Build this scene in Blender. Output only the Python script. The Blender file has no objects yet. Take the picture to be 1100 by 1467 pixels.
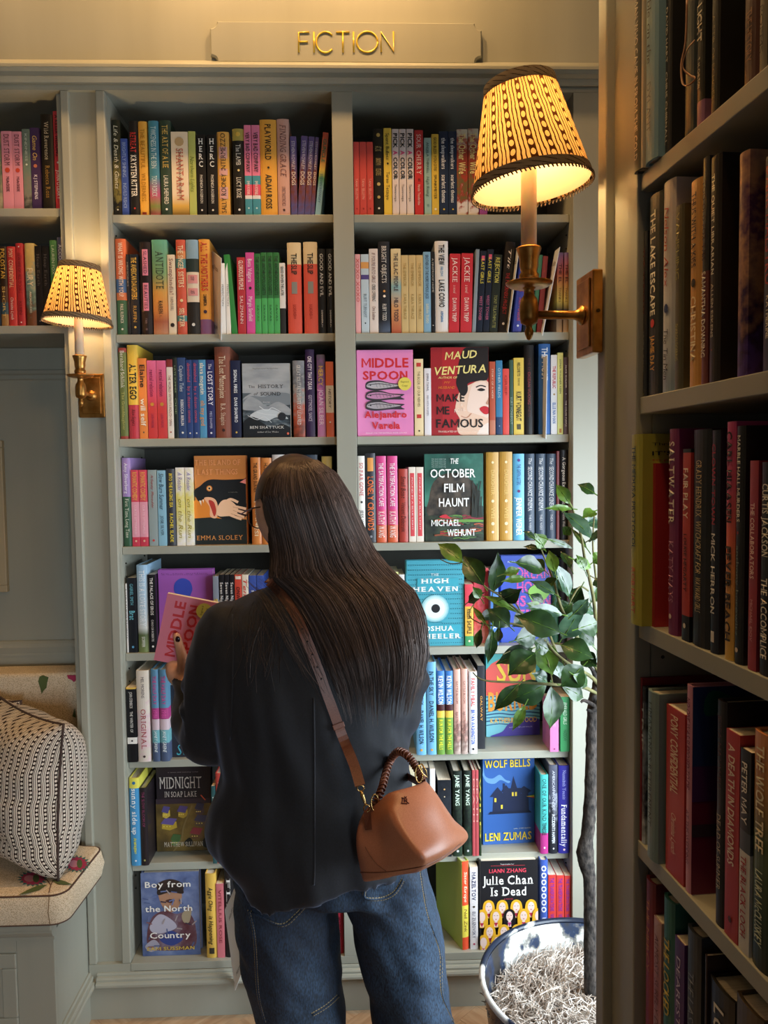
import bpy, math, random
from mathutils import Vector, Matrix, geometry, noise
from mathutils.bvhtree import BVHTree
random.seed(7)
PI = math.pi
SC = bpy.context.scene
COL = SC.collection
# ------------------------------------------------------------------ camera
FPX, CAM_D, CAM_H = 1130.0, 2.0, 1.42
_yaw, _pit, _rol = math.radians(2.0), math.radians(3.14), 0.012
FWD = Vector((math.sin(_yaw)*math.cos(_pit), math.cos(_yaw)*math.cos(_pit), -math.sin(_pit)))
_r0 = Vector((math.cos(_yaw), -math.sin(_yaw), 0)); _u0 = _r0.cross(FWD)
RGT = _r0*math.cos(_rol) - _u0*math.sin(_rol)
UPV = _r0*math.sin(_rol) + _u0*math.cos(_rol)
CAM = Vector((0, -CAM_D, CAM_H))
cd = bpy.data.cameras.new('camera'); cam = bpy.data.objects.new('camera', cd); COL.objects.link(cam)
cd.sensor_fit = 'HORIZONTAL'; cd.sensor_width = 36.0; cd.lens = FPX/1100*36.0; cd.clip_start = .02
m = Matrix.Identity(4)
for i in range(3):
    m[i][0] = RGT[i]; m[i][1] = UPV[i]; m[i][2] = -FWD[i]; m[i][3] = CAM[i]
cam.matrix_world = m
SC.camera = cam
# ------------------------------------------------------------------ world and lights
W = bpy.data.worlds.new('world'); SC.world = W; W.use_nodes = True
W.node_tree.nodes['Background'].inputs[0].default_value = (.75, .87, 1, 1)
W.node_tree.nodes['Background'].inputs[1].default_value = .22
SC.view_settings.view_transform = 'Standard'; SC.view_settings.look = 'None'
SC.view_settings.gamma = 1.0; SC.view_settings.exposure = 0.08
try: SC.view_settings.use_curve_mapping = False
except Exception: pass
def area(name, loc, aim, sx, sy, e, col, spread=180):
    d = bpy.data.lights.new(name, 'AREA'); d.shape = 'RECTANGLE'; d.size = sx; d.size_y = sy
    d.energy = e; d.color = col; d.spread = math.radians(spread)
    o = bpy.data.objects.new(name, d); COL.objects.link(o); o.location = loc
    o.rotation_euler = (Vector(aim)-Vector(loc)).to_track_quat('-Z', 'Y').to_euler()
    return o
DAY = (.78, .9, 1.0); WARM = (1.0, .59, .25)
area('window_daylight', (1.235, -.92, 1.0), (-.1, -.1, .40), 1.5, 1.1, 41, DAY, 130)
area('shopfront_daylight', (1.35, -4.85, 1.0), (-.5, 0, .45), 1.2, 1.2, 15, DAY, 60)
area('warm_fill_light', (.75, -2.9, 2.95), (-.5, -.2, 1.6), .4, .4, 13, WARM)  # added unseen fill near the ceiling, warms the whole room
for i, x in enumerate((-1.05, -.42, -.02, .2)):
    area('ceiling_spot', (x, -.30, 2.97), (x, -.0, 2.2), .07, .07, (1.9, 3.4, 3.5, 1.9)[i], WARM, 150)
area('ceiling_spot_near_case', (.12, -1.35, 2.97), (.36, -1.25, 1.2), .1, .1, 2.6, WARM, 110)

# ------------------------------------------------------------------ helpers
def lin(h):
    v = []
    for i in (0, 2, 4):
        c = int(h[i:i+2], 16)/255
        v.append(c/12.92 if c <= .04045 else ((c+.055)/1.055)**2.4)
    return (*v, 1)
MATS = {}
def newmat(name):
    m = bpy.data.materials.new(name); m.use_nodes = True
    return m, m.node_tree.nodes, m.node_tree.links, m.node_tree.nodes['Principled BSDF']
def flat(h, rough=.45, metal=0, spec=.5, bump=0, bscale=300):
    k = (h, rough, metal, spec, bump)
    if k in MATS: return MATS[k]
    m, n, l, b = newmat('mat_'+h)
    b.inputs['Base Color'].default_value = lin(h); b.inputs['Roughness'].default_value = rough
    b.inputs['Metallic'].default_value = metal; b.inputs['Specular IOR Level'].default_value = spec
    if bump:
        t = n.new('ShaderNodeTexNoise'); t.inputs['Scale'].default_value = bscale
        u = n.new('ShaderNodeBump'); u.inputs['Strength'].default_value = bump; u.inputs['Distance'].default_value = .002
        l.new(t.outputs[0], u.inputs['Height']); l.new(u.outputs[0], b.inputs['Normal'])
    MATS[k] = m
    return m
def ramp(n, stops, const=False):
    r = n.new('ShaderNodeValToRGB'); r.color_ramp.interpolation = 'CONSTANT' if const else 'LINEAR'
    e = r.color_ramp.elements
    while len(e) > 1: e.remove(e[-1])
    e[0].position = stops[0][0]; e[0].color = stops[0][1]
    for p, c in stops[1:]:
        x = e.new(p); x.color = c
    return r
def noisy(name, c1, c2, scale, rough=.5, stretch=(1, 1, 1), bump=.1, metal=0, detail=4, c3=None, spec=.5, lo=.35, hi=.65, dist=.002):
    if name in MATS: return MATS[name]
    m, n, l, b = newmat(name)
    tc = n.new('ShaderNodeTexCoord'); mp = n.new('ShaderNodeMapping'); mp.inputs['Scale'].default_value = stretch
    l.new(tc.outputs['Object'], mp.inputs[0])
    t = n.new('ShaderNodeTexNoise'); t.inputs['Scale'].default_value = scale; t.inputs['Detail'].default_value = detail
    l.new(mp.outputs[0], t.inputs['Vector'])
    st = [(lo, lin(c1)), (hi, lin(c2))]
    if c3: st = [(lo, lin(c1)), ((lo+hi)/2, lin(c3)), (hi, lin(c2))]
    r = ramp(n, st); l.new(t.outputs[0], r.inputs[0]); l.new(r.outputs[0], b.inputs['Base Color'])
    b.inputs['Roughness'].default_value = rough; b.inputs['Metallic'].default_value = metal; b.inputs['Specular IOR Level'].default_value = spec
    if bump:
        u = n.new('ShaderNodeBump'); u.inputs['Strength'].default_value = bump; u.inputs['Distance'].default_value = dist
        l.new(t.outputs[0], u.inputs['Height']); l.new(u.outputs[0], b.inputs['Normal'])
    MATS[name] = m
    return m
def soft(c):
    g = .3*c[0]+.6*c[1]+.1*c[2]; return tuple(v+(g-v)*.1 for v in c[:3])+(1,)
def covermat(spec):
    """'c83a2a' | 'e8702a:0,2c6fae:.45' gradient top->bottom | '=..' hard bands | '~' adds mottled print"""
    if spec in MATS: return MATS[spec]
    s = spec; const = s.startswith('='); s = s.lstrip('='); mott = s.startswith('~'); s = s.lstrip('~')
    m, n, l, b = newmat('cover_print')
    parts = [q.split(':') for q in s.split(',')]
    tc = n.new('ShaderNodeTexCoord')
    if len(parts) == 1 and not mott:
        b.inputs['Base Color'].default_value = soft(lin(parts[0][0]))
    else:
        sp = n.new('ShaderNodeSeparateXYZ'); l.new(tc.outputs['Generated'], sp.inputs[0])
        st = sorted([(1-float(q[1]) if len(q) > 1 else (1.0 if i_ == 0 else 0.0), soft(lin(q[0]))) for i_, q in enumerate(parts)])
        if const:
            pts = sorted([(float(q[1]) if len(q) > 1 else 0., soft(lin(q[0]))) for q in parts])
            st = []
            for i, (p, c) in enumerate(pts):
                e = pts[i+1][0] if i+1 < len(pts) else 1.0
                st.append((max(0, 1-e), c))
            st.sort(key=lambda a: a[0])
        v = sp.outputs['Z']
        if mott:
            t = n.new('ShaderNodeTexNoise'); t.inputs['Scale'].default_value = 60; t.inputs['Detail'].default_value = 3
            l.new(tc.outputs['Object'], t.inputs['Vector'])
            a = n.new('ShaderNodeMath'); a.operation = 'MULTIPLY_ADD'; a.inputs[1].default_value = 1.0; a.inputs[2].default_value = -.5
            l.new(t.outputs[0], a.inputs[0])
            a2 = n.new('ShaderNodeMath'); a2.operation = 'ADD'; l.new(v, a2.inputs[0]); l.new(a.outputs[0], a2.inputs[1]); v = a2.outputs[0]
        r = ramp(n, st, const); l.new(v, r.inputs[0]); l.new(r.outputs[0], b.inputs['Base Color'])
    b.inputs['Roughness'].default_value = .38; b.inputs['Specular IOR Level'].default_value = .45
    MATS[spec] = m
    return m

class MB:
    def __init__(s): s.v = []; s.f = []; s.m = []
    def add(s, vs, fs, mi=0):
        o = len(s.v); s.v += [tuple(v) for v in vs]; s.f += [tuple(i+o for i in f) for f in fs]; s.m += [mi]*len(fs); return s
    def box(s, a, b, mi=0, M=None):
        (x0, y0, z0), (x1, y1, z1) = a, b
        vs = [Vector(p) for p in ((x0,y0,z0),(x1,y0,z0),(x1,y1,z0),(x0,y1,z0),(x0,y0,z1),(x1,y0,z1),(x1,y1,z1),(x0,y1,z1))]
        if M: vs = [M @ v for v in vs]
        return s.add(vs, [(0,3,2,1),(4,5,6,7),(0,1,5,4),(1,2,6,5),(2,3,7,6),(3,0,4,7)], mi)
    def extrude(s, prof, axis, a, b, mi=0, close=True):
        """profile of 2D points swept along axis from a to b"""
        def P(p, t):
            return {'x': (t, p[0], p[1]), 'y': (p[0], t, p[1]), 'z': (p[0], p[1], t)}[axis]
        k = len(prof); vs = [P(p, a) for p in prof]+[P(p, b) for p in prof]
        fs = [(i, (i+1) % k, k+(i+1) % k, k+i) for i in range(k if close else k-1)]
        if close:
            tri = geometry.tessellate_polygon([[Vector((p[0], p[1], 0)) for p in prof]])
            fs += [tuple(t) for t in tri]+[tuple(i+k for i in reversed(t)) for t in tri]
        return s.add(vs, fs, mi)
    def lathe(s, prof, seg=32, M=None, mi=0, cap=False):
        vs = []; k = len(prof)
        for j in range(seg):
            a = 2*PI*j/seg
            for r, z in prof:
                v = Vector((r*math.cos(a), r*math.sin(a), z)); vs.append(M @ v if M else v)
        fs = [(j*k+i, ((j+1) % seg)*k+i, ((j+1) % seg)*k+i+1, j*k+i+1) for j in range(seg) for i in range(k-1)]
        return s.add(vs, fs, mi)
    def loft(s, rings, closed=True, caps=True, mi=0):
        k = len(rings[0]); vs = [p for r in rings for p in r]; fs = []
        for a in range(len(rings)-1):
            for i in range(k if closed else k-1):
                fs.append((a*k+i, a*k+(i+1) % k, (a+1)*k+(i+1) % k, (a+1)*k+i))
        if caps and closed:
            fs.append(tuple(reversed(range(k)))); fs.append(tuple(range((len(rings)-1)*k, len(rings)*k)))
        return s.add(vs, fs, mi)
    def tube(s, pts, rad, seg=8, mi=0, flat=1.0, caps=True, up=None):
        pts = [Vector(p) for p in pts]; n = len(pts); rings = []
        if not hasattr(rad, '__len__'): rad = [rad]*n
        prev = None
        for i, p in enumerate(pts):
            t = (pts[min(i+1, n-1)]-pts[max(i-1, 0)]).normalized()
            if prev is None:
                a = Vector(up) if up else (Vector((0, 0, 1)) if abs(t.z) < .9 else Vector((1, 0, 0)))
            else: a = prev
            a = (a-t*a.dot(t)).normalized(); prev = a; b = t.cross(a)
            rings.append([p+(a*math.cos(2*PI*j/seg)*rad[i]*flat+b*math.sin(2*PI*j/seg)*rad[i]) for j in range(seg)])
        return s.loft(rings, True, caps, mi)
    def ell(s, c, r, seg=16, rg=10, M=None, mi=0):
        vs = []; c = Vector(c)
        for i in range(rg+1):
            th = PI*i/rg
            for j in range(seg):
                ph = 2*PI*j/seg; q = Vector((r[0]*math.sin(th)*math.cos(ph), r[1]*math.sin(th)*math.sin(ph), r[2]*math.cos(th)))
                vs.append((M @ q if M else q)+c)
        fs = [(i*seg+j, i*seg+(j+1) % seg, (i+1)*seg+(j+1) % seg, (i+1)*seg+j) for i in range(rg) for j in range(seg)]
        return s.add(vs, fs, mi)
    def poly(s, pts3, mi=0):
        tri = geometry.tessellate_polygon([[Vector(p) for p in pts3]])
        return s.add(pts3, [tuple(t) for t in tri], mi)
    def build(s, name, mats, parent=None, smooth=False, bevel=0, M=None, weld=False):
        me = bpy.data.meshes.new(name); me.from_pydata(s.v, [], s.f)
        if not isinstance(mats, (list, tuple)): mats = [mats]
        for q in mats: me.materials.append(q)
        if len(mats) > 1: me.polygons.foreach_set('material_index', s.m)
        if smooth: me.polygons.foreach_set('use_smooth', [True]*len(s.f))
        me.update()
        o = bpy.data.objects.new(name, me); COL.objects.link(o)
        if parent: o.parent = parent
        if M: o.matrix_local = M
        if bevel:
            b = o.modifiers.new('bevel', 'BEVEL'); b.width = bevel; b.segments = 2; b.limit_method = 'ANGLE'; b.harden_normals = False
        if weld:
            w = o.modifiers.new('weld', 'WELD'); w.merge_threshold = 1e-5
        return o
def fixn(o):
    import bmesh
    bm = bmesh.new(); bm.from_mesh(o.data); bmesh.ops.remove_doubles(bm, verts=bm.verts, dist=1e-6)
    bmesh.ops.recalc_face_normals(bm, faces=bm.faces); bm.to_mesh(o.data); bm.free(); return o
def thing(name, label, cat, loc=(0, 0, 0), group=None, M=None, rz=0):
    o = bpy.data.objects.new(name, None); COL.objects.link(o); o.empty_display_size = .05
    if M: o.matrix_world = M
    else: o.location = loc; o.rotation_euler = (0, 0, rz)
    o['label'] = label; o['category'] = cat
    if group: o['group'] = group
    return o
def tag(o, label, cat, group=None):
    o['label'] = label; o['category'] = cat
    if group: o['group'] = group
    return o
def struct(o): o['kind'] = 'structure'; return o
def T(x, y, z): return Matrix.Translation((x, y, z))
def ray(px, py): return FWD+RGT*((px-550)/FPX)-UPV*((py-733.5)/FPX)
def P(px, py, Y):
    """point of the plane y=Y seen at that place of the photograph"""
    d = ray(px, py); return CAM+d*((Y+CAM_D)/d.y)
def spl(pts, n, closed=False):
    """Catmull-Rom through pts"""
    k = len(pts); out = []; pts = [Vector(p) for p in pts]
    segs = k if closed else k-1
    for i in range(segs):
        a, b, c, d = (pts[(i-1) % k], pts[i], pts[(i+1) % k], pts[(i+2) % k]) if closed else (pts[max(i-1, 0)], pts[i], pts[i+1], pts[min(i+2, k-1)])
        for j in range(n):
            t = j/n
            out.append(.5*((2*b)+(c-a)*t+(2*a-5*b+4*c-d)*t*t+(3*b-a-3*c+d)*t**3))
    if not closed: out.append(pts[-1])
    return out
def interp(keys, t):
    if t <= keys[0][0]: return Vector(keys[0][1:])
    for a, b in zip(keys, keys[1:]):
        if t <= b[0]:
            w = (t-a[0])/(b[0]-a[0]); return Vector(a[1:]).lerp(Vector(b[1:]), w)
    return Vector(keys[-1][1:])
# ------------------------------------------------------------------ lettering (built-in vector font, turned into geometry)
GL = {}
def glyph(ch, st):
    k = (ch, st)
    if k in GL: return GL[k]
    c = bpy.data.curves.new('g', 'FONT'); c.body = ch; c.resolution_u = 2; c.fill_mode = 'FRONT'
    off = .028 if 'B' in st else (.016 if 'b' in st else 0)
    c.offset = off
    if 't' in st: c.offset = -.012
    o = bpy.data.objects.new('g', c); me = bpy.data.meshes.new_from_object(o)
    vs = [(v.co.x, v.co.y) for v in me.vertices]; fs = [tuple(p.vertices) for p in me.polygons]
    if off and ch in 'MNW':   # these letters fold over themselves when fattened: draw them as clean polygons
        s = .088+off*1.6
        if ch == 'M': w = .70; k = .42/(w/2-.95*s); yi = .28-1.3*s+k*(w/2-s); vs = [(0, 0), (0, .7), (.95*s, .7), (w/2, .28), (w-.95*s, .7), (w, .7), (w, 0), (w-s, 0), (w-s, yi), (w/2, .28-1.3*s), (s, yi), (s, 0)]
        elif ch == 'N': w = .58; d = .12+s; vs = [(0, 0), (0, .7), (1.1*s, .7), (w-s, d), (w-s, .7), (w, .7), (w, 0), (w-1.1*s, 0), (s, .7-d), (s, 0)]
        else: w = .94; t = 1.1*s; vs = [(0, .7), (t, .7), (.27*w, 1.7*s), (w/2-t/2, .7), (w/2+t/2, .7), (.73*w, 1.7*s), (w-t, .7), (w, .7), (.73*w+t/2, 0), (.73*w-t/2, 0), (w/2, .7-1.9*s), (.27*w+t/2, 0), (.27*w-t/2, 0)]
        fs = [tuple(t) for t in geometry.tessellate_polygon([[Vector((x, y, 0)) for x, y in vs]])]
    bpy.data.meshes.remove(me); bpy.data.objects.remove(o); bpy.data.curves.remove(c)
    if vs:
        x0 = min(v[0] for v in vs); vs = [(x-x0, y) for x, y in vs]; w = max(v[0] for v in vs)
        if 's' in st:
            base = min(abs(v[1]) for v in vs); ext = .075; th = .055
            for lvl, sg in ((0, 1), (.5 if ch.islower() else .69, -1)):
                if ch in 'OCGQSJUocegasqd&0123456789': continue
                if ch in 'AaVvWwMN' and (lvl > 0) == (ch in 'A'): continue
                xs = sorted(v[0] for v in vs if abs(v[1]-lvl) < (.03 if 'b' in st or 'B' in st else .02))
                cl = []
                for x in xs:
                    if cl and x-cl[-1][1] < .13: cl[-1][1] = x
                    else: cl.append([x, x])
                for a, b in cl:
                    if b-a > .28: continue
                    i = len(vs); y0 = lvl if sg > 0 else lvl-th; y0 -= .004*sg
                    vs += [(a-ext, y0), (b+ext, y0), (b+ext, y0+th), (a-ext, y0+th)]; fs.append((i, i+1, i+2, i+3))
            x0 = min(v[0] for v in vs); vs = [(x-x0, y) for x, y in vs]; w = max(v[0] for v in vs)
    else: w = .22
    GL[k] = (vs, fs, w); return GL[k]
def textgeo(s, st=''):
    V = []; F = []; x = 0; sp = .075
    if 'v' in st:
        y = 0
        for ch in s:
            vs, fs, w = glyph(ch, st); o = len(V)
            V += [(vx-w/2, vy+y) for vx, vy in vs]; F += [tuple(i+o for i in f) for f in fs]; y -= .95
        return V, F
    for ch in s:
        vs, fs, w = glyph(ch, st); o = len(V)
        V += [((vx+x+(vy*.22 if 'i' in st else 0)), vy) for vx, vy in vs]; F += [tuple(i+o for i in f) for f in fs]; x += w+sp
    return V, F
def fit(V, x0, x1, y0, y1, cap=True):
    """map lettering so its width fills x0..x1 and its cap height y0..y1"""
    a = min(v[0] for v in V); b = max(v[0] for v in V)
    if cap:
        lo, hi = 0, (.7 if max(v[1] for v in V) > .6 else .52)
    else: lo, hi = min(v[1] for v in V), max(v[1] for v in V)
    return [(x0+(x-a)/(b-a)*(x1-x0), y0+(y-lo)/(hi-lo)*(y1-y0)) for x, y in V]

PAINT = noisy('paint_sage', '9e9e90', 'a7a799', 9, rough=.42, stretch=(1, 1, .12), bump=.12, lo=.3, hi=.7)
PAINT_SHADED = noisy('paint_back_shaded', '403f39', '48473f', 9, rough=.6, stretch=(1, 1, .12), bump=.05)  # same sage paint, with the shade of the deep shelves darkened into its colour
CREAM = flat('e8dcc4', .8)
PAGE = noisy('pages', 'd8ccb4', 'f0e6d2', 90, rough=.9, stretch=(14, .2, .2), bump=.2)
ZS = dict(s1=2.063, s2=1.766, s3=1.5035, s4=1.228, s5=.952, s6=.670, s7=.395, s8=.147)
ZL1 = P(40, 298.4, .035).z; ZL2 = P(40, 466.5, .035).z
# ------------------------------------------------------------------ setting
OAK = noisy('oak_floor', 'b08a66', 'cfae8a', 7, rough=.45, stretch=(1, 9, 1), bump=.1, detail=6)
struct(MB().box((-2.6, -5.2, -.06), (2.2, .6, -.012)).build('floor', flat('5a4634', .8)))
fl = bpy.data.objects['floor']
PL, PW = .42, .07; pm = None; n = 0
g = MB().box((0, 0, 0), (PL-.0008, PW-.0008, .0118))
R45 = Matrix.Rotation(PI/4, 4, 'Z')
for j in range(-4, 5):
    for i in range(-26, 27):
        for k in (0, 1):
            M0 = R45 @ (T(i*PW+j*PL, i*PW-j*PL, 0) if k == 0 else T(i*PW+j*PL+PL+PW, i*PW-j*PL+PW-PL, 0) @ Matrix.Rotation(PI/2, 4, 'Z'))
            c = M0 @ Vector((PL/2, PW/2, 0))
            if not (-1.05 < c.x < 1.0 and -1.25 < c.y < .27) or n >= 295: continue
            if pm is None: pm = g.build('floor_plank', OAK, fl); o = pm
            else: o = pm.copy(); COL.objects.link(o); o.parent = fl
            o.matrix_local = T(0, 0, -.012) @ M0; n += 1
struct(MB().box((-2.6, -5.2, 3.02), (2.2, .6, 3.1)).build('ceiling', flat('d8d2c4', .8)))
struct(MB().box((-2.6, .3, -.01), (2.2, .36, 3.02)).build('wall_back', PAINT_SHADED))
struct(MB().box((-2.66, -5.2, -.01), (-2.6, .36, 3.02)).build('wall_left', PAINT))
wr = MB()
for a, b in (((1.26, -5.2, -.01), (1.36, -1.72, 3.02)), ((1.26, -.1, -.01), (1.36, .36, 3.02)), ((1.26, -1.72, -.01), (1.36, -.1, .4)), ((1.26, -1.72, 2.1), (1.36, -.1, 3.02))): wr.box(a, b)
struct(wr.build('wall_right', PAINT))
wf = MB()
for a, b in (((-2.6, -5.2, -.01), (-1.6, -5.1, 3.02)), ((1.9, -5.2, -.01), (2.2, -5.1, 3.02)), ((-1.6, -5.2, -.01), (1.9, -5.1, .35)), ((-1.6, -5.2, 2.4), (1.9, -5.1, 3.02))): wf.box(a, b)
struct(wf.build('wall_front', PAINT))
w1 = MB()
for z in (.4, 2.06): w1.box((1.27, -1.72, z), (1.31, -.1, z+.04))
for y in (-1.72, -.92, -.14): w1.box((1.27, y, .4), (1.31, y+.04, 2.1))
struct(w1.build('window_1', flat('c8ccc4', .4)))
w2 = MB()
for z in (.35, 2.35): w2.box((-1.6, -5.16, z), (1.9, -5.12, z+.05))
for x in (-1.6, -.45, .7, 1.85): w2.box((x, -5.16, .35), (x+.05, -5.12, 2.4))
struct(w2.build('window_2', flat('4a4e4a', .4)))

# ------------------------------------------------------------------ built-in bookcase, two bays
bc = thing('bookcase', 'sage painted built-in bookcase with two bays of shelves', 'bookcase')
XL0, XL1, XP, XM0, XM1, XR = -.708, -.601, 0, -.0475, .0035, .554
ZT, ZBOT = 2.350, .147
BV = .0012
b = MB().box((XL0, .012, ZBOT), (-.620, .03, ZT)); b.build('pilaster_panel', PAINT, bc)
MB().box((XL0, 0, ZBOT), (-.688, .02, ZT)).build('stile', PAINT, bc, bevel=.0025)
MB().box((-.623, 0, ZBOT), (XL1, .02, ZT)).build('stile', PAINT, bc, bevel=.0025)
MB().box((-.612, .0202, ZBOT), (XL1, .285, ZT)).build('side_panel', PAINT, bc)
MB().box((XM0, 0, ZBOT), (XM1, .285, ZT)).build('divider', PAINT, bc, bevel=BV)
MB().box((XR, .0202, ZBOT), (XR+.012, .285, ZT)).build('side_panel', PAINT, bc)
MB().box((XR, 0, ZBOT), (XR+.14, .02, ZT)).build('stile', PAINT, bc, bevel=BV)
for x0, x1 in ((XL1, XM0), (XM1, XR)):
    MB().box((x0, .275, ZBOT), (x1, .285, ZT)).build('back_panel', PAINT_SHADED, bc)
    for i in range(1, 8):
        z = ZS[f's{i}']
        MB().box((x0+.0006, .035, z-.02), (x1-.0006, .2745, z)).build('shelf', PAINT, bc, bevel=.001)
    pins = MB()
    for sx in (x0, x1):
        for y in (.06, .24):
            for z in [ZS[f's{i}']+dz for i in range(1, 8) for dz in (-.045, -.08)]:
                pins.lathe([(0, 0), (.0022, 0), (.0022, .003), (0, .003)], 6, T(sx, y, z) @ Matrix.Rotation(PI/2 if sx == x0 else -PI/2, 4, 'Y'))
    po = pins.build('shelf_pin_holes', flat('2a2822', .7), bc); po['kind'] = 'stuff'
MB().box((XL1, .0, ZBOT-.02), (XR, .285, ZBOT)).build('shelf', PAINT, bc, bevel=.001)
MB().box((-2.0, 0, ZT), (.86, .285, 2.42)).build('header_rail', PAINT, bc)
MB().box((-2.0, .0, 2.4201), (.86, .285, 3.019)).build('frieze', PAINT, bc)
cor = [(y, P(520, p, y).z) for y, p in ((0, 88), (-.040, 92), (-.042, 93.5), (-.042, 97.5), (-.037, 98.5), (-.030, 103.5), (-.028, 104.5), (-.028, 111), (-.023, 112), (-.017, 116), (-.012, 120), (-.012, 122), (0, 122.3))]
MB().extrude(cor, 'x', -2.0, .86).build('cornice', PAINT, bc)
crown = [(0, 3.018), (-.12, 3.018), (-.12, 2.99), (-.09, 2.96), (-.05, 2.92), (-.02, 2.87), (-.02, 2.852), (0, 2.852)]
MB().extrude(crown, 'x', -2.0, .86).build('crown_moulding', PAINT, bc)
# plinth
MB().box((XL0, .0, .0968), (XL1-.0005, .03, ZBOT)).build('pilaster_base', PAINT, bc)
MB().box((XR+.0005, .0, .0968), (.80, .03, ZBOT)).build('pilaster_base', PAINT, bc)
MB().box((XL0, .0, .0), (.80, .03, .0965)).build('plinth', PAINT, bc)
pl = [(0, .1265), (-.004, .1265), (-.006, .1225), (-.006, .1195), (-.012, .1185), (-.015, .115), (-.015, .1095), (-.019, .1085), (-.022, .104), (-.022, .0985), (-.018, .0965), (0, .0965)]
MB().extrude(pl, 'x', XL0+.022, .80).build('plinth_moulding', PAINT, bc)
# ------------------------------------------------------------------ sign
sg = thing('wall_sign', 'painted sign board with notched corners and gold FICTION lettering', 'sign', loc=(0, 0, 0))
x0, x1, z0, z1 = P(301, 60, -.014).x, P(690, 60, -.014).x, P(500, 90.5, -.016).z, P(500, 31, -.016).z
def notch(x0, x1, z0, z1, r, n=6):
    pts = []
    for cx, cz, a0 in ((x0, z0, PI/2), (x1, z0, PI), (x1, z1, 1.5*PI), (x0, z1, 0)):
        for i in range(n+1):
            a = a0-(PI/2)*i/n; pts.append((cx+r*math.cos(a), cz+r*math.sin(a)))
    return pts
o1 = notch(x0, x1, z0, z1, .017); o2 = notch(x0+.003, x1-.003, z0+.003, z1-.003, .017)
k = len(o1)
m1 = MB().loft([[(x, -.0005, z) for x, z in o1], [(x, -.012, z) for x, z in o1], [(x, -.016, z) for x, z in o2]], True, False)
m1.poly([(x, -.016, z) for x, z in o2]); fixn(m1.build('board', PAINT, sg))
GOLD = flat('f4d24a', .3, metal=.35)
ch = MB(); r = .0021
def stroke(pts): ch.tube([P(x, y, -.0175) for x, y in pts], r, 6)
for s_ in ([(428, 75), (428, 46.5), (443, 46)], [(428, 60), (441, 59.7)], [(449.5, 46), (450, 75)], [(481.5, 46.2), (500.5, 45.8)], [(491, 46), (491.3, 75)], [(506.3, 45.8), (506.7, 74.8)], [(546, 74.5), (545.6, 46), (564, 74.2), (563.6, 45.3)]): stroke(s_)
stroke([(466+13*math.cos(a), 60.5+15*math.sin(a)) for a in [math.radians(-42-i*276/16) for i in range(17)]])
stroke([(526+15*math.cos(2*PI*i/24), 60+14.8*math.sin(2*PI*i/24)) for i in range(25)])
ch.build('lettering', GOLD, sg, smooth=True)

# ------------------------------------------------------------------ left upper bookcase, alcove and bench
lc = thing('bookcase', 'sage painted upper bookcase above the cushioned bench', 'bookcase')
for z in (ZL1, ZL2): MB().box((-1.9, .035, z-.02), (XL0-.0175, .2745, z)).build('shelf', PAINT, lc, bevel=.001)
MB().box((-1.9, .276, ZL2-.02), (XL0-.0175, .29, ZT)).build('back_panel', PAINT_SHADED, lc)
MB().box((XL0-.016, .021, .4), (XL0-.0005, .285, ZT)).build('side_panel', PAINT, lc)
al = MB()
zr = P(50, 530, .28).z; zc1 = P(50, 922, .28).z; zc0 = P(50, 937, .28).z
MB().box((-1.9, .262, zr), (XL0-.0175, .29, ZL2-.021)).build('alcove_panel', PAINT, lc)
MB().box((-1.9, .275, zc1), (XL0-.0175, .29, zr-.0005)).build('alcove_panel', PAINT, lc)
mo = [(.262, zr), (.258, zr-.004), (.262, zr-.012), (.268, zr-.016), (.27, zr-.026), (.275, zr-.03), (.275, zr)]
MB().extrude(mo, 'x', -1.9, XL0-.0175).build('panel_moulding', PAINT, lc)
rail = [(.275, zc1+.012), (.268, zc1+.01), (.262, zc1+.003), (.258, zc1-.006), (.262, zc0+.006), (.262, zc0), (.275, zc0)]
MB().extrude(rail, 'x', -1.9, XL0-.0175).build('chair_rail', PAINT, lc)
MB().box((-1.9, .264, .38), (XL0-.0175, .29, zc0-.0005)).build('alcove_panel', PAINT, lc)
fr = thing('picture_frame', 'pale beige picture frame cut off by the left edge in the alcove', 'frame', loc=P(-20, 740, .27))
fz0 = P(3, 848, .262).z-fr.location.z; fz1 = P(3, 631, .262).z-fr.location.z; fx = P(7, 740, .26).x-fr.location.x
for a, c in (((fx-.3, -.014, fz0), (fx, .003, fz0+.02)), ((fx-.3, -.014, fz1-.02), (fx, .003, fz1)), ((fx-.02, -.014, fz0+.02), (fx, .003, fz1-.02)), ((fx-.3, -.014, fz0+.02), (fx-.28, .003, fz1-.02))):
    MB().box(a, c).build('frame_rail', flat('b8a888', .5), fr, bevel=.002)
MB().box((fx-.281, -.004, fz0+.019), (fx-.019, .002, fz1-.019)).build('picture', flat('c8c0ac', .6), fr)
# bench
YF = -.215; XB = XL0+.0
zb1 = P(50, 1326, YF-.02).z
be = thing('window_bench', 'sage panelled bench cupboard under the floral seat cushion', 'bench', loc=(-1.3, YF, 0))
def W3(o, x, y, z): return (x-o.location.x, y-o.location.y, z-o.location.z)
def bx(o, a, c, nm, mat=PAINT, **k): return MB().box(W3(o, *a), W3(o, *c)).build(nm, mat, o, **k)
XS = XL0-.002
bx(be, (-1.9, YF+.012, .0), (XS, .262, zb1-.03), 'carcase')
bx(be, (-1.9, YF-.022, zb1-.014), (XS+.004, .262, zb1), 'seat_top', bevel=.003)
tr = [(YF+.012, zb1-.014), (YF-.018, zb1-.014), (YF-.018, zb1-.02), (YF-.012, zb1-.03), (YF-.004, zb1-.036), (YF-.004, zb1-.044), (YF+.012, zb1-.044)]
MB().extrude([W3(be, 0, y, z)[1:] for y, z in tr], 'x', -1.9+1.3, XS+.003+1.3).build('seat_moulding', PAINT, be)
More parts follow.
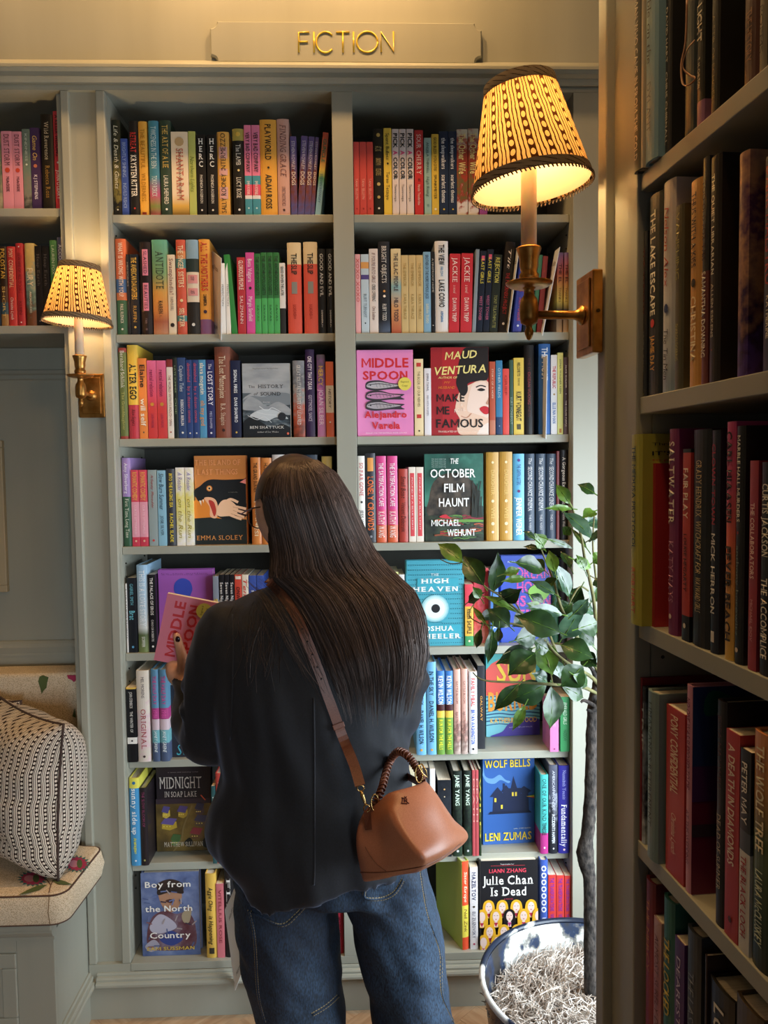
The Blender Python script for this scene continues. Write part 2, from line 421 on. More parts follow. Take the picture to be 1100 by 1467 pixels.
bx(be, (-.795, YF, .1), (XS, YF+.0125, zb1-.0445), 'face_frame', bevel=.001)
bx(be, (-1.9, YF, zb1-.075), (-.7952, YF+.0125, zb1-.0445), 'face_frame', bevel=.001)
bx(be, (-1.9, YF, .1), (-.7952, YF+.0125, .13), 'face_frame', bevel=.001)
dz0, dz1 = .1305, zb1-.0755
dn = thing  # door as a part
dm = MB().box(W3(be, -1.13, YF+.001, dz0), W3(be, -.7955, YF+.012, dz1)).build('door', PAINT, be)
for a, c in (((-1.13, YF-.004, dz1-.035), (-.7955, YF+.002, dz1)), ((-1.13, YF-.004, dz0), (-.7955, YF+.002, dz0+.035)), ((-.83, YF-.004, dz0+.035), (-.7955, YF+.002, dz1-.035)), ((-1.13, YF-.004, dz0+.035), (-1.095, YF+.002, dz1-.035))):
    MB().box(W3(be, *a), W3(be, *c)).build('door_rail', PAINT, dm, bevel=.003)
MB().box(W3(be, -1.075, YF-.003, dz0+.055), W3(be, -.85, YF+.002, dz1-.055)).build('raised_field', PAINT, dm, bevel=.004)
bx(be, (-1.9, YF-.004, .0), (XS+.003, .0, .0965), 'plinth')
bpf = [(y*1.0+0, z) for y, z in pl]
MB().extrude([(W3(be, 0, YF+y, z)[1], z) for y, z in pl], 'x', -1.9+1.3, XS+.018+1.3).build('plinth_moulding', PAINT, be)
MB().extrude([(XS-y+1.3+.0, z) for y, z in pl], 'y', -.018, -YF-.0).build('plinth_moulding', PAINT, be).rotation_euler = (0, 0, 0)
# ------------------------------------------------------------------ books
ORD = 'zeroth first second third fourth fifth sixth seventh eighth ninth tenth eleventh twelfth thirteenth fourteenth fifteenth sixteenth seventeenth eighteenth nineteenth twentieth twenty-first twenty-second twenty-third twenty-fourth twenty-fifth twenty-sixth twenty-seventh twenty-eighth'.split()
def book_shell(root, w, d, h, hard, cov):
    """cover (spine and two boards) + page block; spine faces local -y"""
    t = .0026 if hard else .0007
    bul = min(.0035, w*.14) if hard else .0006
    n = 6
    sy = bul
    arc = [(w*i/n, sy-bul*math.sin(PI*i/n)**.7) for i in range(n+1)]
    outer = [(0, d)]+arc+[(w, d)]
    ia = [(t+(w-2*t)*i/n, sy+t-bul*.8*math.sin(PI*i/n)) for i in range(n+1)]
    inner = [(t, d)]+ia+[(w-t, d)]
    k = len(outer); b = MB()
    vs = [(x, y, 0) for x, y in outer]+[(x, y, h) for x, y in outer]+[(x, y, 0) for x, y in inner]+[(x, y, h) for x, y in inner]
    fs = []
    for i in range(k-1):
        fs += [(i, i+1, k+i+1, k+i), (2*k+i+1, 2*k+i, 3*k+i, 3*k+i+1), (k+i, k+i+1, 3*k+i+1, 3*k+i), (i+1, i, 2*k+i, 2*k+i+1)]
    fs += [(0, k, 3*k, 2*k), (k-1, 3*k-1, 4*k-1, k+k-1)]
    b.add(vs, fs); b.build('cover', covermat(cov), root)
    ins = .003 if hard else .0004
    p = MB().box((t*1.02, sy+t+.001, ins), (w-t*1.02, d-(.004 if hard else 0), h-ins)); p.build('pages', PAGE, root)
    return bul, t
def spine_words(root, words, w, h, bul):
    """each entry: text,colour,t0,t1[,width fraction[,style]] with t measured down the spine"""
    for i, q in enumerate(words):
        q = q.split('~')
        s, c, t0, t1 = q[0], q[1], float(q[2]), float(q[3])
        wf = float(q[4]) if len(q) > 4 and q[4] else .52
        st = q[5] if len(q) > 5 else ''
        if s == '*':      # small round emblem
            k = 10; cx, cz = w/2, h*(1-(t0+t1)/2); r = w*wf*.34
            V = [(cx+r*math.cos(2*PI*j/k), cz+r*math.sin(2*PI*j/k)) for j in range(k)]+[(cx, cz)]; F = [(j, (j+1) % k, k) for j in range(k)]
        elif s == '#':    # label panel
            V = [(w*(.5-wf/2+wf*j_/8), h*(1-t_)) for j_ in range(9) for t_ in (t1, t0)]; F = [(2*j_, 2*j_+2, 2*j_+3, 2*j_+1) for j_ in range(8)]
        elif 'v' in st:
            V, F = textgeo(s, st); V = fit(V, w*(.5-wf/2), w*(.5+wf/2), h*(1-t1), h*(1-t0), False)
        else:
            V, F = textgeo(s, st)
            V = fit(V, t0*h, t1*h, -w*wf/2, w*wf/2)
            if 'u' in st: V = [(w/2-y, h*(1-t1)+(x-t0*h)) for x, y in V]
            else: V = [(w/2+y, h-x) for x, y in V]
        lift = .00045 if s == '#' else .0009
        vs = []
        for x, z in V:
            f = min(max(x/w, 0), 1)
            vs.append((x, bul-bul*math.sin(PI*f)**.7-lift if bul > .001 else -lift+bul*(1-math.sin(PI*f)), z))
        nm = {'*': 'emblem', '#': 'spine_panel'}.get(s, 'title' if i == 0 else 'author_name')
        MB().add(vs, F).build(nm, flat(c, .5), root)
NB = {}
def put_book(frame, x0, x1, zb, h, Y, kind, cov, words, label, group, lean=0.0, depth=None, face=None):
    w = x1-x0; hard = kind == 'h'
    d = depth or (min(.158, h*.66) if hard else min(.132, h*.64))
    M = frame @ T(x0, Y, zb+.0003)
    if lean:
        px = w if lean > 0 else 0
        M = frame @ T(x0+px, Y, zb+.0003) @ Matrix.Rotation(lean, 4, 'Y') @ T(-px, 0, 0)
    o = thing('book', label, 'book', group=group, M=M)
    bul, t = book_shell(o, w, d, h, hard, cov)
    spine_words(o, words, w, h, bul)
    return o
LEANMIN = 1
def row(name, frame, pt, ox, oy, s, zb, Yf, group, text, xlo=-9, xhi=9):
    """one shelf of books; pt(px,py,Y)->(x,z) in the frame. line: u0|u1|v|kind|cover|words;..|description|options"""
    prev = xlo; n = 0; out = []
    total = [q for q in text.strip().split('\n') if q.strip()]
    for ln in total:
        q = ln.split('|'); n += 1
        u0, u1, v = float(q[0]), float(q[1]), float(q[2]); kind = q[3]; cov = q[4]
        words = [x for x in q[5].split(';') if x]; desc = q[6]; opt = q[7] if len(q) > 7 else ''
        o = dict((k[0], float(k[1:])) for k in opt.split() if k)
        Y = Yf+o.get('D', 0)
        py = oy+v/s; 
        ybot = o.get('B', 0)
        zt = pt(ox+(u0+u1)/2/s, py, Y)[1]; h = zt-zb
        pm = py+55 if kind in 'ph' else py+60
        x0 = pt(ox+u0/s, pm, Y)[0]; x1 = pt(ox+u1/s, pm, Y)[0]
        lean = 0
        if 'L' in o:
            lean = math.atan2(o['L']/s*(pt(ox+u1/s+1, pm, Y)[0]-x1), h); h = h/math.cos(lean)-(x1-x0)*abs(math.sin(lean))
        if kind in 'ph' and 'O' not in o:
            x0 = max(x0, prev+.0006); x1 = min(x1, xhi)
            if x1-x0 < .004: x1 = x0+.004
        side = 'from left'
        label = f"{desc}, {ORD[n]} from left, {name}"
        if len(label.split()) > 16: print('LONG', label)
        b = put_book(frame, x0, x1, zb, h, Y, kind, cov, words, label, group, lean, o.get('W'))
        if 'R' in o:
            b.matrix_world = b.matrix_world @ T((x1-x0)/2, 0, 0) @ Matrix.Rotation(math.radians(o['R']), 4, 'Z') @ T(-(x1-x0)/2, 0, 0)
        if kind in 'ph' and 'O' not in o: prev = x1+max(0, math.tan(lean)*0)
        out.append((b, x0, x1, h))
    return out
PA = lambda px, py, Y: (lambda v: (v.x, v.z))(P(px, py, Y))
I4 = Matrix.Identity(4)
YB = .042
SN = {1: 'top', 2: 'second', 3: 'third', 4: 'fourth', 5: 'fifth', 6: 'sixth', 7: 'seventh', 8: 'bottom'}
def mrow(side, k, ox, oy, s, text, Yf=YB):
    bay = 'left' if side == 'L' else 'right'
    lo, hi = (-.599, -.05) if side == 'L' else (.0045, .553)
    return row(f"{SN[k]} shelf, {bay} bay", I4, PA, ox, oy, s, ZS[f's{k}'], Yf, f"books on the {SN[k]} shelf of the {bay} bay", text, lo, hi)
mrow('L', 1, 140, 150, 3.143, """
55|103|68|h|~2a2a1c,3a3a20:.4,8a7a30:.75,1a1814:.88|Life & Death & Giants~efe6c8~.06~.72~.5~i;*~e0d8c0~.92~.96~.3|dark olive hardcover with cream script
105|136|153|p|3a55a8|BRIGHTLY SHINING~9ab0dc~.05~.5;INGVILD RISHOI~9ab0dc~.58~.9|slim blue paperback
140|182|73|h|221f1e|RETREAT~d83a36~.12~.33~.6~b;KRYSTEN RITTER~f0ece4~.36~.8~.6~b;*~c8382e~.91~.94~.3|black hardcover with red and white title
185|223|75|h|e8a820|THE BEAUTIFUL~b07808~.08~.5;WILDERNESS~b07808~.55~.85;#~8a2a18~.965~.99~.5|mustard hardcover with faint gold title
230|275|72|h|3f8fa6,3c86a0:.6,c8507a:.78,7a8a3a:.9,b04a5a|TWICENESS IN THE BEIN~d8ecec~.06~.5;TOKO RORICK~d8ecec~.58~.8|teal hardcover fading to pink at its foot
280|330|70|h|33493a|THE ART OF A LIE~ecc868~.05~.5~.5~s;LAURA SHEPHERD~f0ece0~.58~.88~.4;*~f0ece0~.92~.95~.3|dark green hardcover with yellow title
330|408|122|p|efdcbc,efdcbc:.75,e0b040:.88,8a6a20|SHANTARAM~c05a40~.2~.82~.42~s;GREGORY DAVID ROBERTS~6a4a3a~.22~.8~.14;*~c8a878~.06~.18~.8|thick cream paperback with red title
410|442|120|p|b8c25c|Northern Lights~6a7a30~.3~.72~.6~i|pale lime paperback
445|487|135|p|1c1a1a|HERC~f0f0ec~.05~.4~.5~v,bs;PHOENICIA ROGERSON~e8e4dc~.5~.85~.28;*~e8e4dc~.92~.95~.3|black paperback with big stacked white letters
493|538|135|p|1c1a1a|HERC~f0f0ec~.05~.4~.5~v,bs;PHOENICIA ROGERSON~e8e4dc~.5~.85~.28;*~e8e4dc~.92~.95~.3|black paperback with big stacked letters, right twin
538|592|122|h|e8a838|#~d8a4a0~.18~.32~.7;#~d8a4a0~.44~.52~.7;#~d8a4a0~.66~.8~.7;INTERMEZZO~2c2420~.02~.46~.42~u;SALLY ROONEY~2c2420~.5~.97~.42~u|amber hardcover with pink blocks and upward title
608|660|108|h|=b0a040,1f1e1c:.14|*~d8b850~.03~.1~.6;The LAMB~f0ece4~.18~.42~.4~s;*~f0d890~.46~.5~.3;LUCY ROSE~f0ece4~.56~.8~.4~s;*~f0ece4~.92~.95~.3|black hardcover with yellow blooms at its head
657|692|92|p|=ee7aa2,3f97a8:.56,e84a68:.66,f0e8ea:.78,3f97a8:.82|VERY BAD COMPANY~1c1a1c~.08~.52~.55~b;EMMA ROSENBLUM~f8e8e8~.62~.8~.4;*~d0e8e8~.9~.94~.35|pink paperback with teal and red bands
695|730|92|p|=ee7aa2,3f97a8:.56,e84a68:.66,f0e8ea:.78,3f97a8:.82|VERY BAD COMPANY~1c1a1c~.08~.52~.55~b;EMMA ROSENBLUM~f8e8e8~.62~.8~.4;*~d0e8e8~.9~.94~.35|pink paperback with teal bands, right twin
730|805|67|h|f0a81c|PLAYWORLD~1a1612~.05~.42~.36~b;*~3a2a14~.48~.52~.2;ADAM ROSS~1a1612~.57~.93~.36~b|thick golden yellow hardcover
808|862|64|h|d8a494|FINDING GRACE~7a4a44~.06~.6~.5~is;LORETTA ROTHSCHILD~7a4a44~.7~.9~.3;*~4a2a28~.93~.96~.3|dusty pink hardcover with italic title
868|896|143|p|~6a5a9a,5a4a7a:.4,7a3a2a:.6,5a5a9a|STEVEN ROWLEY~e8e0ec~.06~.42~.5;DOGS~e0d0c8~.45~.62~.6~b|purple and brown paperback standing upright
897|926|140|p|~6a5a9a,5a4a7a:.4,7a3a2a:.6,5a5a9a|STEVEN ROWLEY~e8e0ec~.06~.42~.5;DOGS~e0d0c8~.45~.62~.6~b|purple and brown paperback, left of leaning trio|L22
928|955|143|p|~6a5a9a,5a4a7a:.4,7a3a2a:.6,5a5a9a|STEVEN ROWLEY~e8e0ec~.06~.42~.5;DOGS~e0d0c8~.45~.62~.6~b|purple and brown paperback, middle of leaning trio|L24
956|972|146|p|~6a5a9a,5a4a7a:.4,7a3a2a:.6,5a5a9a|STEVEN ROWLEY~e8e0ec~.06~.42~.5;DOGS~e0d0c8~.45~.62~.6~b|purple and brown paperback, right of leaning trio|L26
975|1000|124|p|e8604a,ec8a4a:.3,e8c84a:.45,4a9a6a:.55,8ac0dc:.68,8ac0dc|GUNCLE~3a8a6a~.08~.36~.6~b;STEVEN ROWLEY~2a5a8a~.5~.85~.4|coral to blue rainbow paperback, leaning|L42
""".replace('v,bs', 'vbs'))
mrow('R', 1, 490, 170, 3.143, """
48|78|105|p|e0473c|TANA SELLEYN~f4b8a8~.5~.78~.4;*~a82a28~.88~.94~.4|coral red paperback, left of three
80|110|105|p|e0473c|TANA SELLEYN~f4b8a8~.5~.78~.4;*~a82a28~.88~.94~.4|coral red paperback, middle of three
112|140|105|p|e0473c|TANA SELLEYN~f4b8a8~.5~.78~.4;*~a82a28~.88~.94~.4|coral red paperback, right of three
141|187|45|h|24221e|*~c8a85a~.03~.12~.55;ATLAS~c8b070~.2~.26~.6~b;UNKNOWN~c8b070~.34~.42~.5;CREATURES~c8b070~.46~.54~.5;*~c8b070~.62~.66~.5;*~b8a060~.76~.82~.45;*~e8e0d0~.9~.94~.3|black hardcover with gold ornaments
188|223|43|p|f2cc28|Spent Bullets~2a2618~.06~.36~.42;*~2a2618~.38~.43~.4;Terao Tetsuya~2a2618~.5~.82~.42|bright yellow paperback
226|255|47|p|ecdcd8|PICK~1a1818~.05~.22~.62~B;A~e8508a~.25~.3~.62~B;COLOR~1a1818~.33~.58~.62~B;Thammavongsa~4a4444~.64~.84~.34|pinkish white paperback with black title, left of three
258|288|47|p|ecdcd8|PICK~1a1818~.05~.22~.62~B;A~e8508a~.25~.3~.62~B;COLOR~1a1818~.33~.58~.62~B;Thammavongsa~4a4444~.64~.84~.34|pinkish white paperback with black title, middle of three
291|322|47|p|ecdcd8|PICK~1a1818~.05~.22~.62~B;A~e8508a~.25~.3~.62~B;COLOR~1a1818~.33~.58~.62~B;Thammavongsa~4a4444~.64~.84~.34|pinkish white paperback with black title, right of three
327|365|52|p|d0262c|SOUR CHERRY~f4e4dc~.05~.52~.52~s;*~8a1418~.56~.6~.4;Natalia Theodoridou~f0d8d0~.64~.88~.3|red paperback with white serif title
370|402|87|p|9ec4bc|ANGELA THIRKELL~3a5a5a~.06~.46~.34;High Rising~3a5a5a~.5~.76~.4~i;*~7aa09a~.84~.9~.5|pale teal paperback
404|435|70|p|e8c024|GOD BLESS YOU OTIS~2a2418~.04~.45~.4;SPUNKMEYER~2a2418~.5~.8~.4;*~f8ecd0~.9~.95~.5|yellow paperback with small black title
437|478|57|p|1f3350|the sleepwalkers~e8ecf0~.08~.45~.46~b;scarlett thomas~e8ecf0~.52~.85~.46~b;*~e0c040~.91~.95~.3|navy paperback with white lowercase title, left twin
480|516|57|p|1f3350|the sleepwalkers~e8ecf0~.08~.45~.46~b;scarlett thomas~e8ecf0~.52~.85~.46~b;*~e0c040~.91~.95~.3|navy paperback with white lowercase title, right twin
516|565|48|p|~e0d8c4,b8482c:.2,b03a26:.5,6a6a3a:.65,a83a2a:.8,e8dcd4:.9|The Other Wife~f8e8a0~.05~.52~.62~b|rust and cream paperback with yellow title, left twin
568|614|45|p|~e0d8c4,b8482c:.2,b03a26:.5,6a6a3a:.65,a83a2a:.8,e8dcd4:.9|The Other Wife~f8e8a0~.05~.52~.62~b|rust and cream paperback with yellow title, right twin
618|653|73|p|a3489a|MARGO'S GOT MONEY TROUBLES~f4e4f0~.04~.78~.36;THORPE~f4e4f0~.82~.92~.3|magenta purple paperback nearest the brass lamp
""")
mrow('L', 2, 140, 330, 3.143, """
65|128|38|h|=e06a34,3f6aa0:.42,d8743c:.56,3a6a48:.64,3a6a48:.97|WHAT IS WRONG WITH YOU?~f4e0c8~.04~.6~.42~b;PAUL RUDNICK~e8e0d0~.68~.88~.3;*~e8e0d0~.92~.96~.3|orange, blue and green hardcover
130|143|108|p|22242a|MEMORIES~9a9488~.1~.4~.5|very thin black paperback
146|185|108|p|1c2430|THE AMERICAN DAUGHTERS~e0b850~.04~.56~.6~b;RUFFIN~c8a048~.64~.84~.4;*~e0b850~.88~.93~.4|black paperback with gold lettering
190|240|52|h|241a1c|#~dc88a4~.08~.36~.5;#~dc88a4~.44~.74~.5;SLASHED~3a1820~.1~.34~.3~s;BEAUTIES~3a1820~.46~.72~.3~s;A. Rushby~9a8a8a~.82~.88~.2;*~6a5a5a~.92~.96~.3|dark brown hardcover with pink ribbon banners
245|314|42|h|5aa890,7aa870:.35,d8a03c:.55,d88a3a:.75,a85a3a:.86,c8906a|ANTIDOTE~2c3a28~.12~.52~.5~s;KAREN~3a2a1c~.64~.78~.3~s;RUSSELL~3a2a1c~.64~.82~.14~s|thick green to orange hardcover
316|350|110|p|eadcbe|Swamplandia!~7a3a34~.05~.5~.55~s;KAREN RUSSELL~5a4a44~.53~.7~.4;*~2a2220~.8~.96~.85|cream paperback with a black thorn at its foot
354|396|42|h|=d8583c,e08a4a:.12,4a8a8a:.2,d8583c:.3,d8583c:.7,4a8a8a:.8,d8583c:.86|THE SINGER SISTERS~ecdcb8~.06~.5~.56~b;*~e8d8a0~.62~.66~.5;SELTZER~ecdcb8~.72~.92~.5~b|orange hardcover with teal stripes
399|454|42|h|=8ab0c8,2c3c3a:.2,e8dcc4:.34,2c2a28:.66|#~e09a9a~.37~.46~.8;#~e09a9a~.51~.59~.8;SOLITARY~3a2020~.385~.43~.3~i;LIES~3a2020~.53~.57~.3~i;*~f0ece4~.88~.91~.4|pale blue and black hardcover with pink tabs
457|505|40|h|=f0a428,f0a428:.8,8a5a8a:.84|ALL THE MOTHERS~c8342c~.03~.54~.6~B;DOMENICA~2c1c18~.58~.7~.3~b;RUTA~2c1c18~.6~.7~.26~b;*~3a2a44~.74~.78~.5|amber hardcover with red title beside a white card
553|575|148|p|ece4d8|PERFECTION~8a8078~.3~.6~.4|thin off-white paperback, left twin
577|597|148|p|ece4d8|PERFECTION~8a8078~.3~.6~.4|thin off-white paperback, right twin
600|626|108|p|2a8a3a||plain green paperback leaning left|L-30
629|665|122|p|c42c34|GLORIOUS PEOPLE~f0e0d0~.04~.42~.55~b;SALZMANN~f0d0c8~.5~.86~.4|red paperback with white title
668|706|100|p|e0489c|Beta Vulgaris~f8e8f0~.08~.36~.5;*~2a2028~.4~.47~.5;Margie Sarsfield~f8e8f0~.54~.84~.5|hot pink paperback
707|734|105|p|=2f7a3c,43b058:.56|THE ANTHROPOLOGISTS~123018~.04~.52~.6~b;SAVAS~1c4a26~.64~.84~.3|green paperback with dark title, first of four
736|762|100|p|=2f7a3c,43b058:.56|THE ANTHROPOLOGISTS~123018~.04~.52~.6~b;SAVAS~1c4a26~.64~.84~.3|green paperback with dark title, second of four
764|790|100|p|=2f7a3c,43b058:.56|THE ANTHROPOLOGISTS~123018~.04~.52~.6~b;SAVAS~1c4a26~.64~.84~.3|green paperback with dark title, third of four
792|818|100|p|=2f7a3c,43b058:.56|THE ANTHROPOLOGISTS~123018~.04~.52~.6~b;SAVAS~1c4a26~.64~.84~.3|green paperback with dark title, fourth of four
820|845|147|p|=e8e4dc,e8e4dc:.6,2a2a28:.64|GOOD WOMEN THE LATER~2a2a28~.05~.46~.5~b|thin white and black paperback
854|916|55|h|=e6cc98,e4523a:.24|THE~1c1816~.12~.24~.4~b;SLIP~1c1816~.25~.35~.4~b;#~8a8880~.43~.56~.4;LUCAS~b03424~.68~.8~.24;SCHAEFER~b03424~.68~.84~.16|coral hardcover with cream head, left twin
927|989|52|h|=e6cc98,e4523a:.24|THE~1c1816~.12~.24~.4~b;SLIP~1c1816~.25~.35~.4~b;#~8a8880~.43~.56~.4;LUCAS~b03424~.68~.8~.24;SCHAEFER~b03424~.68~.84~.16|coral hardcover with cream head, right twin
991|1026|83|h|1e2024|GOOD AND EVIL~d8dce0~.06~.56~.42;SAMANTA~c8ccd0~.72~.88~.2;SCHWEBLIN~c8ccd0~.72~.92~.16|black hardcover with spaced white title, left twin
1031|1064|83|h|1e2024|GOOD AND EVIL~d8dce0~.06~.56~.42;SAMANTA~c8ccd0~.72~.88~.2;SCHWEBLIN~c8ccd0~.72~.92~.16|black hardcover with spaced white title, right twin
""")
mrow('R', 2, 490, 330, 3.143, """
53|83|108|p|f0a8a8|XOXO XOXO~d0504c~.05~.6~.6~s|pale pink paperback with red letters
86|121|108|p|=c4d4dc,e8a04a:.1,c4d4dc:.18,5a4a8a:.26,c4d4dc:.32|BURT TURNSPIT~7a8a94~.5~.8~.4;*~2c3848~.85~.89~.3|pale blue paperback with orange and purple strokes
123|162|83|p|ecdcd0|IF YOU'RE INTO GIRLS~7a4a44~.05~.4~.4~i;CRISIS OFFERING~2a2424~.42~.62~.4~i;Chris Stedman~7a4a44~.68~.84~.35|blush paperback with brown handwriting
164|215|50|h|2a2c32,2a2c32:.85,5a6a84|BRIGHT OBJECTS~e8e4dc~.05~.45~.4~s;*~e8a050~.52~.56~.3;*~fff0e0~.57~.62~.34;RUBY TODD~e8e4dc~.68~.86~.36|tall charcoal hardcover with a comet
221|265|83|p|e8d4a0,e0c080:.3,8ab8b8:.45,e0a060:.7,c05a3a|THE LILAC PEOPLE~3a3440~.05~.5~.42~b;MILO TODD~3a3440~.58~.86~.42~b|cream paperback fading to orange
267|299|112|p|d8bc7c|THE EMPEROR~a88a4c~.1~.4~.4;KARA THRACE~a88a4c~.5~.82~.4|tan paperback, left of three
301|333|112|p|d8bc7c|THE EMPEROR~a88a4c~.1~.4~.4;KARA THRACE~a88a4c~.5~.82~.4|tan paperback, middle of three
335|365|112|p|d8bc7c|THE EMPEROR~a88a4c~.1~.4~.4;KARA THRACE~a88a4c~.5~.82~.4|tan paperback, right of three
367|399|97|p|82b4d4|BROTHER OF THE MORE FAMOUS JACK~1f3a5a~.04~.58~.45;BARBARA TRAPIDO~e8e8c8~.64~.88~.4|sky blue paperback with navy title
401|417|97|p|222428|A FIREPROOF HOME~b8b4ac~.08~.5~.5;*~c8c4bc~.88~.93~.5|thin black paperback
419|478|48|h|ece8e4|THE VIEW~1c1c22~.04~.26~.42~B;FROM~4a90c0~.28~.38~.2~b;LAKE COMO~1c1c22~.42~.72~.42~B;ADRIANA~3a80b8~.76~.88~.2;TRIGIANI~3a80b8~.76~.88~.14|tall white hardcover with bold black title
479|526|105|p|d42434|JACKIE~f8e8e0~.05~.36~.46~s;a novel~f0c0b8~.4~.5~.3~i;DAWN TRIPP~f8e8e0~.56~.86~.4|red paperback with white title, left twin|L8
531|582|103|p|d42434|JACKIE~f8e8e0~.05~.36~.46~s;a novel~f0c0b8~.4~.5~.3~i;DAWN TRIPP~f8e8e0~.56~.86~.4|red paperback with white title, right twin|L9
584|600|85|p|8c9aa4||plain slate blue book leaning right|L20
602|630|92|p|1c2638|#~e05a7a~.06~.12~.5;LAST GIRLS~d8c850~.1~.4~.5~b;WEST TOWER~c86a90~.55~.85~.45|navy paperback with pink and yellow lettering, left twin|L22
633|660|85|p|1c2638|#~e05a7a~.06~.12~.5;LAST GIRLS~d8c850~.1~.4~.5~b;WEST TOWER~c86a90~.55~.85~.45|navy paperback with pink and yellow lettering, right twin|L24
662|698|108|p|26302c|REJECTION~d0c860~.04~.36~.52~b;TONY TULATHIMUTTE~a8a860~.52~.94~.4|dark green paperback with lime title|L24
700|742|50|h|231e20|Tilt~f0e8e0~.08~.3~.3~i;THE MOURNERS PROJECT~b82c30~.34~.8~.4;*~e8e0d8~.88~.93~.4|black hardcover with red title, leaning|L40
768|806|42|h|4a50a8|A MUSEUM OF FAILURES~d0343c~.06~.56~.52~b;THRITY UMRIGAR~e0605c~.62~.88~.4;*~e8ecf4~.91~.95~.4|violet blue hardcover with red title, leaning|L46
812|848|90|h|1f2a3a|WENDER BOU~e8e4dc~.06~.4~.4~b;ZEMKIE ENDARRAZ~c8ccd0~.5~.86~.36|navy hardcover half behind the brass lamp|L40
852|870|110|p|3a7a5a||thin green paperback behind the brass lamp|L34
876|898|115|p|8a2a30||thin maroon paperback behind the brass lamp|L30
965|990|100|p|6a5a9a,e0604a:.25,e8a040:.42,f0d048:.6,3a2c28:.72,c8a070|THE EL~5a1c1c~.14~.38~.5~b;THANKS~7a4a18~.44~.62~.4|sunset striped paperback, left twin|L6
995|1020|100|p|6a5a9a,e0604a:.25,e8a040:.42,f0d048:.6,3a2c28:.72,c8a070|THE EL~5a1c1c~.14~.38~.5~b;THANKS~7a4a18~.44~.62~.4|sunset striped paperback, right twin|L6
""")
mrow('L', 3, 150, 480, 3.143, """
55|99|58|h|=b03a2e,6f7a38:.05,6f7a38:.97,b03a2e:.97|Bernhard Schlink~f0ece0~.03~.44~.5~s;The Granddaughter~c8c070~.48~.9~.36~s|olive hardcover with red edges
103|151|45|h|=f2c61e,c83448:.64|ALTER EGO~1c1614~.2~.58~.62~B;Alex Segura~4a1018~.68~.86~.36~i|tall yellow hardcover with red foot
153|190|105|p|f08a2c|Elaine~1f1a1c~.08~.36~.6~b;will self~f8f0e0~.5~.84~.6~b;*~5a5048~.9~.94~.3|orange paperback with lowercase title
193|234|115|p|e86aa0,e0486a:.45,d8383a:.62|rental relation~8a2050~.12~.46~.44~b;*~c89038~.5~.62~.6;LAURA PARSONS~8a2050~.68~.86~.3|pink to red paperback, left twin
236|278|115|p|e86aa0,e0486a:.45,d8383a:.62|rental relation~8a2050~.12~.46~.44~b;*~c89038~.5~.62~.6;LAURA PARSONS~8a2050~.68~.86~.3|pink to red paperback, right twin
281|308|110|p|=8a3030,ece4d8:.1|THE WORLD WITH ITS MOUTH OPEN~8a4a44~.2~.84~.4;*~b0503c~.9~.94~.4|thin off-white paperback
310|328|102|p|242c28|LATE SUMMER~8aa078~.1~.44~.4;ODE~8aa078~.5~.7~.4|thin black-green paperback
330|365|102|p|2f4a7c|Capulana Tides~c8d4e0~.1~.42~.5~i;REBECCA BERLIN~e0e4e8~.52~.84~.36~b;*~f0f0e8~.9~.96~.4|denim blue paperback
367|395|112|p|2a4684|diminished~d0586a~.04~.28~.5;by a dozen omens~d0586a~.34~.8~.5;*~e8e4e0~.92~.95~.4|blue paperback with red lettering, left twin
397|424|112|p|2a4684|diminished~d0586a~.04~.28~.5;by a dozen omens~d0586a~.34~.8~.5;*~e8e4e0~.92~.95~.4|blue paperback with red lettering, right twin
426|457|112|p|4a9ac8|slava mogutin~f0ecd8~.04~.44~.6~b;oh my god~e8a050~.52~.84~.6~b|light blue paperback with thick lettering
459|494|112|p|2c2f66|The~e8e4f0~.05~.12~.4~i;LOST STORY~f0ecf4~.15~.58~.6~b;MEG SHAFFER~c0c4e0~.66~.88~.3;*~e8e8f0~.91~.96~.4|indigo paperback with white title
496|566|53|h|8a4a34|The Lost Masterpiece~ecdcc0~.1~.56~.4~s;B.A. Shapiro~e0c8b0~.62~.86~.3~s;*~3a1c14~.88~.95~.3|thick brown hardcover
568|612|115|p|1e2444|SIGNAL FIRES~e8ecf0~.12~.42~.32~b;DANI SHAPIRO~e8ecf0~.48~.8~.32~b;*~d8b050~.91~.95~.3|dark navy paperback
848|900|115|h|~8a8f96,6a6a70:.3,9a9a98:.45,c0502c:.7,7a3a26|GREAT SOLITARY POWER OF LEARNED~e0dcd4~.06~.84~.32~s|grey to rust hardcover right of the seascape cover
904|944|65|h|3a2450|ONE CITY THAT DEAR~e4dce8~.08~.46~.44~b;GOTTMOSEL SANCE~d4c8dc~.52~.82~.4|dark purple hardcover
956|992|88|h|~6a6078,9a5ab0:.35,e080c8:.6,d890d0|MERCY~e8c050~.14~.38~.56~b;JOAN SILBER~f4d8f0~.42~.86~.56~b|purple and pink hardcover
996|1031|120|p|=f06a24,f0e4cc:.32,f06a24:.68|HISTORY~5a3a28~.36~.62~.34~i;*~f8f0e0~.78~.83~.35|orange paperback with a white band
""")
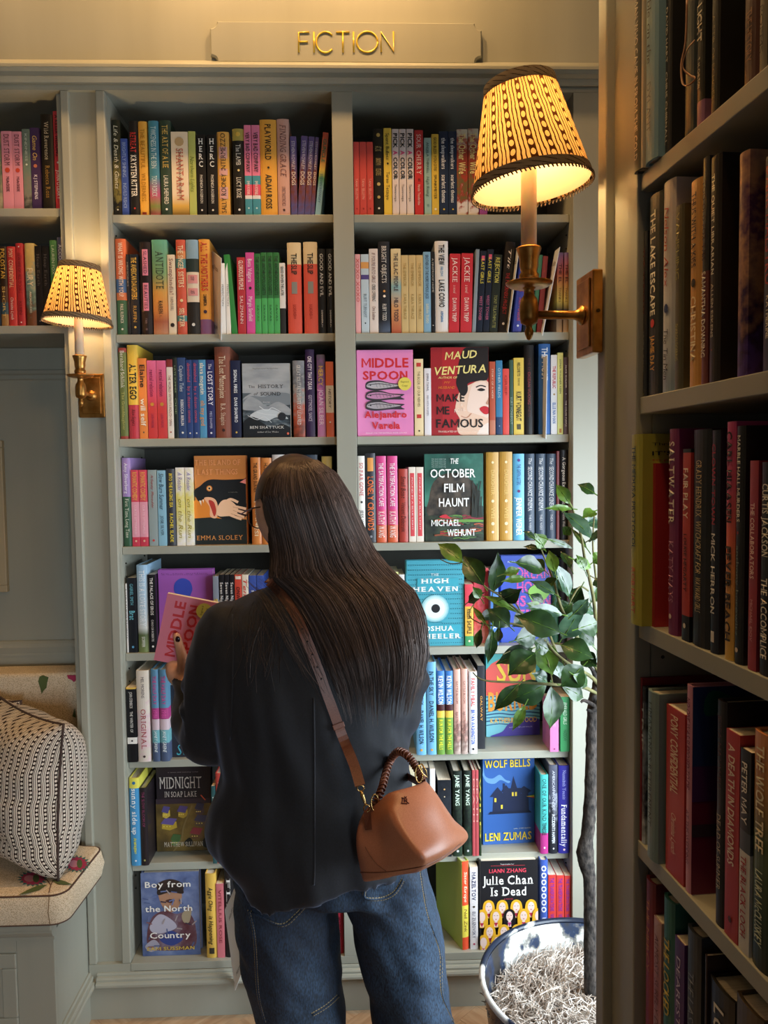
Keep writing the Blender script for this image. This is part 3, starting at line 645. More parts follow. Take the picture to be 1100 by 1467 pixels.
mrow('R', 3, 490, 480, 3.143, """
326|366|108|p|f0d8a4|#~c83a34~.05~.1~.5;#~c83a34~.72~.77~.5;THE BOOK OF OUR NERVES~8a7a58~.16~.62~.3;*~3a3024~.92~.95~.3|cream paperback with two red crosses
371|401|150|p|e8e4e8|EMMA TAWIL~5a5460~.08~.34~.34;MEN WITH WOMEN~8a8490~.4~.7~.28|thin white paperback beside the red haired cover
664|690|120|p|=c0502e,c0502e:.8,c87a5a:.8|STORY OF A HOPE~e8d0b8~.1~.5~.3|rust red paperback with plain foot
693|722|115|p|=2f7fae,24406a:.76|OTHER FIELDS~c0d8e0~.1~.5~.36;*~8a9ab8~.86~.9~.3|blue paperback with navy foot
724|752|152|p|e8443a|GRIEF~b02820~.1~.4~.4|thin bright red paperback
754|770|113|p|3a5a4c|KURT VONNEGUT~a0b0a0~.5~.86~.6|dark green paperback peeking out behind
773|818|103|p|e8c83c|WELCOME TO~3a3018~.06~.24~.28~b;THE MONKEY HOUSE~3a3018~.26~.36~.2;KURT VONNEGUT~1c1814~.44~.82~.5~b;#~5a5030~.86~.93~.4|yellow paperback with black lettering
820|864|45|h|1c1818|THE EMPEROR OF GLADNESS~5a2c2c~.14~.8~.26;OCEAN VUONG~8a3438~.3~.66~.3~b|tall black hardcover with dim red letters
886|938|40|h|=2c68b0|THE~e8ecf0~.04~.16~.5~b;MOST~e8ecf0~.2~.4~.5~b|tall blue hardcover behind a leaning card
941|968|90|p|eceaea|THE REPUBLIC~c83a4c~.14~.42~.5~b;ELLE NA MAN~3a70b8~.6~.86~.5~b;*~b89a6a~.46~.53~.5|white paperback with red and blue letters
970|995|80|p|e8ec84|SONIA WAGNER KEEN~5a6030~.08~.5~.3;#~c88a3c~.93~.98~.4|pale lemon paperback
998|1029|100|p|=5a4450,4a3640:.12,6a5058:.86|ALICE WALKER~e8e0e0~.1~.4~.32~b;*~c8b8c0~.45~.5~.4;THE COLOR PURPLE~e8e0e0~.56~.9~.32~b|plum paperback at the right end
""")
mrow('L', 4, 160, 640, 3.235, """
35|89|52|h|=a888c8,2c5a3c:.44|Amy Silverberg~f0e8f4~.06~.4~.38~b;First Time, Long Time~e8ecd8~.46~.9~.4~s|tall lilac and green hardcover
92|127|108|p|=e4405c,f0a0b4:.42,d83450:.88|ROMANTIC COMEDY~f0b858~.03~.4~.6~b;CURTIS SITTENFELD~f8d0d8~.46~.84~.3;*~f0c0a0~.91~.95~.4|pink red paperback with orange title, left twin
129|166|108|p|=e4405c,f0a0b4:.42,d83450:.88|ROMANTIC COMEDY~f0b858~.03~.4~.6~b;CURTIS SITTENFELD~f8d0d8~.46~.84~.3;*~f0c0a0~.91~.95~.4|pink red paperback with orange title, right twin
171|211|108|p|98a8a8|A Sunny Place for~9a5a58~.06~.5~.3~i;Shady People~9a5a58~.08~.5~.2~i;*~c84040~.9~.95~.4|grey blue paperback with faint red script
214|252|110|p|8ac0d8|Slow Burn Summer~24384c~.04~.52~.55~i;JOSIE SILVER~1f3448~.6~.86~.34|light blue paperback with brushed script
255|297|103|h|3a3c42|INTO THE RAGING SEA~e8d040~.06~.5~.36~b;RACHEL SLADE~e8d040~.58~.95~.36~b|charcoal paperback with yellow title
299|339|97|p|~f4f0e8,e8dc60:.5,f4f0e8|A Reader~8a7ab0~.06~.3~.5~i;on the Run~a89a30~.4~.9~.5~i|white and yellow patterned paperback, left twin
342|378|97|p|~f4f0e8,e8dc60:.5,f4f0e8|A Reader~8a7ab0~.06~.3~.5~i;on the Run~a89a30~.4~.9~.5~i|white and yellow patterned paperback, right twin
646|690|50|h|e08830|THE GRAND BURNER~4a2a14~.06~.4~.4~b;PIRANESI~f0d8b0~.5~.9~.4~b|orange hardcover left of the reader's hair
692|742|52|h|e08a34|HOLLY BRICKLEY~5a3418~.06~.4~.4;DEEP CUTS~5a3418~.5~.9~.4~b|orange hardcover touching the reader's hair
746|800|37|h|ece6e0|TARTUFO~b04a44~.06~.4~.5~s|white hardcover behind the reader's head
805|890|44|h|2c2a34|ORIGINS~8a8a94~.1~.4~.3|dark hardcover peeking over the reader's crown
895|955|38|h|3a4a5c|THE ANTIQUARY~a8b0b8~.1~.5~.3|slate hardcover above the reader's head
975|1021|45|h|e0d070|LIGHTS~2c2818~.12~.4~.5~b|pale yellow hardcover above the reader's hair
""")
mrow('R', 4, 490, 640, 3.143, """
65|103|42|h|f0ece4|SO FAR GONE~c8303c~.08~.46~.56~s;*~2a2a2c~.5~.56~.5;JESS WALTER~6a6a6c~.62~.94~.5~b|white hardcover with red title beside the post
107|150|30|h|34343a|#~e8a050~.05~.2~.6;LONELY CROWDS~f0783c~.26~.86~.6~b;*~8a8a90~.91~.95~.4|charcoal hardcover with orange title
154|199|42|h|=e03c8c,e0407a:.62,e0602c:.8|THE SATISFACTION CAFE~f8e8ec~.08~.58~.46~b;KATHY WANG~f8e0d8~.64~.94~.6~b|hot pink hardcover with white title, left twin
204|250|42|h|=e03c8c,e0407a:.62,e0602c:.8|THE SATISFACTION CAFE~f8e8ec~.08~.58~.46~b;KATHY WANG~f8e0d8~.64~.94~.6~b|hot pink hardcover with white title, right twin
256|298|100|h|b83c2e|Small Boat~4a1410~.1~.4~.5~i;Vincent Delecroix~4a1410~.46~.86~.5~i|brick red book with black script
301|332|92|p|ece0d0|#~d84a50~.08~.92~.6;FOUND IN A BLUE LIGHT~ecd0d0~.14~.84~.2|cream paperback with long red panel, left twin
334|367|92|p|ece0d0|#~d84a50~.08~.92~.6;FOUND IN A BLUE LIGHT~ecd0d0~.14~.84~.2|cream paperback with long red panel, right twin
650|706|25|h|c8962c|*~f0e0b0~.09~.14~.3;DAUGHTER~e8c878~.2~.48~.3;*~f0e0b0~.52~.58~.36;WEI~e8c878~.62~.74~.3;*~f0e0b0~.77~.84~.4;*~f8ecd0~.87~.93~.3|gold hardcover with pale moons, left twin
710|767|23|h|c8962c|*~f0e0b0~.09~.14~.3;DAUGHTER~e8c878~.2~.48~.3;*~f0e0b0~.52~.58~.36;WEI~e8c878~.62~.74~.3;*~f0e0b0~.77~.84~.4;*~f8ecd0~.87~.93~.3|gold hardcover with pale moons, right twin
771|821|32|h|5ab4e0|*~5a3a8a~.05~.1~.4;THE GRIFFIN SISTERS~2c4a8a~.12~.36~.34;*~6a2a6a~.4~.46~.4;JENNIFER WEINER~f4f8fc~.5~.94~.5~b|sky blue hardcover with white lettering
825|867|32|h|34465c|The~e0e4e8~.05~.12~.36~i;SECOND CHANCE CINEMA~e8ecf0~.15~.66~.44~s;THEA WEISS~c8ccd4~.7~.88~.24|slate hardcover with white title, left of three
873|917|32|h|34465c|The~e0e4e8~.05~.12~.36~i;SECOND CHANCE CINEMA~e8ecf0~.15~.66~.44~s;THEA WEISS~c8ccd4~.7~.88~.24|slate hardcover with white title, middle of three
921|964|32|h|34465c|The~e0e4e8~.05~.12~.36~i;SECOND CHANCE CINEMA~e8ecf0~.15~.66~.44~s;THEA WEISS~c8ccd4~.7~.88~.24|slate hardcover with white title, right of three
966|978|20|p|8a3034||thin red paperback near the right end
981|1028|15|h|1c1a1e|A Gorgeous Excitement~f0f0ec~.08~.6~.4~b;Cynthia Weiner~c8c8c8~.66~.9~.34~b|tall black hardcover at the right end
""")
mrow('L', 5, 160, 790, 3.235, """
48|68|150|p|e8e4e0|EVERYTHING STORMY~4a3a3a~.08~.8~.6|thin white paperback at the left end
70|116|123|p|10131a|GABRIEL SMITH~6ab0c0~.08~.36~.36;Brat~6ab8c8~.44~.56~.6~b;*~5aa0c8~.9~.95~.4|black paperback with teal lettering
118|167|63|h|9ac4e0,bcd4e4:.5,d8dcd8:.72,5a6a3c:.8,7a8a4a|THIS IS A LOVE STORY~f0f4f8~.06~.7~.5~s;SOFFER~e8e8e0~.82~.94~.3|tall pale blue hardcover with hills at its foot
169|206|108|p|18161a|THE PALACE OF EROS~f0ece8~.04~.52~.36~b;CARO DE ROBERTIS~e8e4e0~.58~.86~.28;*~f0ece8~.9~.95~.4|black paperback with white title
472|498|115|p|8a94a4|SUNRISE~e8c040~.3~.7~.6~b|thin grey blue paperback with yellow letters
501|523|108|p|1c1c20|Seven Nights~e0dcd8~.1~.44~.6~b;Four~d0ccc8~.56~.9~.5|black paperback with white title, left of three
525|547|108|p|1c1c20|Seven Nights~e0dcd8~.1~.44~.6~b;Four~d0ccc8~.56~.9~.5|black paperback with white title, middle of three
549|571|108|p|1c1c20|Seven Nights~e0dcd8~.1~.44~.6~b;Four~d0ccc8~.56~.9~.5|black paperback with white title, right of three
573|605|108|p|e0452c|#~f0e0d0~.02~.06~.8;ONWARD~4a1410~.16~.46~.5~b|orange red paperback above the pink held book
607|636|108|p|efe4cc|Ten Hours~d83a34~.06~.7~.6~i|cream paperback with red script
638|672|112|p|3a58b0|HOTEL~e8e8f0~.2~.6~.4|blue paperback by the reader's shoulder, left twin
674|706|112|p|3a58b0|HOTEL~e8e8f0~.2~.6~.4|blue paperback by the reader's shoulder, right twin
""")
mrow('R', 5, 560, 780, 3.235, """
-2|36|128|p|dce08a||pale green paperback beside the reader's hair
39|64|140|p|e8e4e0|GREAT~1c1a1c~.1~.5~.6~b|thin white paperback left of the turquoise cover
344|382|185|p|=e0384c,e83c54:.3,f0b828:.36,3a9a5c:.84|KILLER SHUFFLE~2c2414~.4~.8~.5~b;*~f0e8c0~.9~.94~.4|red, yellow and green paperback
385|452|110|p|~e04048,f0607a:.4,d83a3a:.6,f08a8a||red patterned book behind the leaves|D.03
455|498|128|p|4a80c8|BLUE~e0e8f0~.6~.9~.5|light blue paperback behind the leaves
750|778|100|h|2c6a4a||dark green hardcover behind the leaves|D.02
782|815|70|h|2a2830||black hardcover behind the leaves at the right end|D.01
""")
mrow('L', 6, 170, 940, 4.4, """
50|112|198|p|=f0c040,141418:.025,141418:.67,f0ece4:.67,141418:.755|JOHN STEINBECK~e8e4dc~.06~.28~.3;THE WINTER OF~e8e4dc~.32~.6~.3;*~2a2a2c~.69~.735~.3|black classic with a white label near its foot
114|194|92|h|~e8dcc8,ecdfd0:.4,e8c8cc:.7,e0d4c4|MEL MORENS~6a5a58~.07~.3~.24;ORIGINAL~b0444c~.42~.86~.4~s;*~4a3a3a~.92~.96~.3|thick cream hardcover with tall red title
206|252|85|h|=5a94b8,5a94b8:.42,b83a84:.42,d8c0c8:.54,6ab0b8:.66,4a5a7a:.8|THE HALF DAY~c84a90~.07~.38~.5~b;1981~e05aa8~.44~.52~.5~b;JANET GREINE~e8f0f0~.66~.9~.4~i|blue and magenta hardcover, left twin
256|312|85|h|=5a94b8,5a94b8:.42,b83a84:.42,d8c0c8:.54,6ab0b8:.66,4a5a7a:.8|THE HALF DAY~c84a90~.07~.38~.5~b;1981~e05aa8~.44~.52~.5~b;JANET GREINE~e8f0f0~.66~.9~.4~i|blue and magenta hardcover, right twin
""", YB-.02)
mrow('R', 6, 580, 930, 3.4375, """
56|104|64|h|6ab0dc|SHADOW OF SKY~1c3048~.1~.46~.46~b;DANIEL H. WILSON~1c2c40~.52~.88~.46~b;*~d0a050~.93~.96~.4|sky blue hardcover beside the sleeve, left twin
108|154|64|h|6ab0dc|IN THE SKY~1c3048~.1~.36~.46~b;DANIEL H. WILSON~1c2c40~.42~.86~.46~b;*~d0a050~.93~.96~.4|sky blue hardcover, right twin
158|196|108|h|=3a80d0,4a2024:.4,f0c830:.48,6a9a34:.56|KEVIN WILSON~f4f4f8~.06~.4~.62~b;RUN FOR THE HILLS~e8e040~.58~.94~.5~b|blue, yellow and green hardcover, left twin
200|237|108|h|=3a80d0,4a2024:.4,f0c830:.48,6a9a34:.56|KEVIN WILSON~f4f4f8~.06~.4~.62~b;RUN FOR THE HILLS~e8e040~.58~.94~.5~b|blue, yellow and green hardcover, right twin
241|274|100|h|~e8b4a0,dca898:.6,8a6a60:.8,c0a89c|CATTLE BLOOM~8a4a40~.14~.4~.3;HAYTIN NICHOL~8a4a40~.5~.76~.3|salmon hardcover, left twin
278|309|98|h|~e8b4a0,dca898:.6,8a6a60:.8,c0a89c|CATTLE BLOOM~8a4a40~.14~.4~.3;HAYTIN NICHOL~8a4a40~.5~.76~.3|salmon hardcover, right twin
316|356|112|h|f0eef0|FAMILY MEAL~d83a34~.08~.42~.44~b;BRYAN WASHINGTON~2a5ac0~.46~.88~.44~b;*~1c1c20~.92~.96~.4|white hardcover with red and blue lettering
359|394|82|p|24262c|GALWAY~e0a040~.36~.66~.3|black paperback set back|D.035
715|757|262|p|d878b0|SUE~e8b0d0~.3~.5~.3;*~8a3a70~.92~.96~.3|pink paperback below the leaves
766|811|236|p|2f9a58|EMERALD GIRLS~d8ecd8~.1~.5~.4~i;HADDOW~1c5a34~.6~.8~.4|green paperback below the leaves
""", YB-.02)
mrow('L', 7, 170, 940, 4.4, """
66|132|770|h|=e8e03c,3a98d0:.12|*~2a70a0~.02~.09~.5;sunny side up~f4f8f8~.12~.64~.5~bs;katie~e0e040~.68~.84~.3~i;cotugno~e0e040~.7~.86~.24~i;*~e8f0f4~.92~.96~.3|blue hardcover with yellow head
134|182|832|h|241c20|THE SLOW BLOOM OF~8a3a60~.05~.5~.36;*~a8a060~.9~.96~.4|black hardcover with purple title
588|612|820|p|2c5a5c|EVIE GALLAGHER~d0dcd0~.14~.5~.5|teal paperback beside the jacket
614|664|740|h|d8483c|ROMAN~f0e0d0~.1~.4~.4;YEAR~f0e0d0~.5~.7~.4|coral red hardcover half behind the jacket
""", YB-.02)
mrow('R', 7, 580, 930, 3.4375, """
10|74|585|p|d8cca8||cream book behind the bag
80|120|585|p|2c2c30||dark paperback behind the bag handle
124|150|590|p|e8e4e0||thin white paperback beside the bag
163|228|645|p|~1c2028,2a3038:.5,1c2028|*~d0a060~.1~.14~.2;*~d0c0a0~.2~.23~.15;*~c0a060~.34~.38~.2|black speckled paperback beside the bag
236|282|602|h|~1c2420,2a3a2c:.4,141a18:.6,2c4030|JANE YANG~d8ecd8~.04~.4~.44~b;*~d0d0d0~.92~.95~.4|black plaid hardcover with mint title, left twin
289|330|600|h|~1c2420,2a3a2c:.4,141a18:.6,2c4030|JANE YANG~d8ecd8~.04~.4~.44~b;*~d0d0d0~.92~.95~.4|black plaid hardcover with mint title, right twin
332|346|596|p|c04a50|DEATH~e8b0a0~.1~.6~.5|rose red paperback, left twin
348|363|596|p|c04a50|DEATH~e8b0a0~.1~.6~.5|rose red paperback, right twin
365|376|590|p|2a3a24|WILD~c8b840~.1~.8~.6~b|dark green paperback touching the blue cover
668|706|620|h|=38c0bc,38c0bc:.6,b82c84:.74|ONE OF OUR KIND~1a2c34~.05~.58~.5~s;TENNESSEE~1a1c28~.6~.76~.5~b;*~e8d0e0~.9~.94~.4|turquoise hardcover with magenta foot
711|752|572|h|~5a5e70,4a5064:.3,9aa0b0:.4,2a2e38:.6,24262e|AMERICAN WONDER~d0d4dc~.06~.5~.3~i;ACCIDENTS HAPPEN~e4e8ec~.55~.88~.36~b;*~f0f0f0~.92~.96~.3|dark grey hardcover with cloud print
757|811|575|h|3230a0|Nussaibah Younis~a8b0e8~.05~.38~.3~s;Fundamentally~f4f4fc~.44~.92~.5~sb;*~f0d0d0~.94~.97~.3|violet blue hardcover with large white title
""", YB-.02)
mrow('L', 8, 160, 1220, 3.235, """
436|484|104|h|e8b838|Aggie Ching~2c2414~.16~.44~.4~ib;is Happening~2c2414~.5~.84~.4~ib;#~3a3428~.88~.95~.5|yellow paperback right of the portrait cover
487|521|150|p|d87078|VITELLIUS ROSE~8a2c38~.08~.8~.4|pink paperback with red letters
524|560|85|h|222022|FLI~ece8e0~.1~.44~.5~s|black hardcover half hidden by a hanging card
""", .012)
tmp = mrow('L', 8, 300, 1220, 2.895, """
519|556|118|h|d4244c|VALENCIA~f4e4e4~.08~.42~.5~b;MICHELLE TEA~5a1020~.5~.8~.4|crimson hardcover seen between the reader's legs
""", .012)
mrow('R', 8, 580, 1210, 3.4375, """
280|318|82|h|b4c84c|#~e8502c~.0~.5~.9;#~e8d850~.5~.86~.9;#~e8502c~.86~1~.9;Sister Europe~f4ecd0~.12~.46~.42~i;Nell Zink~6a3018~.54~.8~.42~i|lime and red hardcover, turned sideways|R20
321|359|112|p|ece6e4|MAZELTOV~3a3c64~.06~.4~.5~b;*~3a3020~.46~.5~.4;ELI ZUZOVSKY~4a4c6a~.54~.86~.4;*~c04a6a~.92~.95~.4|white paperback with indigo title
667|704|78|h|3c5cb4|ooooooo~e8ecf8~.06~.6~.7~b;EY ITAO~c8d0ec~.66~.9~.5|blue hardcover with a column of white rings
706|744|150|p|d83028|THE TRANSFORMATIONS~7a2a9a~.04~.5~.5~b;VIOLET HOME TO~7a2a9a~.54~.96~.5~b|red paperback with purple print, left of three
747|784|152|p|d83028|THE TRANSFORMATIONS~7a2a9a~.04~.5~.5~b;VIOLET HOME TO~7a2a9a~.54~.96~.5~b|red paperback with purple print, middle of three
787|824|154|p|d83028|THE TRANSFORMATIONS~7a2a9a~.04~.5~.5~b;VIOLET HOME TO~7a2a9a~.54~.96~.5~b|red paperback with purple print, right of three
""", .012)
row('upper bench shelf', I4, PA, 0, 130, 4.19, ZL1, YB, 'books on the upper shelf above the bench', """
-60|10|255|p|~9a8a5a,5a6a5a:.5,b0a080||mottled olive paperback at the picture's edge
13|77|243|p|e890a4|DUST STORM~5a2430~.04~.44~.5~s;*~c8442c~.47~.53~.7;MAGGIE~5a2430~.58~.78~.3~s;GATES~5a2430~.6~.76~.2~s|pink paperback with maroon title, left twin
79|135|245|p|e890a4|DUST STORM~5a2430~.04~.44~.5~s;*~c8442c~.47~.53~.7;MAGGIE~5a2430~.58~.78~.3~s;GATES~5a2430~.6~.76~.2~s|pink paperback with maroon title, right twin
138|184|230|p|~6a7c70,74887a:.5,8a8478:.8,4a4a44|KINDNESS~c8d0c4~.06~.4~.3;*~e8ecdc~.42~.47~.4|grey green paperback with leaves
186|240|222|p|4a3260|Game On~e8c468~.1~.4~.5~i;*~c87a5a~.44~.5~.6;KJ STEPHENS~e8e0ec~.58~.88~.34~b|dark purple paperback with gold script
246|318|140|h|2a241c|Wild Reverence~d8ccb4~.08~.48~.36~s;Rebecca Ross~a8823c~.54~.88~.36~s|dark brown hardcover with cream and gold title
322|368|122|h|d8303c|A KILLER WEDDING~3a1418~.04~.46~.44~b;*~f0d8d0~.5~.55~.4;JOAN O'LEARY~f4e0dc~.6~.9~.44~b|scarlet hardcover at the right end
""", -9, -.711)
row('lower bench shelf', I4, PA, 0, 130, 4.19, ZL2, YB, 'books on the lower shelf above the bench', """
-46|-3|925|p|2a3a4a||navy paperback at the picture's edge
0|42|935|h|=3c2a1c,5a3a26:.5,3a5a6a:.7,a87a3c:.85|POLOSTAN~e0b44c~.03~.4~.6~b;SHORT~e0c070~.5~.9~.4|brown hardcover with gold title
45|95|935|h|d4302c|PONY~f0c8a8~.03~.14~.5~b;CONFIDENTIAL~f0c8a8~.17~.52~.5~b;Christina Lynch~f4e8e0~.64~.92~.36~i|red hardcover with pale slanted title
98|142|915|h|c42830|*~f4e8e0~.03~.06~.3;BEWARE OF ALL DOORS~7a1418~.12~.6~.4;KLEIN~7a1418~.7~.86~.4;*~f0e8e0~.94~.97~.3|red hardcover with dark red title
152|210|915|h|~e0c870,d8c070:.25,8ab0a8:.5,5a8078:.7,7a4a28:.85|FURY~f0e8c8~.3~.52~.6~b;ALEX~f0ecd8~.58~.7~.2;MICHAELIDES~f0ecd8~.6~.84~.2|sand and teal hardcover
214|254|932|p|1f1c1c|Heap Earth~6a6460~.1~.5~.4~s;*~8a8480~.92~.96~.3|black paperback, left twin
257|298|932|p|1f1c1c|Heap Earth~6a6460~.1~.5~.4~s;*~8a8480~.92~.96~.3|black paperback, right twin
302|344|898|h|4a8a4a|LAUREN FOX~c8dcc0~.06~.4~.4|green hardcover above the small lamp
348|384|880|h|5a5a70|ACCOMPLICE~d0d0dc~.08~.44~.5~b|grey blue hardcover at the right end
""", -9, -.711)
# ------------------------------------------------------------------ books shown face out
class Art:
    def __init__(s, x, d, h): s.x = x; s.d = d; s.h = h; s.k = 0; s.mb = MB(); s.mats = []; s.ix = {}; s.words = []
    def mi(s, c):
        if c not in s.ix: s.ix[c] = len(s.mats); s.mats.append(c if not isinstance(c, str) else flat(c, .42))
        return s.ix[c]
    def p3(s, u, v):
        u = min(max(u, .004), .996); v = min(max(v, .003), .997)
        return (s.x+.0002+s.k*.00009, u*s.d, v*s.h)
    def poly(s, pts, c): s.k += 1; s.mb.poly([s.p3(*p) for p in pts], s.mi(c))
    def rect(s, u0, v0, u1, v1, c): s.poly([(u0, v0), (u1, v0), (u1, v1), (u0, v1)], c)
    def blob(s, pts, c, n=5): s.poly([(p.x, p.y) for p in spl([(a, b, 0) for a, b in pts], n, True)], c)
    def disc(s, u, v, r, c, ry=None, k=20):
        ry = ry or r*s.d/s.h
        s.poly([(u+r*math.cos(2*PI*i/k), v+ry*math.sin(2*PI*i/k)) for i in range(k)], c)
    def dots(s, lst, c):
        s.k += 1
        for u, v, r in lst:
            ry = r*s.d/s.h; s.mb.poly([s.p3(u+r*math.cos(2*PI*i/6), v+ry*math.sin(2*PI*i/6)) for i in range(6)], s.mi(c))
    def line(s, pts, w, c, n=4):
        s.k += 1; q = spl([(a, b, 0) for a, b in pts], n) if n > 1 else [Vector((a, b, 0)) for a, b in pts]
        asp = s.h/s.d; vs = []
        for i, p in enumerate(q):
            t = q[min(i+1, len(q)-1)]-q[max(i-1, 0)]; nn = Vector((-t.y*asp, t.x, 0)); nn = Vector((nn.x, nn.y/asp, 0))
            L = math.hypot(nn.x, nn.y*asp) or 1; nn = nn/L*w/2
            vs += [s.p3(p.x+nn.x, p.y+nn.y), s.p3(p.x-nn.x, p.y-nn.y)]
        s.mb.add(vs, [(2*i, 2*i+1, 2*i+3, 2*i+2) for i in range(len(q)-1)], s.mi(c))
    def text(s, t, u0, u1, v0, v1, c, st='', name='title', rot=0):
        V, F = textgeo(t, st); s.k += 1
        V = fit(V, u0, u1, v0, v1)
        if rot:
            cu, cv = (u0+u1)/2, (v0+v1)/2; a = math.radians(rot); asp = s.h/s.d
            V = [(cu+(x-cu)*math.cos(a)-(y-cv)*asp*math.sin(a), cv+((x-cu)*math.sin(a)+(y-cv)*asp*math.cos(a))/asp) for x, y in V]
        s.words.append((name, [s.p3(*p) for p in V], F, c))
    def done(s, root):
        if s.mb.v: s.mb.build('cover_picture', s.mats, root)
        for n, V, F, c in s.words: MB().add(V, F).build(n, flat(c, .42), root)
def face_book(px0, px1, py, zb, Y, cov, label, fn, thick=.026, yaw=0, kind='h', group='books shown face out', M=None, size=None):
    if size: wd, h = size
    else:
        a = P(px0, py+62, Y); b = P(px1, py+62, Y); wd = b.x-a.x; h = P((px0+px1)/2, py, Y).z-zb
    if M is None:
        M = T(a.x, Y+.001, zb+.0004) @ Matrix.Rotation(yaw, 4, 'Z')
    # the front board of the book is its local +x side; turn it to the viewer with the spine on the left
    R = M @ Matrix.Rotation(-PI/2, 4, 'Z') @ T(-thick, 0, 0)
    o = thing('book', label, 'book', group=group, M=R)
    bul, t = book_shell(o, thick, wd, h, kind == 'h', cov)
    A = Art(thick, wd, h); fn(A); A.done(o)
    return o
random.seed(3)
SEA = noisy('print_sea', '1c2228', '9aa4a8', 22, rough=.4, stretch=(1, 1, 2.6), bump=0, detail=8, c3='46525a', lo=.4, hi=.66)
STORM = noisy('print_storm', '8c9298', 'b4b8ba', 9, rough=.4, stretch=(1, 1, 3), bump=0, detail=5)
def history(A):
    A.rect(0, .6, 1, 1, STORM); A.blob([(0, .5), (.3, .63), (.6, .62), (1, .72), (1, .5), (.5, .45)], STORM)
    A.rect(0, 0, 1, .5, SEA); A.blob([(0, .5), (.2, .56), (.45, .55), (.7, .6), (1, .58), (1, .44), (.5, .46), (0, .46)], '7c848a')
    A.blob([(0, .45), (.15, .55), (.35, .5), (.5, .42), (.75, .48), (1, .38), (1, .3), (.6, .34), (.3, .36), (0, .38)], STORM)
    A.blob([(.15, .3), (.4, .38), (.7, .36), (.95, .25), (.7, .27), (.5, .22), (.3, .26)], 'c4ccd0')
    A.blob([(0, 0), (1, 0), (1, .12), (.8, .18), (.6, .13), (.4, .2), (.2, .28), (0, .2)], '14181c')
    A.line([(.1, .3), (.3, .24), (.45, .28), (.6, .2)], .012, 'd0d8dc'); A.line([(.35, .42), (.5, .36), (.62, .4), (.8, .34)], .014, 'd8dee0')
    A.line([(.3, .34), (.5, .31), (.7, .3)], .008, 'e0e4e4')
    A.text('The', .13, .26, .67, .705, '3a3a40', 's'); A.text('HISTORY', .33, .86, .665, .712, '3a3a40', 's')
    A.text('of', .24, .33, .57, .61, '3a3a40', 'i'); A.text('SOUND', .38, .8, .565, .612, '2c2c32', 's')
    A.text('Stories', .43, .57, .47, .485, 'd8d8d8', 's'); A.text('"Magnificent stories" The New Yorker', .22, .76, .92, .935, '6a6e70', '')
    A.text('BEN SHATTUCK', .14, .86, .12, .155, 'ecebe6', 's', 'author_name'); A.text('author of Six Walks', .3, .74, .065, .085, 'd0d0cc', 's')
    A.disc(.82, .28, .085, '1c2026'); A.disc(.94, .05, .025, 'e06a50')
face_book(347.5, 416, 520.5, ZS['s3'], YB, '5a646a', 'grey book cover with a stormy sea, third shelf, left bay', history, .02, kind='p')
def middle(A):
    A.text('MIDDLE', .1, .92, .8, .905, 'd42c34', 'B'); A.text('SPOON', .12, .9, .66, .755, 'd42c34', 'B')
    for k, v in enumerate((.575, .455, .34)):
        c = ('b8b4b8', 'c88ab0', 'b0a8ae')[k]; sh = (0, .0, 0)[k]
        A.blob([(.16, v+.0), (.2, v+.06), (.4, v+.075), (.62, v+.04), (.84, v+.03), (.78, v), (.84, v-.03), (.6, v-.03), (.35, v-.045), (.2, v-.03)], '3a343a')
        A.blob([(.18, v+.01), (.24, v+.045), (.42, v+.055), (.62, v+.03), (.78, v+.015), (.6, v-.008), (.38, v-.022), (.24, v-.012)], c)
        A.line([(.2, v+.02), (.4, v+.035), (.62, v+.015)], .012, '4a444a'); A.disc(.25, v+.02, .014, '1c181c')
        for i in range(6): A.line([(.34+.06*i, v+.05-.004*i), (.37+.06*i, v-.01)], .006, '6a626a', 1)
    A.disc(.85, .605, .115, 'e4d45c'); A.text('Signed', .78, .92, .62, .64, '5a5420', ''); A.text('Copy', .8, .9, .575, .595, '5a5420', '')
    A.text('Alejandro', .14, .88, .215, .29, 'd42c34', 'B', 'author_name'); A.text('Varela', .27, .76, .085, .165, 'd42c34', 'B', 'author_name')
    A.text('FINALIST FOR THE NATIONAL BOOK AWARD', .16, .88, .03, .045, 'f8e0ec', '')
face_book(510.2, 592, 501.5, ZS['s3'], YB, 'ee86c4', 'pink book cover with three fish, third shelf, right bay', middle, .022)
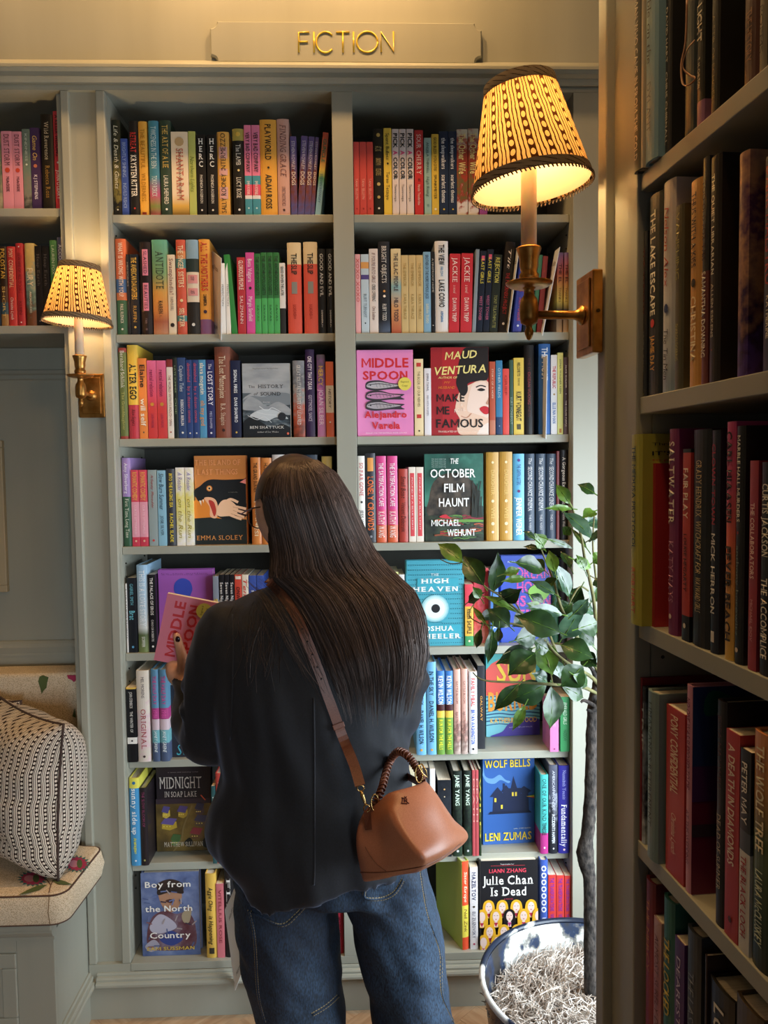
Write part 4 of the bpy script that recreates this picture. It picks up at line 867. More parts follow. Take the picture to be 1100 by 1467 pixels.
def famous(A):
    A.rect(0, 0, 1, 1, 'b4242c'); A.rect(0, 0, .2, 1, 'a02028')
    hair = '1c1416'; skin = 'f0cdb4'
    A.blob([(.5, .18), (.42, .3), (.5, .5), (.62, .56), (1, .6), (1, 0), (.55, 0), (.45, .08)], skin)
    A.blob([(1, 0), (1, .14), (.86, .08), (.8, 0)], 'f4e4d8')
    A.blob([(.62, .3), (.7, .55), (.8, .6), (.95, .6), (1, .5), (1, .3), (.98, .2), (.88, .22), (.74, .25)], 'f6dccc')
    A.blob([(.62, 1.0), (.5, .86), (.46, .7), (.44, .58), (.52, .5), (.6, .56), (.68, .6), (.84, .62), (1, .66), (1, 1)], hair)
    A.blob([(.44, .62), (.5, .48), (.58, .45), (.64, .52), (.6, .62)], hair)
    A.line([(.78, .545), (.86, .565), (.95, .55)], .02, hair); A.blob([(.8, .515), (.87, .535), (.94, .515), (.87, .5)], '1c1416')
    A.blob([(.98, .4), (1, .43), (1, .35), (.95, .36)], 'c8947a'); A.blob([(.84, .3), (.92, .33), (1, .31), (1, .25), (.92, .24)], 'c82030')
    A.line([(.7, .25), (.62, .2), (.52, .22)], .014, 'c8947a')
    A.text('MAUD', .24, .8, .87, .955, 'f0e08c', 'bi', 'author_name', 4); A.text('VENTURA', .07, .95, .7, .79, 'f0e08c', 'bi', 'author_name', 3)
    A.text('AUTHOR OF', .13, .46, .645, .67, 'f0e08c', 'i'); A.text('MY', .23, .34, .59, .615, 'e08030', 'i'); A.text('HUSBAND', .13, .42, .53, .56, 'e08030', 'i')
    A.text('MAKE', .1, .58, .385, .47, '141012', 'b'); A.text('ME', .1, .32, .24, .33, '141012', 'b'); A.text('FAMOUS', .09, .9, .09, .185, '141012', 'b')
    A.text('A', .5, .54, .33, .36, 'f4e4d8', 'i'); A.text('NOVEL', .4, .6, .27, .31, 'f4e4d8', 'i', rot=8)
    A.text('TRANSLATED BY GRETCHEN SCHMID', .12, .84, .035, .055, 'f0e0d0', '')
face_book(617, 700, 497.5, ZS['s3'], YB, '8a2026', 'red book cover with a black haired portrait', famous, .03)
def island(A):
    A.blob([(-.0, .5), (.05, .5), (.16, .6), (.3, .7), (.5, .72), (1, .72), (1, 0), (0, 0)], '17191b') if 0 else None
    A.poly([(0, 0), (1, 0), (1, .28), (.55, .29), (.3, .31), (0, .3)], '1c2422')
    A.poly([(0, .3), (.3, .31), (.55, .29), (.52, .36), (.4, .46), (.2, .52), (0, .5)], 'e0862c')
    A.poly([(p.x, p.y) for p in spl([(.0, .56, 0), (.02, .62, 0), (.12, .66, 0), (.22, .71, 0), (.34, .735, 0), (.6, .73, 0), (.95, .735, 0), (1, .73, 0), (1, .36, 0), (.9, .3, 0), (.6, .28, 0), (.4, .34, 0), (.3, .44, 0), (.22, .52, 0), (.1, .49, 0), (.05, .53, 0)], 5)], '14171a')
    A.blob([(.2, .53), (.32, .535), (.42, .5), (.46, .4), (.43, .31), (.36, .3), (.3, .33), (.3, .42), (.24, .48)], 'f0b890')
    A.blob([(.28, .5), (.38, .48), (.42, .38), (.38, .32), (.33, .4)], 'b8382c')
    A.poly([(.1, .5), (.14, .5), (.14, .44)], 'f4ead8'); A.poly([(.16, .51), (.19, .51), (.185, .47)], 'f4ead8')
    A.disc(.3, .635, .055, 'e0862c'); A.disc(.3, .635, .036, 'f0d0a0'); A.disc(.3, .635, .02, '141618')
    s = 'f2c6a0'
    A.blob([(.42, .36), (.46, .44), (.55, .5), (.68, .5), (.8, .44), (.84, .38), (.76, .33), (.6, .32), (.48, .32)], s)
    for p in ([(.6, .48), (.7, .51), (.84, .475)], [(.7, .44), (.84, .42), (.99, .4)], [(.72, .4), (.86, .375), (.99, .35)], [(.7, .37), (.84, .33), (.95, .305)], [(.62, .35), (.78, .31), (.9, .285)]): A.line(p, .05, s)
    for p in ([(.74, .425), (.98, .385)], [(.74, .385), (.96, .335)], [(.7, .35), (.92, .3)]): A.line(p, .006, 'a86a50', 1)
    A.poly([(.88, .7), (1, .74), (1, .68)], 'e88a80')
    A.text('THE ISLAND OF', .03, .9, .895, .955, 'f0a46a', 's'); A.text('LAST THINGS', .08, .84, .79, .85, 'f0a46a', 's')
    A.text('EMMA SLOLEY', .04, .92, .055, .105, 'd8924c', 's', 'author_name'); A.text('A NOVEL', .66, .84, .585, .593, '8a8a80', '')
face_book(277.5, 353, 653, ZS['s4'], YB+.01, 'd8822c', 'orange book cover with a black panther and hand', island, .03)
def october(A):
    A.rect(0, .4, 1, 1, noisy('print_aurora', '1f4a40', '5aa08a', 9, rough=.4, bump=0, c3='2f6a5a'))
    A.blob([(.06, .3), (.08, .5), (.14, .66), (.3, .76), (.55, .78), (.75, .72), (.9, .6), (.93, .42), (.9, .28), (.5, .22)], noisy('print_rock', '1c1a18', '5a4e42', 40, rough=.4, bump=0))
    A.rect(0, 0, 1, .3, noisy('print_marsh', '1a1e1c', '3e4a38', 30, rough=.4, bump=0))
    for i in range(46):
        v = random.uniform(.03, .29); u = random.uniform(.3, .95)*(1 if v < .2 else .9)+.05; L = random.uniform(.05, .2)
        A.line([(u-L, v), (u-L*.3, v+.008), (u+L*.3, v-.006), (u+L, v+.004)], random.uniform(.012, .03), random.choice(('c8303c', '8a2c38', '6a9a44', 'c8603c', '3a5a3c', '4a6a40', '8a4a30', '2c3c2c')), 2)
    for pts, c in (([(.25, .28), (.35, .31), (.45, .27), (.55, .29), (.42, .26)], 'c8303c'), ([(.4, .225), (.7, .25), (1, .24), (1, .22), (.7, .22)], '6a9a44')): A.blob(pts, c)
    for i in range(12): A.line([(.86+random.uniform(-.06, .14), .28), (.86+random.uniform(-.06, .13), .5+random.random()*.2)], .02, '1f241c', 1)
    A.text('THE', .44, .58, .885, .945, 'f4f4f0', 'bi'); A.text('OCTOBER', .1, .86, .73, .825, 'f4f4f0', 'b'); A.text('FILM', .33, .67, .565, .66, 'f4f4f0', 'b'); A.text('HAUNT', .24, .75, .4, .495, 'f4f4f0', 'b')
    A.text('MICHAEL', .11, .6, .18, .25, 'f4f4f0', 'b', 'author_name'); A.text('WEHUNT', .38, .86, .065, .14, 'f4f4f0', 'b', 'author_name')
    for i in range(5): A.text('The most unnerving', .12, .36, .935-i*.022, .945-i*.022, 'c8d8d0', '')
face_book(608, 692.5, 650, ZS['s4'], YB+.005, '2a4a44', 'green cover with black rock and white title', october, .028)
def heaven(A):
    for j in range(17):
        A.dots([(.06+.0375*i, .035+.057*j, .009) for i in range(25) if not ((.5-(.06+.0375*i))**2*.5+((.425-(.035+.057*j)))**2 < .032)], '14505e' if j % 2 else '1a6070')
    for r, c in ((.235, '8ac4cc'), (.215, 'a8d4d8'), (.195, 'c8e4e6'), (.17, 'e6f2f2')): A.disc(.5, .44, r, c)
    A.disc(.51, .44, .075, '16181c')
    A.rect(.2, .655, .9, .79, '3aa4b8'); A.rect(.1, .1, .95, .25, '3aa4b8')
    A.text('THE', .43, .57, .82, .85, 'eef6f4', 's'); A.text('HIGH', .26, .74, .735, .79, 'eef6f4', 'Bs'); A.text('HEAVEN', .12, .9, .64, .695, 'eef6f4', 'Bs')
    A.text('a novel by', .4, .62, .275, .29, '14505e', ''); A.text('JOSHUA', .26, .82, .18, .235, 'eef6f4', 'Bs', 'author_name'); A.text('WHEELER', .14, .94, .09, .145, 'eef6f4', 'Bs', 'author_name')
face_book(581, 665, 803, ZS['s5'], YB+.006, '3aa4b8', 'turquoise cover with a dotted pattern and black disc', heaven, .026)
def purple(A):
    A.blob([(.3, .74), (.32, .84), (.44, .895), (.58, .86), (.63, .76), (.58, .66), (.56, .55), (.4, .55), (.36, .66)], '4458c8')
    A.text('A fascinating debut', .08, .92, .935, .945, '6a3a7a', ''); A.text('by the author', .08, .92, .95, .96, '6a3a7a', ''); A.text('ORDINARY', .1, .9, .3, .4, '4458c8', 'b')
face_book(226, 306, 816.5, ZS['s5'], YB+.02, 'b860c8', 'purple cover with a blue blob behind the held book', purple, .03)
def bluepink(A):
    for k, (t, v) in enumerate((('DREAM', .74), ('HOUSE', .58), ('IS ON', .42), ('FIRE', .26))): A.text(t, .3, .9, v, v+.12, 'e8509a', 'B')
    for i in range(22): A.line([(.3, .27+.027*i), (.92, .27+.027*i)], .008, '3452b8', 1)
    A.blob([(.5, .6), (.7, .68), (.9, .62), (.8, .5), (.6, .46)], '8ac050'); A.text('PEDRO IGNACIO', .14, .46, .92, .94, 'd8e0f4', '', 'author_name')
face_book(716, 797, 796, ZS['s5'], YB+.03, '3452b8', 'blue cover with pink letters behind the leaves', bluepink, .028)
def sunburn(A):
    A.rect(0, .62, 1, 1, '4ab0b0'); A.disc(.4, .62, .5, 'e8584c'); A.rect(0, 0, 1, .5, '7ac4d0')
    for i in range(9):
        A.line([(-0, .14+.042*i+.01*math.sin(i)), (.25, .155+.042*i), (.5, .135+.042*i), (.75, .16+.042*i), (1, .14+.042*i)], .016+.006*(i % 2), '1c4a7a')
    A.blob([(.1, 0), (.3, .06), (.4, .14), (.55, .2), (.75, .22), (1, .18), (1, 0)], '4a3a9a')
    A.text('SUN', .2, .92, .66, .94, 'f0c838', 'b'); A.text('BURNED', .04, .96, .32, .54, 'f0a038', 'B')
    A.text('KATHERINE WOOD', .08, .94, .165, .225, 'f0c060', 'b', 'author_name'); A.text('AUTHOR OF LADYKILLER', .42, .86, .1, .115, 'c8c0e8', '')
face_book(696, 774.5, 937, ZS['s6'], YB+.105, '4ab0b0', 'cover with red sun over blue waves, sixth shelf', sunburn, .032, yaw=.06)
def stic(A):
    A.text('PAPER', .08, .7, .62, .74, '5a6a7a', 'b'); A.line([(.1, .5), (.4, .66), (.3, .4), (.7, .5)], .02, '6a5a7a'); A.text('Stickman', .12, 1.0, .03, .18, '48a8b8', 'is')
    A.text('A', .2, .3, .24, .33, '48a8b8', 'is')
face_book(242.5, 322, 981, ZS['s6'], .05, '2a2c36', 'dark cover with teal lettering, half under the elbow', stic, .024, kind='p')
def midnight(A):
    A.rect(0, 0, 1, .58, noisy('print_field', '4a3c20', '8a7038', 14, rough=.4, bump=0, c3='6a5428')); A.rect(0, .56, 1, .62, '3a2c34')
    H = [(.08, .33, .3, '6a5a98', 'c8a838'), (.38, .47, .2, '5a4a80', 'b89838'), (.1, .47, .16, '5a5088', 'd8b848'), (.68, .36, .26, '4a4860', '6a5a4a'), (.6, .21, .24, 'a04048', '7a5a3a'), (.7, .5, .18, '3a3850', '5a4a48'), (.25, .14, .2, '4a6a3a', '5a7a40')]
    for u, v, w, roof, wall in H:
        A.poly([(u+.02, v-.06), (u+w*.55, v-.08), (u+w*.98, v-.05), (u+w*.95, v+.02), (u+.03, v+.02)], wall)
        A.poly([(u, v), (u+w*.28, v+.07), (u+w, v+.055), (u+w*.75, v-.02)], roof)
        A.dots([(u+w*(.2+.18*i), v-.035, .012) for i in range(3)], 'f0d868')
    A.line([(.3, 0), (.45, .14), (.5, .3), (.66, .54)], .03, '8a7444'); A.line([(.82, .66), (.9, .6)], .02, 'e0603c')
    A.blob([(.5, .1), (.6, .16), (.66, .1), (.58, .05)], '1c2018'); A.blob([(.82, .08), (.88, .16), (.95, .1), (.9, .04)], '161a18')
    A.text('MIDNIGHT', .08, .84, .745, .88, 'd8ccc0', 's'); A.text('IN SOAP LAKE', .17, .75, .645, .71, 'd8ccc0', 's')
    A.text('MATTHEW SULLIVAN', .14, .84, .06, .115, 'e0d0b8', 's', 'author_name'); A.text('a tense and twisting novel', .24, .78, .93, .942, '9a8a8a', '')
face_book(223, 302.5, 1098, ZS['s7'], .095, '2a2226', 'dark cover with a night village, seventh shelf', midnight, .03)
def wolf(A):
    A.poly([(p.x, p.y) for p in spl([(.04, .95, 0), (.06, .8, 0), (.2, .76, 0), (.34, .8, 0), (.45, .74, 0), (.54, .72, 0), (.5, .7, 0), (.36, .74, 0), (.24, .7, 0), (.1, .72, 0), (.02, .8, 0)], 4)], '6a9ac8')
    d = '1f2a4a'
    A.poly([(.2, .36), (.9, .36), (.88, .58), (.22, .56)], d); A.poly([(.15, .55), (.3, .66), (.46, .54)], d); A.poly([(.53, .58), (.6, .78), (.7, .58)], d)
    A.poly([(.36, .6), (.46, .68), (.56, .6)], d); A.poly([(.66, .6), (.84, .56), (.94, .6), (.8, .66)], d); A.rect(.4, .55, .74, .64, d); A.rect(.4, .6, .44, .7, d)
    A.poly([(.12, .35), (.95, .35), (.9, .38), (.16, .38)], '18223c')
    for u, v in ((.57, .55), (.63, .55), (.24, .49), (.36, .41)): A.rect(u, v, u+.035, v+.045, 'f0d448')
    for i, c in enumerate(('e0483c', 'f0a03c', 'e8d848', '5aa85a')): A.poly([(.84, .54), (1, .525+.012*i), (1, .513+.012*i)], c)
    A.text('WOLF BELLS', .06, .92, .885, .97, 'f0d03c', 'b'); A.text('LENI ZUMAS', .06, .94, .045, .135, 'f0d03c', 'b', 'author_name'); A.text('author of RED CLOCKS', .6, .93, .17, .183, 'd8dcc8', '')
face_book(690, 766.5, 1085.5, ZS['s7'], .08, '2f62ae', 'blue cover with a dark haunted house, seventh shelf', wolf, .03, yaw=.05)
def boy(A):
    A.rect(0, 0, 1, 1, noisy('print_portrait_ground', '4a5a86', '8290b4', 16, rough=.4, bump=0, c3='62729c', detail=6))
    A.blob([(.28, .86), (.5, .92), (.72, .86), (.7, .74), (.5, .72), (.32, .76)], '3a2c28'); A.blob([(.3, .78), (.36, .6), (.5, .52), (.64, .58), (.7, .74), (.5, .8)], 'b08468')
    A.blob([(.3, .8), (.5, .84), (.7, .8), (.72, .74), (.5, .76), (.3, .73)], '2c2422'); A.blob([(.42, .66), (.5, .63), (.58, .66), (.5, .68)], '5a3a34')
    A.blob([(.1, .32), (.2, .48), (.4, .54), (.6, .5), (.8, .52), (.92, .36), (.9, .1), (.5, .06), (.12, .1)], noisy('print_coat', '5a2c34', '8a7a8a', 24, rough=.4, bump=0, c3='6a4a54'))
    A.blob([(.14, .36), (.3, .5), (.5, .44), (.6, .34), (.4, .28), (.2, .28)], 'b8b4c4'); A.blob([(.7, .5), (.86, .58), (.82, .4), (.72, .4)], 'a8987c')
    A.blob([(.3, .2), (.5, .3), (.7, .2), (.5, .12)], '34468a'); A.blob([(.05, .12), (.2, .2), (.3, .12), (.15, .05)], 'a8a4b4')
    for i in range(26):
        u, v = random.uniform(.05, .9), random.uniform(.05, .9); a = random.uniform(0, PI)
        A.line([(u, v), (u+.1*math.cos(a), v+.07*math.sin(a))], .02, random.choice(('6a7aa8', '8a5a5a', '3a3448', 'a89a9a', '54648e')), 1)
    A.text('Boy from', .08, .86, .83, .9, 'f0ece4', 'b'); A.text('the North', .07, .88, .54, .61, 'f0ece4', 'b'); A.text('Country', .14, .84, .22, .29, 'f0ece4', 'b')
    A.text('SAM SUSSMAN', .08, .9, .075, .115, 'd8b848', 'b', 'author_name')
face_book(202.5, 286, 1250, ZS['s8'], .028, '6a7498', 'painted portrait cover in blues, bottom shelf', boy, .03)
def julie(A):
    skin = 'f8dcd0'; ye = 'f0b830'
    A.text('"Suspenseful fun"', .36, .6, .955, .968, 'd8d4d0', ''); A.line([(.2, .945), (.78, .945)], .006, 'c83440', 1)
    A.text('LIANN ZHANG', .17, .8, .865, .91, 'e0485a', 'b', 'author_name'); A.text('Julie Chan', .06, .92, .73, .83, 'f4f0e8', 'bs'); A.text('Is Dead', .19, .8, .6, .7, 'f4f0e8', 'bs'); A.text('A NOVEL', .42, .58, .555, .568, 'e0485a', '')
    rows = [(.47, [.16, .39, .63, .88]), (.37, [.04, .28, .51, .75, 1.0]), (.2, [.17, .41, .64, .88]), (.09, [.06, .29, .53, .76, .99])]
    for v, us in rows:
        for u in us:
            dark = abs(u-.51) < .02 and v == .37; hc = '1c1a1c' if dark else ye
            w = .105
            def cl(pts): return [(min(max(a, .0), 1), max(b, 0)) for a, b in pts]
            A.poly(cl([(p.x, p.y) for p in spl([(u, v+.085, 0), (u+w*.8, v+.05, 0), (u+w, v-.06, 0), (u+w*.7, v-.12, 0), (u-w*.7, v-.12, 0), (u-w, v-.06, 0), (u-w*.8, v+.05, 0)], 4, True)]), hc)
            A.poly(cl([(u-.02, v-.03), (u+.02, v-.03), (u+.03, v-.12), (u-.03, v-.12)]), skin); A.poly(cl([(u-.035, v-.07), (u+.035, v-.07), (u, v-.12)]), 'c03048' if not dark else 'c0388a')
            A.poly(cl([(u+.058*math.cos(t*PI/7), v+.058*math.sin(t*PI/7)) for t in range(14)]), skin)
            if .06 < u < .94:
                for e in (-.025, .025): A.line([(u+e-.012, v+.012), (u+e+.012, v+.012)], .007, '4a3430', 1)
                A.line([(u-.012, v-.03), (u+.012, v-.03)], .012, 'c83040', 1)
face_book(686.5, 770.5, 1233.5, ZS['s8'], .014, '222124', 'black cover with rows of blonde women, bottom shelf', julie, .032)
# white cards hanging over the shelf edges
def shelf_card(p0, p1, p2, p3, Y0, label):
    """thin card sitting on edge, corners in the photograph (near top, near bottom) and (far top, far bottom)"""
    a = P(*p0, Y0[0]); b = P(*p1, Y0[0]); c = P(*p2, Y0[1]); d = P(*p3, Y0[1])
    o = thing('shelf_card', label, 'card', loc=b, group='white review cards on the shelves')
    q = [v-b for v in (a, b, d, c)]; nrm = (q[2]-q[1]).cross(q[0]-q[1]).normalized()*.0007
    m = MB().add([v-nrm for v in q]+[v+nrm for v in q], [(0, 1, 2, 3), (7, 6, 5, 4), (0, 4, 5, 1), (1, 5, 6, 2), (2, 6, 7, 3), (3, 7, 4, 0)])
    m.build('card', flat('e6eaee', .35), o)
    V, F = textgeo('staff pick', 'i'); V2 = fit(V, .25, .9, .8, .86); V, F2 = textgeo('Happy', 'i'); V3 = fit(V, .35, .8, .1, .15)
    for V, f in ((V2, F), (V3, F2)):
        for sg in (-1, 1):
            vs = [q[1].lerp(q[2], x).lerp(q[0].lerp(q[3], x), y)+nrm*sg*1.5 for x, y in V]; MB().add(vs, f).build('handwriting', flat('3a3c48', .6), o)
shelf_card((317, 370), (317, 487.5), (300, 356), (304, 478), (.018, .11), 'white card leaning by the amber hardcover, second shelf')
shelf_card((744, 353), (727.5, 478), (739, 356), (725, 470), (.02, .06), 'white card leaning left of the brass lamp')
shelf_card((802, 354), (777, 481), (795, 360), (774, 470), (.02, .06), 'white card leaning right of the brass lamp stem')
shelf_card((784, 509), (782, 629), (768, 517), (770, 622), (.016, .09), 'grey-backed card before the tall blue book, third shelf')
shelf_card((322, 1304), (337, 1419), (338, 1268), (347, 1392), (-.02, -.06), 'white card hanging off the bottom shelf by the jeans')
# ------------------------------------------------------------------ near bookcase on the right (own frame)
_fh = Vector((math.sin(_yaw), math.cos(_yaw), 0)); _rh = Vector((math.cos(_yaw), -math.sin(_yaw), 0))
C0 = Vector((0, -CAM_D, 0))
NX = -(_fh-.106*_rh).normalized(); NY = Vector((0, 0, 1)).cross(NX)
_o = C0+_fh*.959+_rh*(.403-.106*.959)
NF = Matrix(((NX.x, NY.x, 0, _o.x), (NX.y, NY.y, 0, _o.y), (0, 0, 1, 0), (0, 0, 0, 1)))
def PN(px, py, Y=0.0):
    d = ray(px, py); o = _o+NY*Y; t = (o-CAM).dot(NY)/d.dot(NY); p = CAM+d*t
    return ((p-_o).dot(NX), p.z)
nz = [PN(919, 245)[1], PN(914, 569)[1], PN(912, 891)[1], PN(941, 1239)[1]]
nz.append(nz[3]-.262); nz.append(nz[4]-.262); nz.insert(0, nz[0]+.27)
nc = thing('bookcase', 'dark foreground bookcase on the right with a brass lamp on its post', 'bookcase', M=NF)
xa = [PN(q, 700)[0] for q in (855, 866, 897, 911)]; NTOP = 2.99; ND = .26; NEND = 1.0
def nb(a, c, nm, mat=PAINT, **k): return MB().box(a, c).build(nm, mat, nc, **k)
nb((xa[0], 0, 0), (xa[1], .02, NTOP), 'stile', bevel=.002); nb((xa[2], 0, 0), (xa[3], .02, NTOP), 'stile', bevel=.002)
nb((xa[1], .012, 0), (xa[2], .02, NTOP), 'pilaster_panel')
nb((xa[0], .0202, 0), (xa[0]+.012, ND, NTOP), 'side_panel'); nb((xa[3]-.012, .0202, 0), (xa[3], ND, NTOP), 'side_panel')
nb((xa[0], ND, 0), (NEND, ND+.012, NTOP), 'back_panel', PAINT_SHADED); nb((NEND-.05, 0, 0), (NEND, ND, NTOP), 'side_panel')
for z in nz: nb((xa[3]+.0004, .004, z-.02), (NEND-.0502, ND-.001, z), 'shelf', bevel=.001)
nb((xa[3]+.0004, .0, 0), (NEND-.0502, .02, .09), 'plinth')
pins = MB()
for z0 in nz:
    for dz in (-.045, -.077, -.109):
        for y in (.035, .2): pins.lathe([(0, 0), (.0024, 0), (.0024, .0006), (0, .0006)], 6, T(xa[3], y, z0+dz) @ Matrix.Rotation(PI/2, 4, 'Y'))
pins.build('shelf_pin_holes', flat('2a2822', .7), nc)['kind'] = 'stuff'
def nrow(k, nm, ox, oy, s, text): return row(nm, NF, PN, ox, oy, s, nz[k], .006, f'books on the {nm}', text, xa[3]+.0006, NEND-.06)
r1 = nrow(1, 'highest shelf, near bookcase', 880, 0, 4.89, """
132|184|-300|h|5a5a4c|THE MAN WHO CAME IN FROM THE COLD~d8d0bc~.1~.95~.4~b|grey olive hardcover with white lettering|D-.012 O1
186|203|-260|h|c8bca0||cream hardcover|D-.01 O1
205|292|-250|h|7fa8b8|Table on the~20282c~.1~.5~.3~i;DYLANT~5a7a8a~.6~.85~.3|light blue hardcover|D-.01 O1
350|395|-200|h|2a2a2a|DAVID HART~d8d0bc~.2~.5~.3~b;CHRIS CHIBNALL~e0d8c4~.55~.95~.3~b|black hardcover with white lettering
480|568|-220|h|26343a||dark teal hardcover with a ribbon marker
573|625|-180|h|=2a2a22,2a2a22:.75,a06a8a:.84|LIGHT~e8e0c8~.2~.45~.6~b;T. M. CHILTON~d8d0b8~.55~.75~.3~b|dark hardcover with pink foot
672|730|-190|h|26221c|A STIR OF ECHOES~8a7a58~.3~.9~.3|dark brown hardcover
892|1000|-150|h|5a3226|THE HISTORY~a06a4a~.3~.8~.4|russet hardcover
1010|1062|-160|h|8a8068|POEMS~4a4030~.3~.8~.4|cream hardcover
1080|1180|-150|h|3a3a30||olive hardcover
1200|1400|-150|h|2a2220||brown hardcover
""")
nrow(2, 'second shelf, near bookcase', 880, 240, 4.07, """
140|186|385|h|24262a|THE WIDOW~6a2a2a~.1~.5~.4;WILLARD~8a8a84~.6~.85~.3|thin black paperback
188|268|160|h|1c2426|THE LAKE ESCAPE~ece4d0~.08~.6~.34~b;*~c83a34~.62~.66~.4;JAMIE DAY~d8a040~.7~.88~.3~b|black hardcover with cream title and red ring
272|343|82|h|d8c8bc,b8c0c8:.8,8aa0b4|Nelson Alex~b84038~.12~.5~.34~i;The Tin Men~2a3048~.7~.94~.34~i;*~2a3a6a~.56~.64~.5|cream to blue hardcover
345|395|225|h|5a5438|VANISHING~a8a058~.04~.4~.4;SHARON DOERING~a8a058~.64~.84~.3|olive paperback
430|503|76|h|d89a3c|THUS WITH A KISS~3a2c20~.06~.42~.34~b;CHRISTINA~f0dcb0~.56~.88~.4~b;*~2a2420~.46~.53~.5|amber hardcover
508|545|-55|h|=7a3a34,7a3a34:.5,3a3834:.5|TOO OLD FOR THIS~3a1a1c~.1~.45~.5~b;SAMANTHA DOWNING~e8e0d0~.5~.88~.6~b|maroon and grey hardcover
549|612|-65|h|2c221a|THE QUIET LIBRARIAN~e8e0cc~.08~.52~.24~b;ALLEN ESKENS~c8bca4~.56~.8~.2~b;*~a83a34~.84~.87~.12|thick dark brown hardcover with white title
716|775|-85|h|~c89068,5a2c5a:.3,c08a64:.5,3c1c4a:.8,5a3a8a||purple hardcover with a brick wall print
858|960|-80|h|=1f2a44|DARK MAESTRO~b8342c~.05~.6~.4~b;KATHERINE~d8d0b8~.65~.85~.2~b|navy hardcover with red title
975|1080|-40|h|3a2a22||brown hardcover
1100|1300|-60|h|2a2e34||dark hardcover
""")
r3 = nrow(3, 'middle shelf in view, near bookcase', 880, 580, 3.86, """
80|140|165|h|b4b024|THE MEDUSA PROTOCOL~2c4a4a~.06~.6~.3~b;ROB HART~c8603c~.7~.94~.3~b|lime hardcover jutting out past the post|D-.016 O1
182|224|325|p|c42a2c|ASSASSINS ANONYMOUS~3a1618~.04~.6~.24~b;ROB HART~ecdcd0~.68~.92~.22~b|red paperback with black title
292|343|135|h|=8a2c64,8a2c64|SALTWATER~ece0d0~.06~.46~.56~bs;KATY HAYS~c890a8~.54~.84~.5~s;*~ece0d0~.89~.93~.4|magenta hardcover with white title
376|418|245|p|=1c2420,c8382c:.02,c8382c:.86,1a1a1c:.87|FAIR PLAY~ecdcc8~.1~.36~.6~b;LOUISE HEGARTY~3a1a18~.44~.74~.4~b;*~e8e0d0~.9~.94~.5|red spine framed in black
422|520|138|h|1c1a18|GRADY HENDRIX~c8b07c~.14~.4~.3~s;WITCHCRAFT FOR~c8b07c~.42~.66~.3~i;WAYWARD GIRLS~c8b07c~.68~.84~.3~i|thick black hardcover with gold lettering
530|575|142|h|232838|CLOWN TOWN~a02c44~.06~.42~.4~b;MICK HERRON~e8e4dc~.46~.82~.46~b;#~e0dcd4~.9~.95~.4|navy hardcover with red and white lettering
612|662|95|h|c83a7a,d84a6a:.3,e8643c:.5,e89a34:.7,e8b838|CARL HIAASEN~2a1a24~.04~.42~.56~B;FEVER BEACH~2c1c14~.52~.92~.56~B|pink to yellow hardcover
667|715|118|h|1f1e1c|MARBLE HALL MURDERS~e0d8c4~.04~.4~.34~b;*~a83a34~.42~.47~.3;anthony horowitz~7a8478~.5~.88~.34;*~e8d0b8~.92~.96~.5|black hardcover with white title
746|792|310|p|=7a4a34,a83040:.2,a83040|THE COLLABORATORS~ecccc0~.2~.56~.46~b;MICHAEL IDOV~d8a0a0~.66~.86~.3|brick red paperback
796|880|318|h|1a1a1a|CURTIS JACKSON~e8e0d0~.1~.44~.4~b;THE ACCOMPLICE~e8e0d0~.54~.92~.4~b|black hardcover with heavy white title
890|980|110|h|c42a2c||tall red hardcover at the right edge
""")
r4 = nrow(4, 'fourth shelf, near bookcase', 880, 920, 2.682, """
84|97|130|h|9a2430||thin red hardcover
98|117|170|h|~1c2028,8aa0b8:.4,2a3040:.7,c0ccd8|TRIP~d0d8e0~.1~.4~.5|thin black and blue hardcover
119|160|190|h|7a9494|LIMANANAS RETIREMENT~3a4a4a~.06~.8~.26~s|grey teal hardcover|D-.008 O1
198|268|258|p|c8342c|PONY CONFIDENTIAL~f0d8b8~.04~.5~.4~b;Christina Lynch~f0d0b8~.62~.86~.26~i|bright red paperback
273|298|165|h|d890a8|NO ONE WAS SUPPOSED TO DIE~7a2a4c~.06~.5~.5~i;AT THIS WEDDING~7a3a5a~.6~.86~.4|pink hardcover spine
388|424|225|h|221c1e|JESSA MAXWELL~5a3a3a~.06~.4~.4;DEAD OF SUMMER~b8a890~.5~.84~.4~s|dark brown hardcover with cream title
427|479|345|p|c02c30|A DEATH IN DIAMONDS~ecd8c4~.06~.64~.46~b;*~5a1418~.88~.93~.4|red paperback with white title
482|522|415|p|=1f2024,4a5058:.4,dcd8d0:.5|PETER MAY~e8e4dc~.06~.36~.5~b;THE BLACK LOCH~a8303c~.52~.92~.5~b|black and white paperback
525|600|350|h|d88a4c,c8883c:.2,5a6a34:.45,2c4a34:.8,1f2c28|THE WOLF TREE~e8dcb8~.05~.5~.4~b;LAURA McCLUSKEY~c8d0b0~.58~.9~.36~b|orange to green hardcover
610|700|380|h|2a3a3a||dark green hardcover
""")
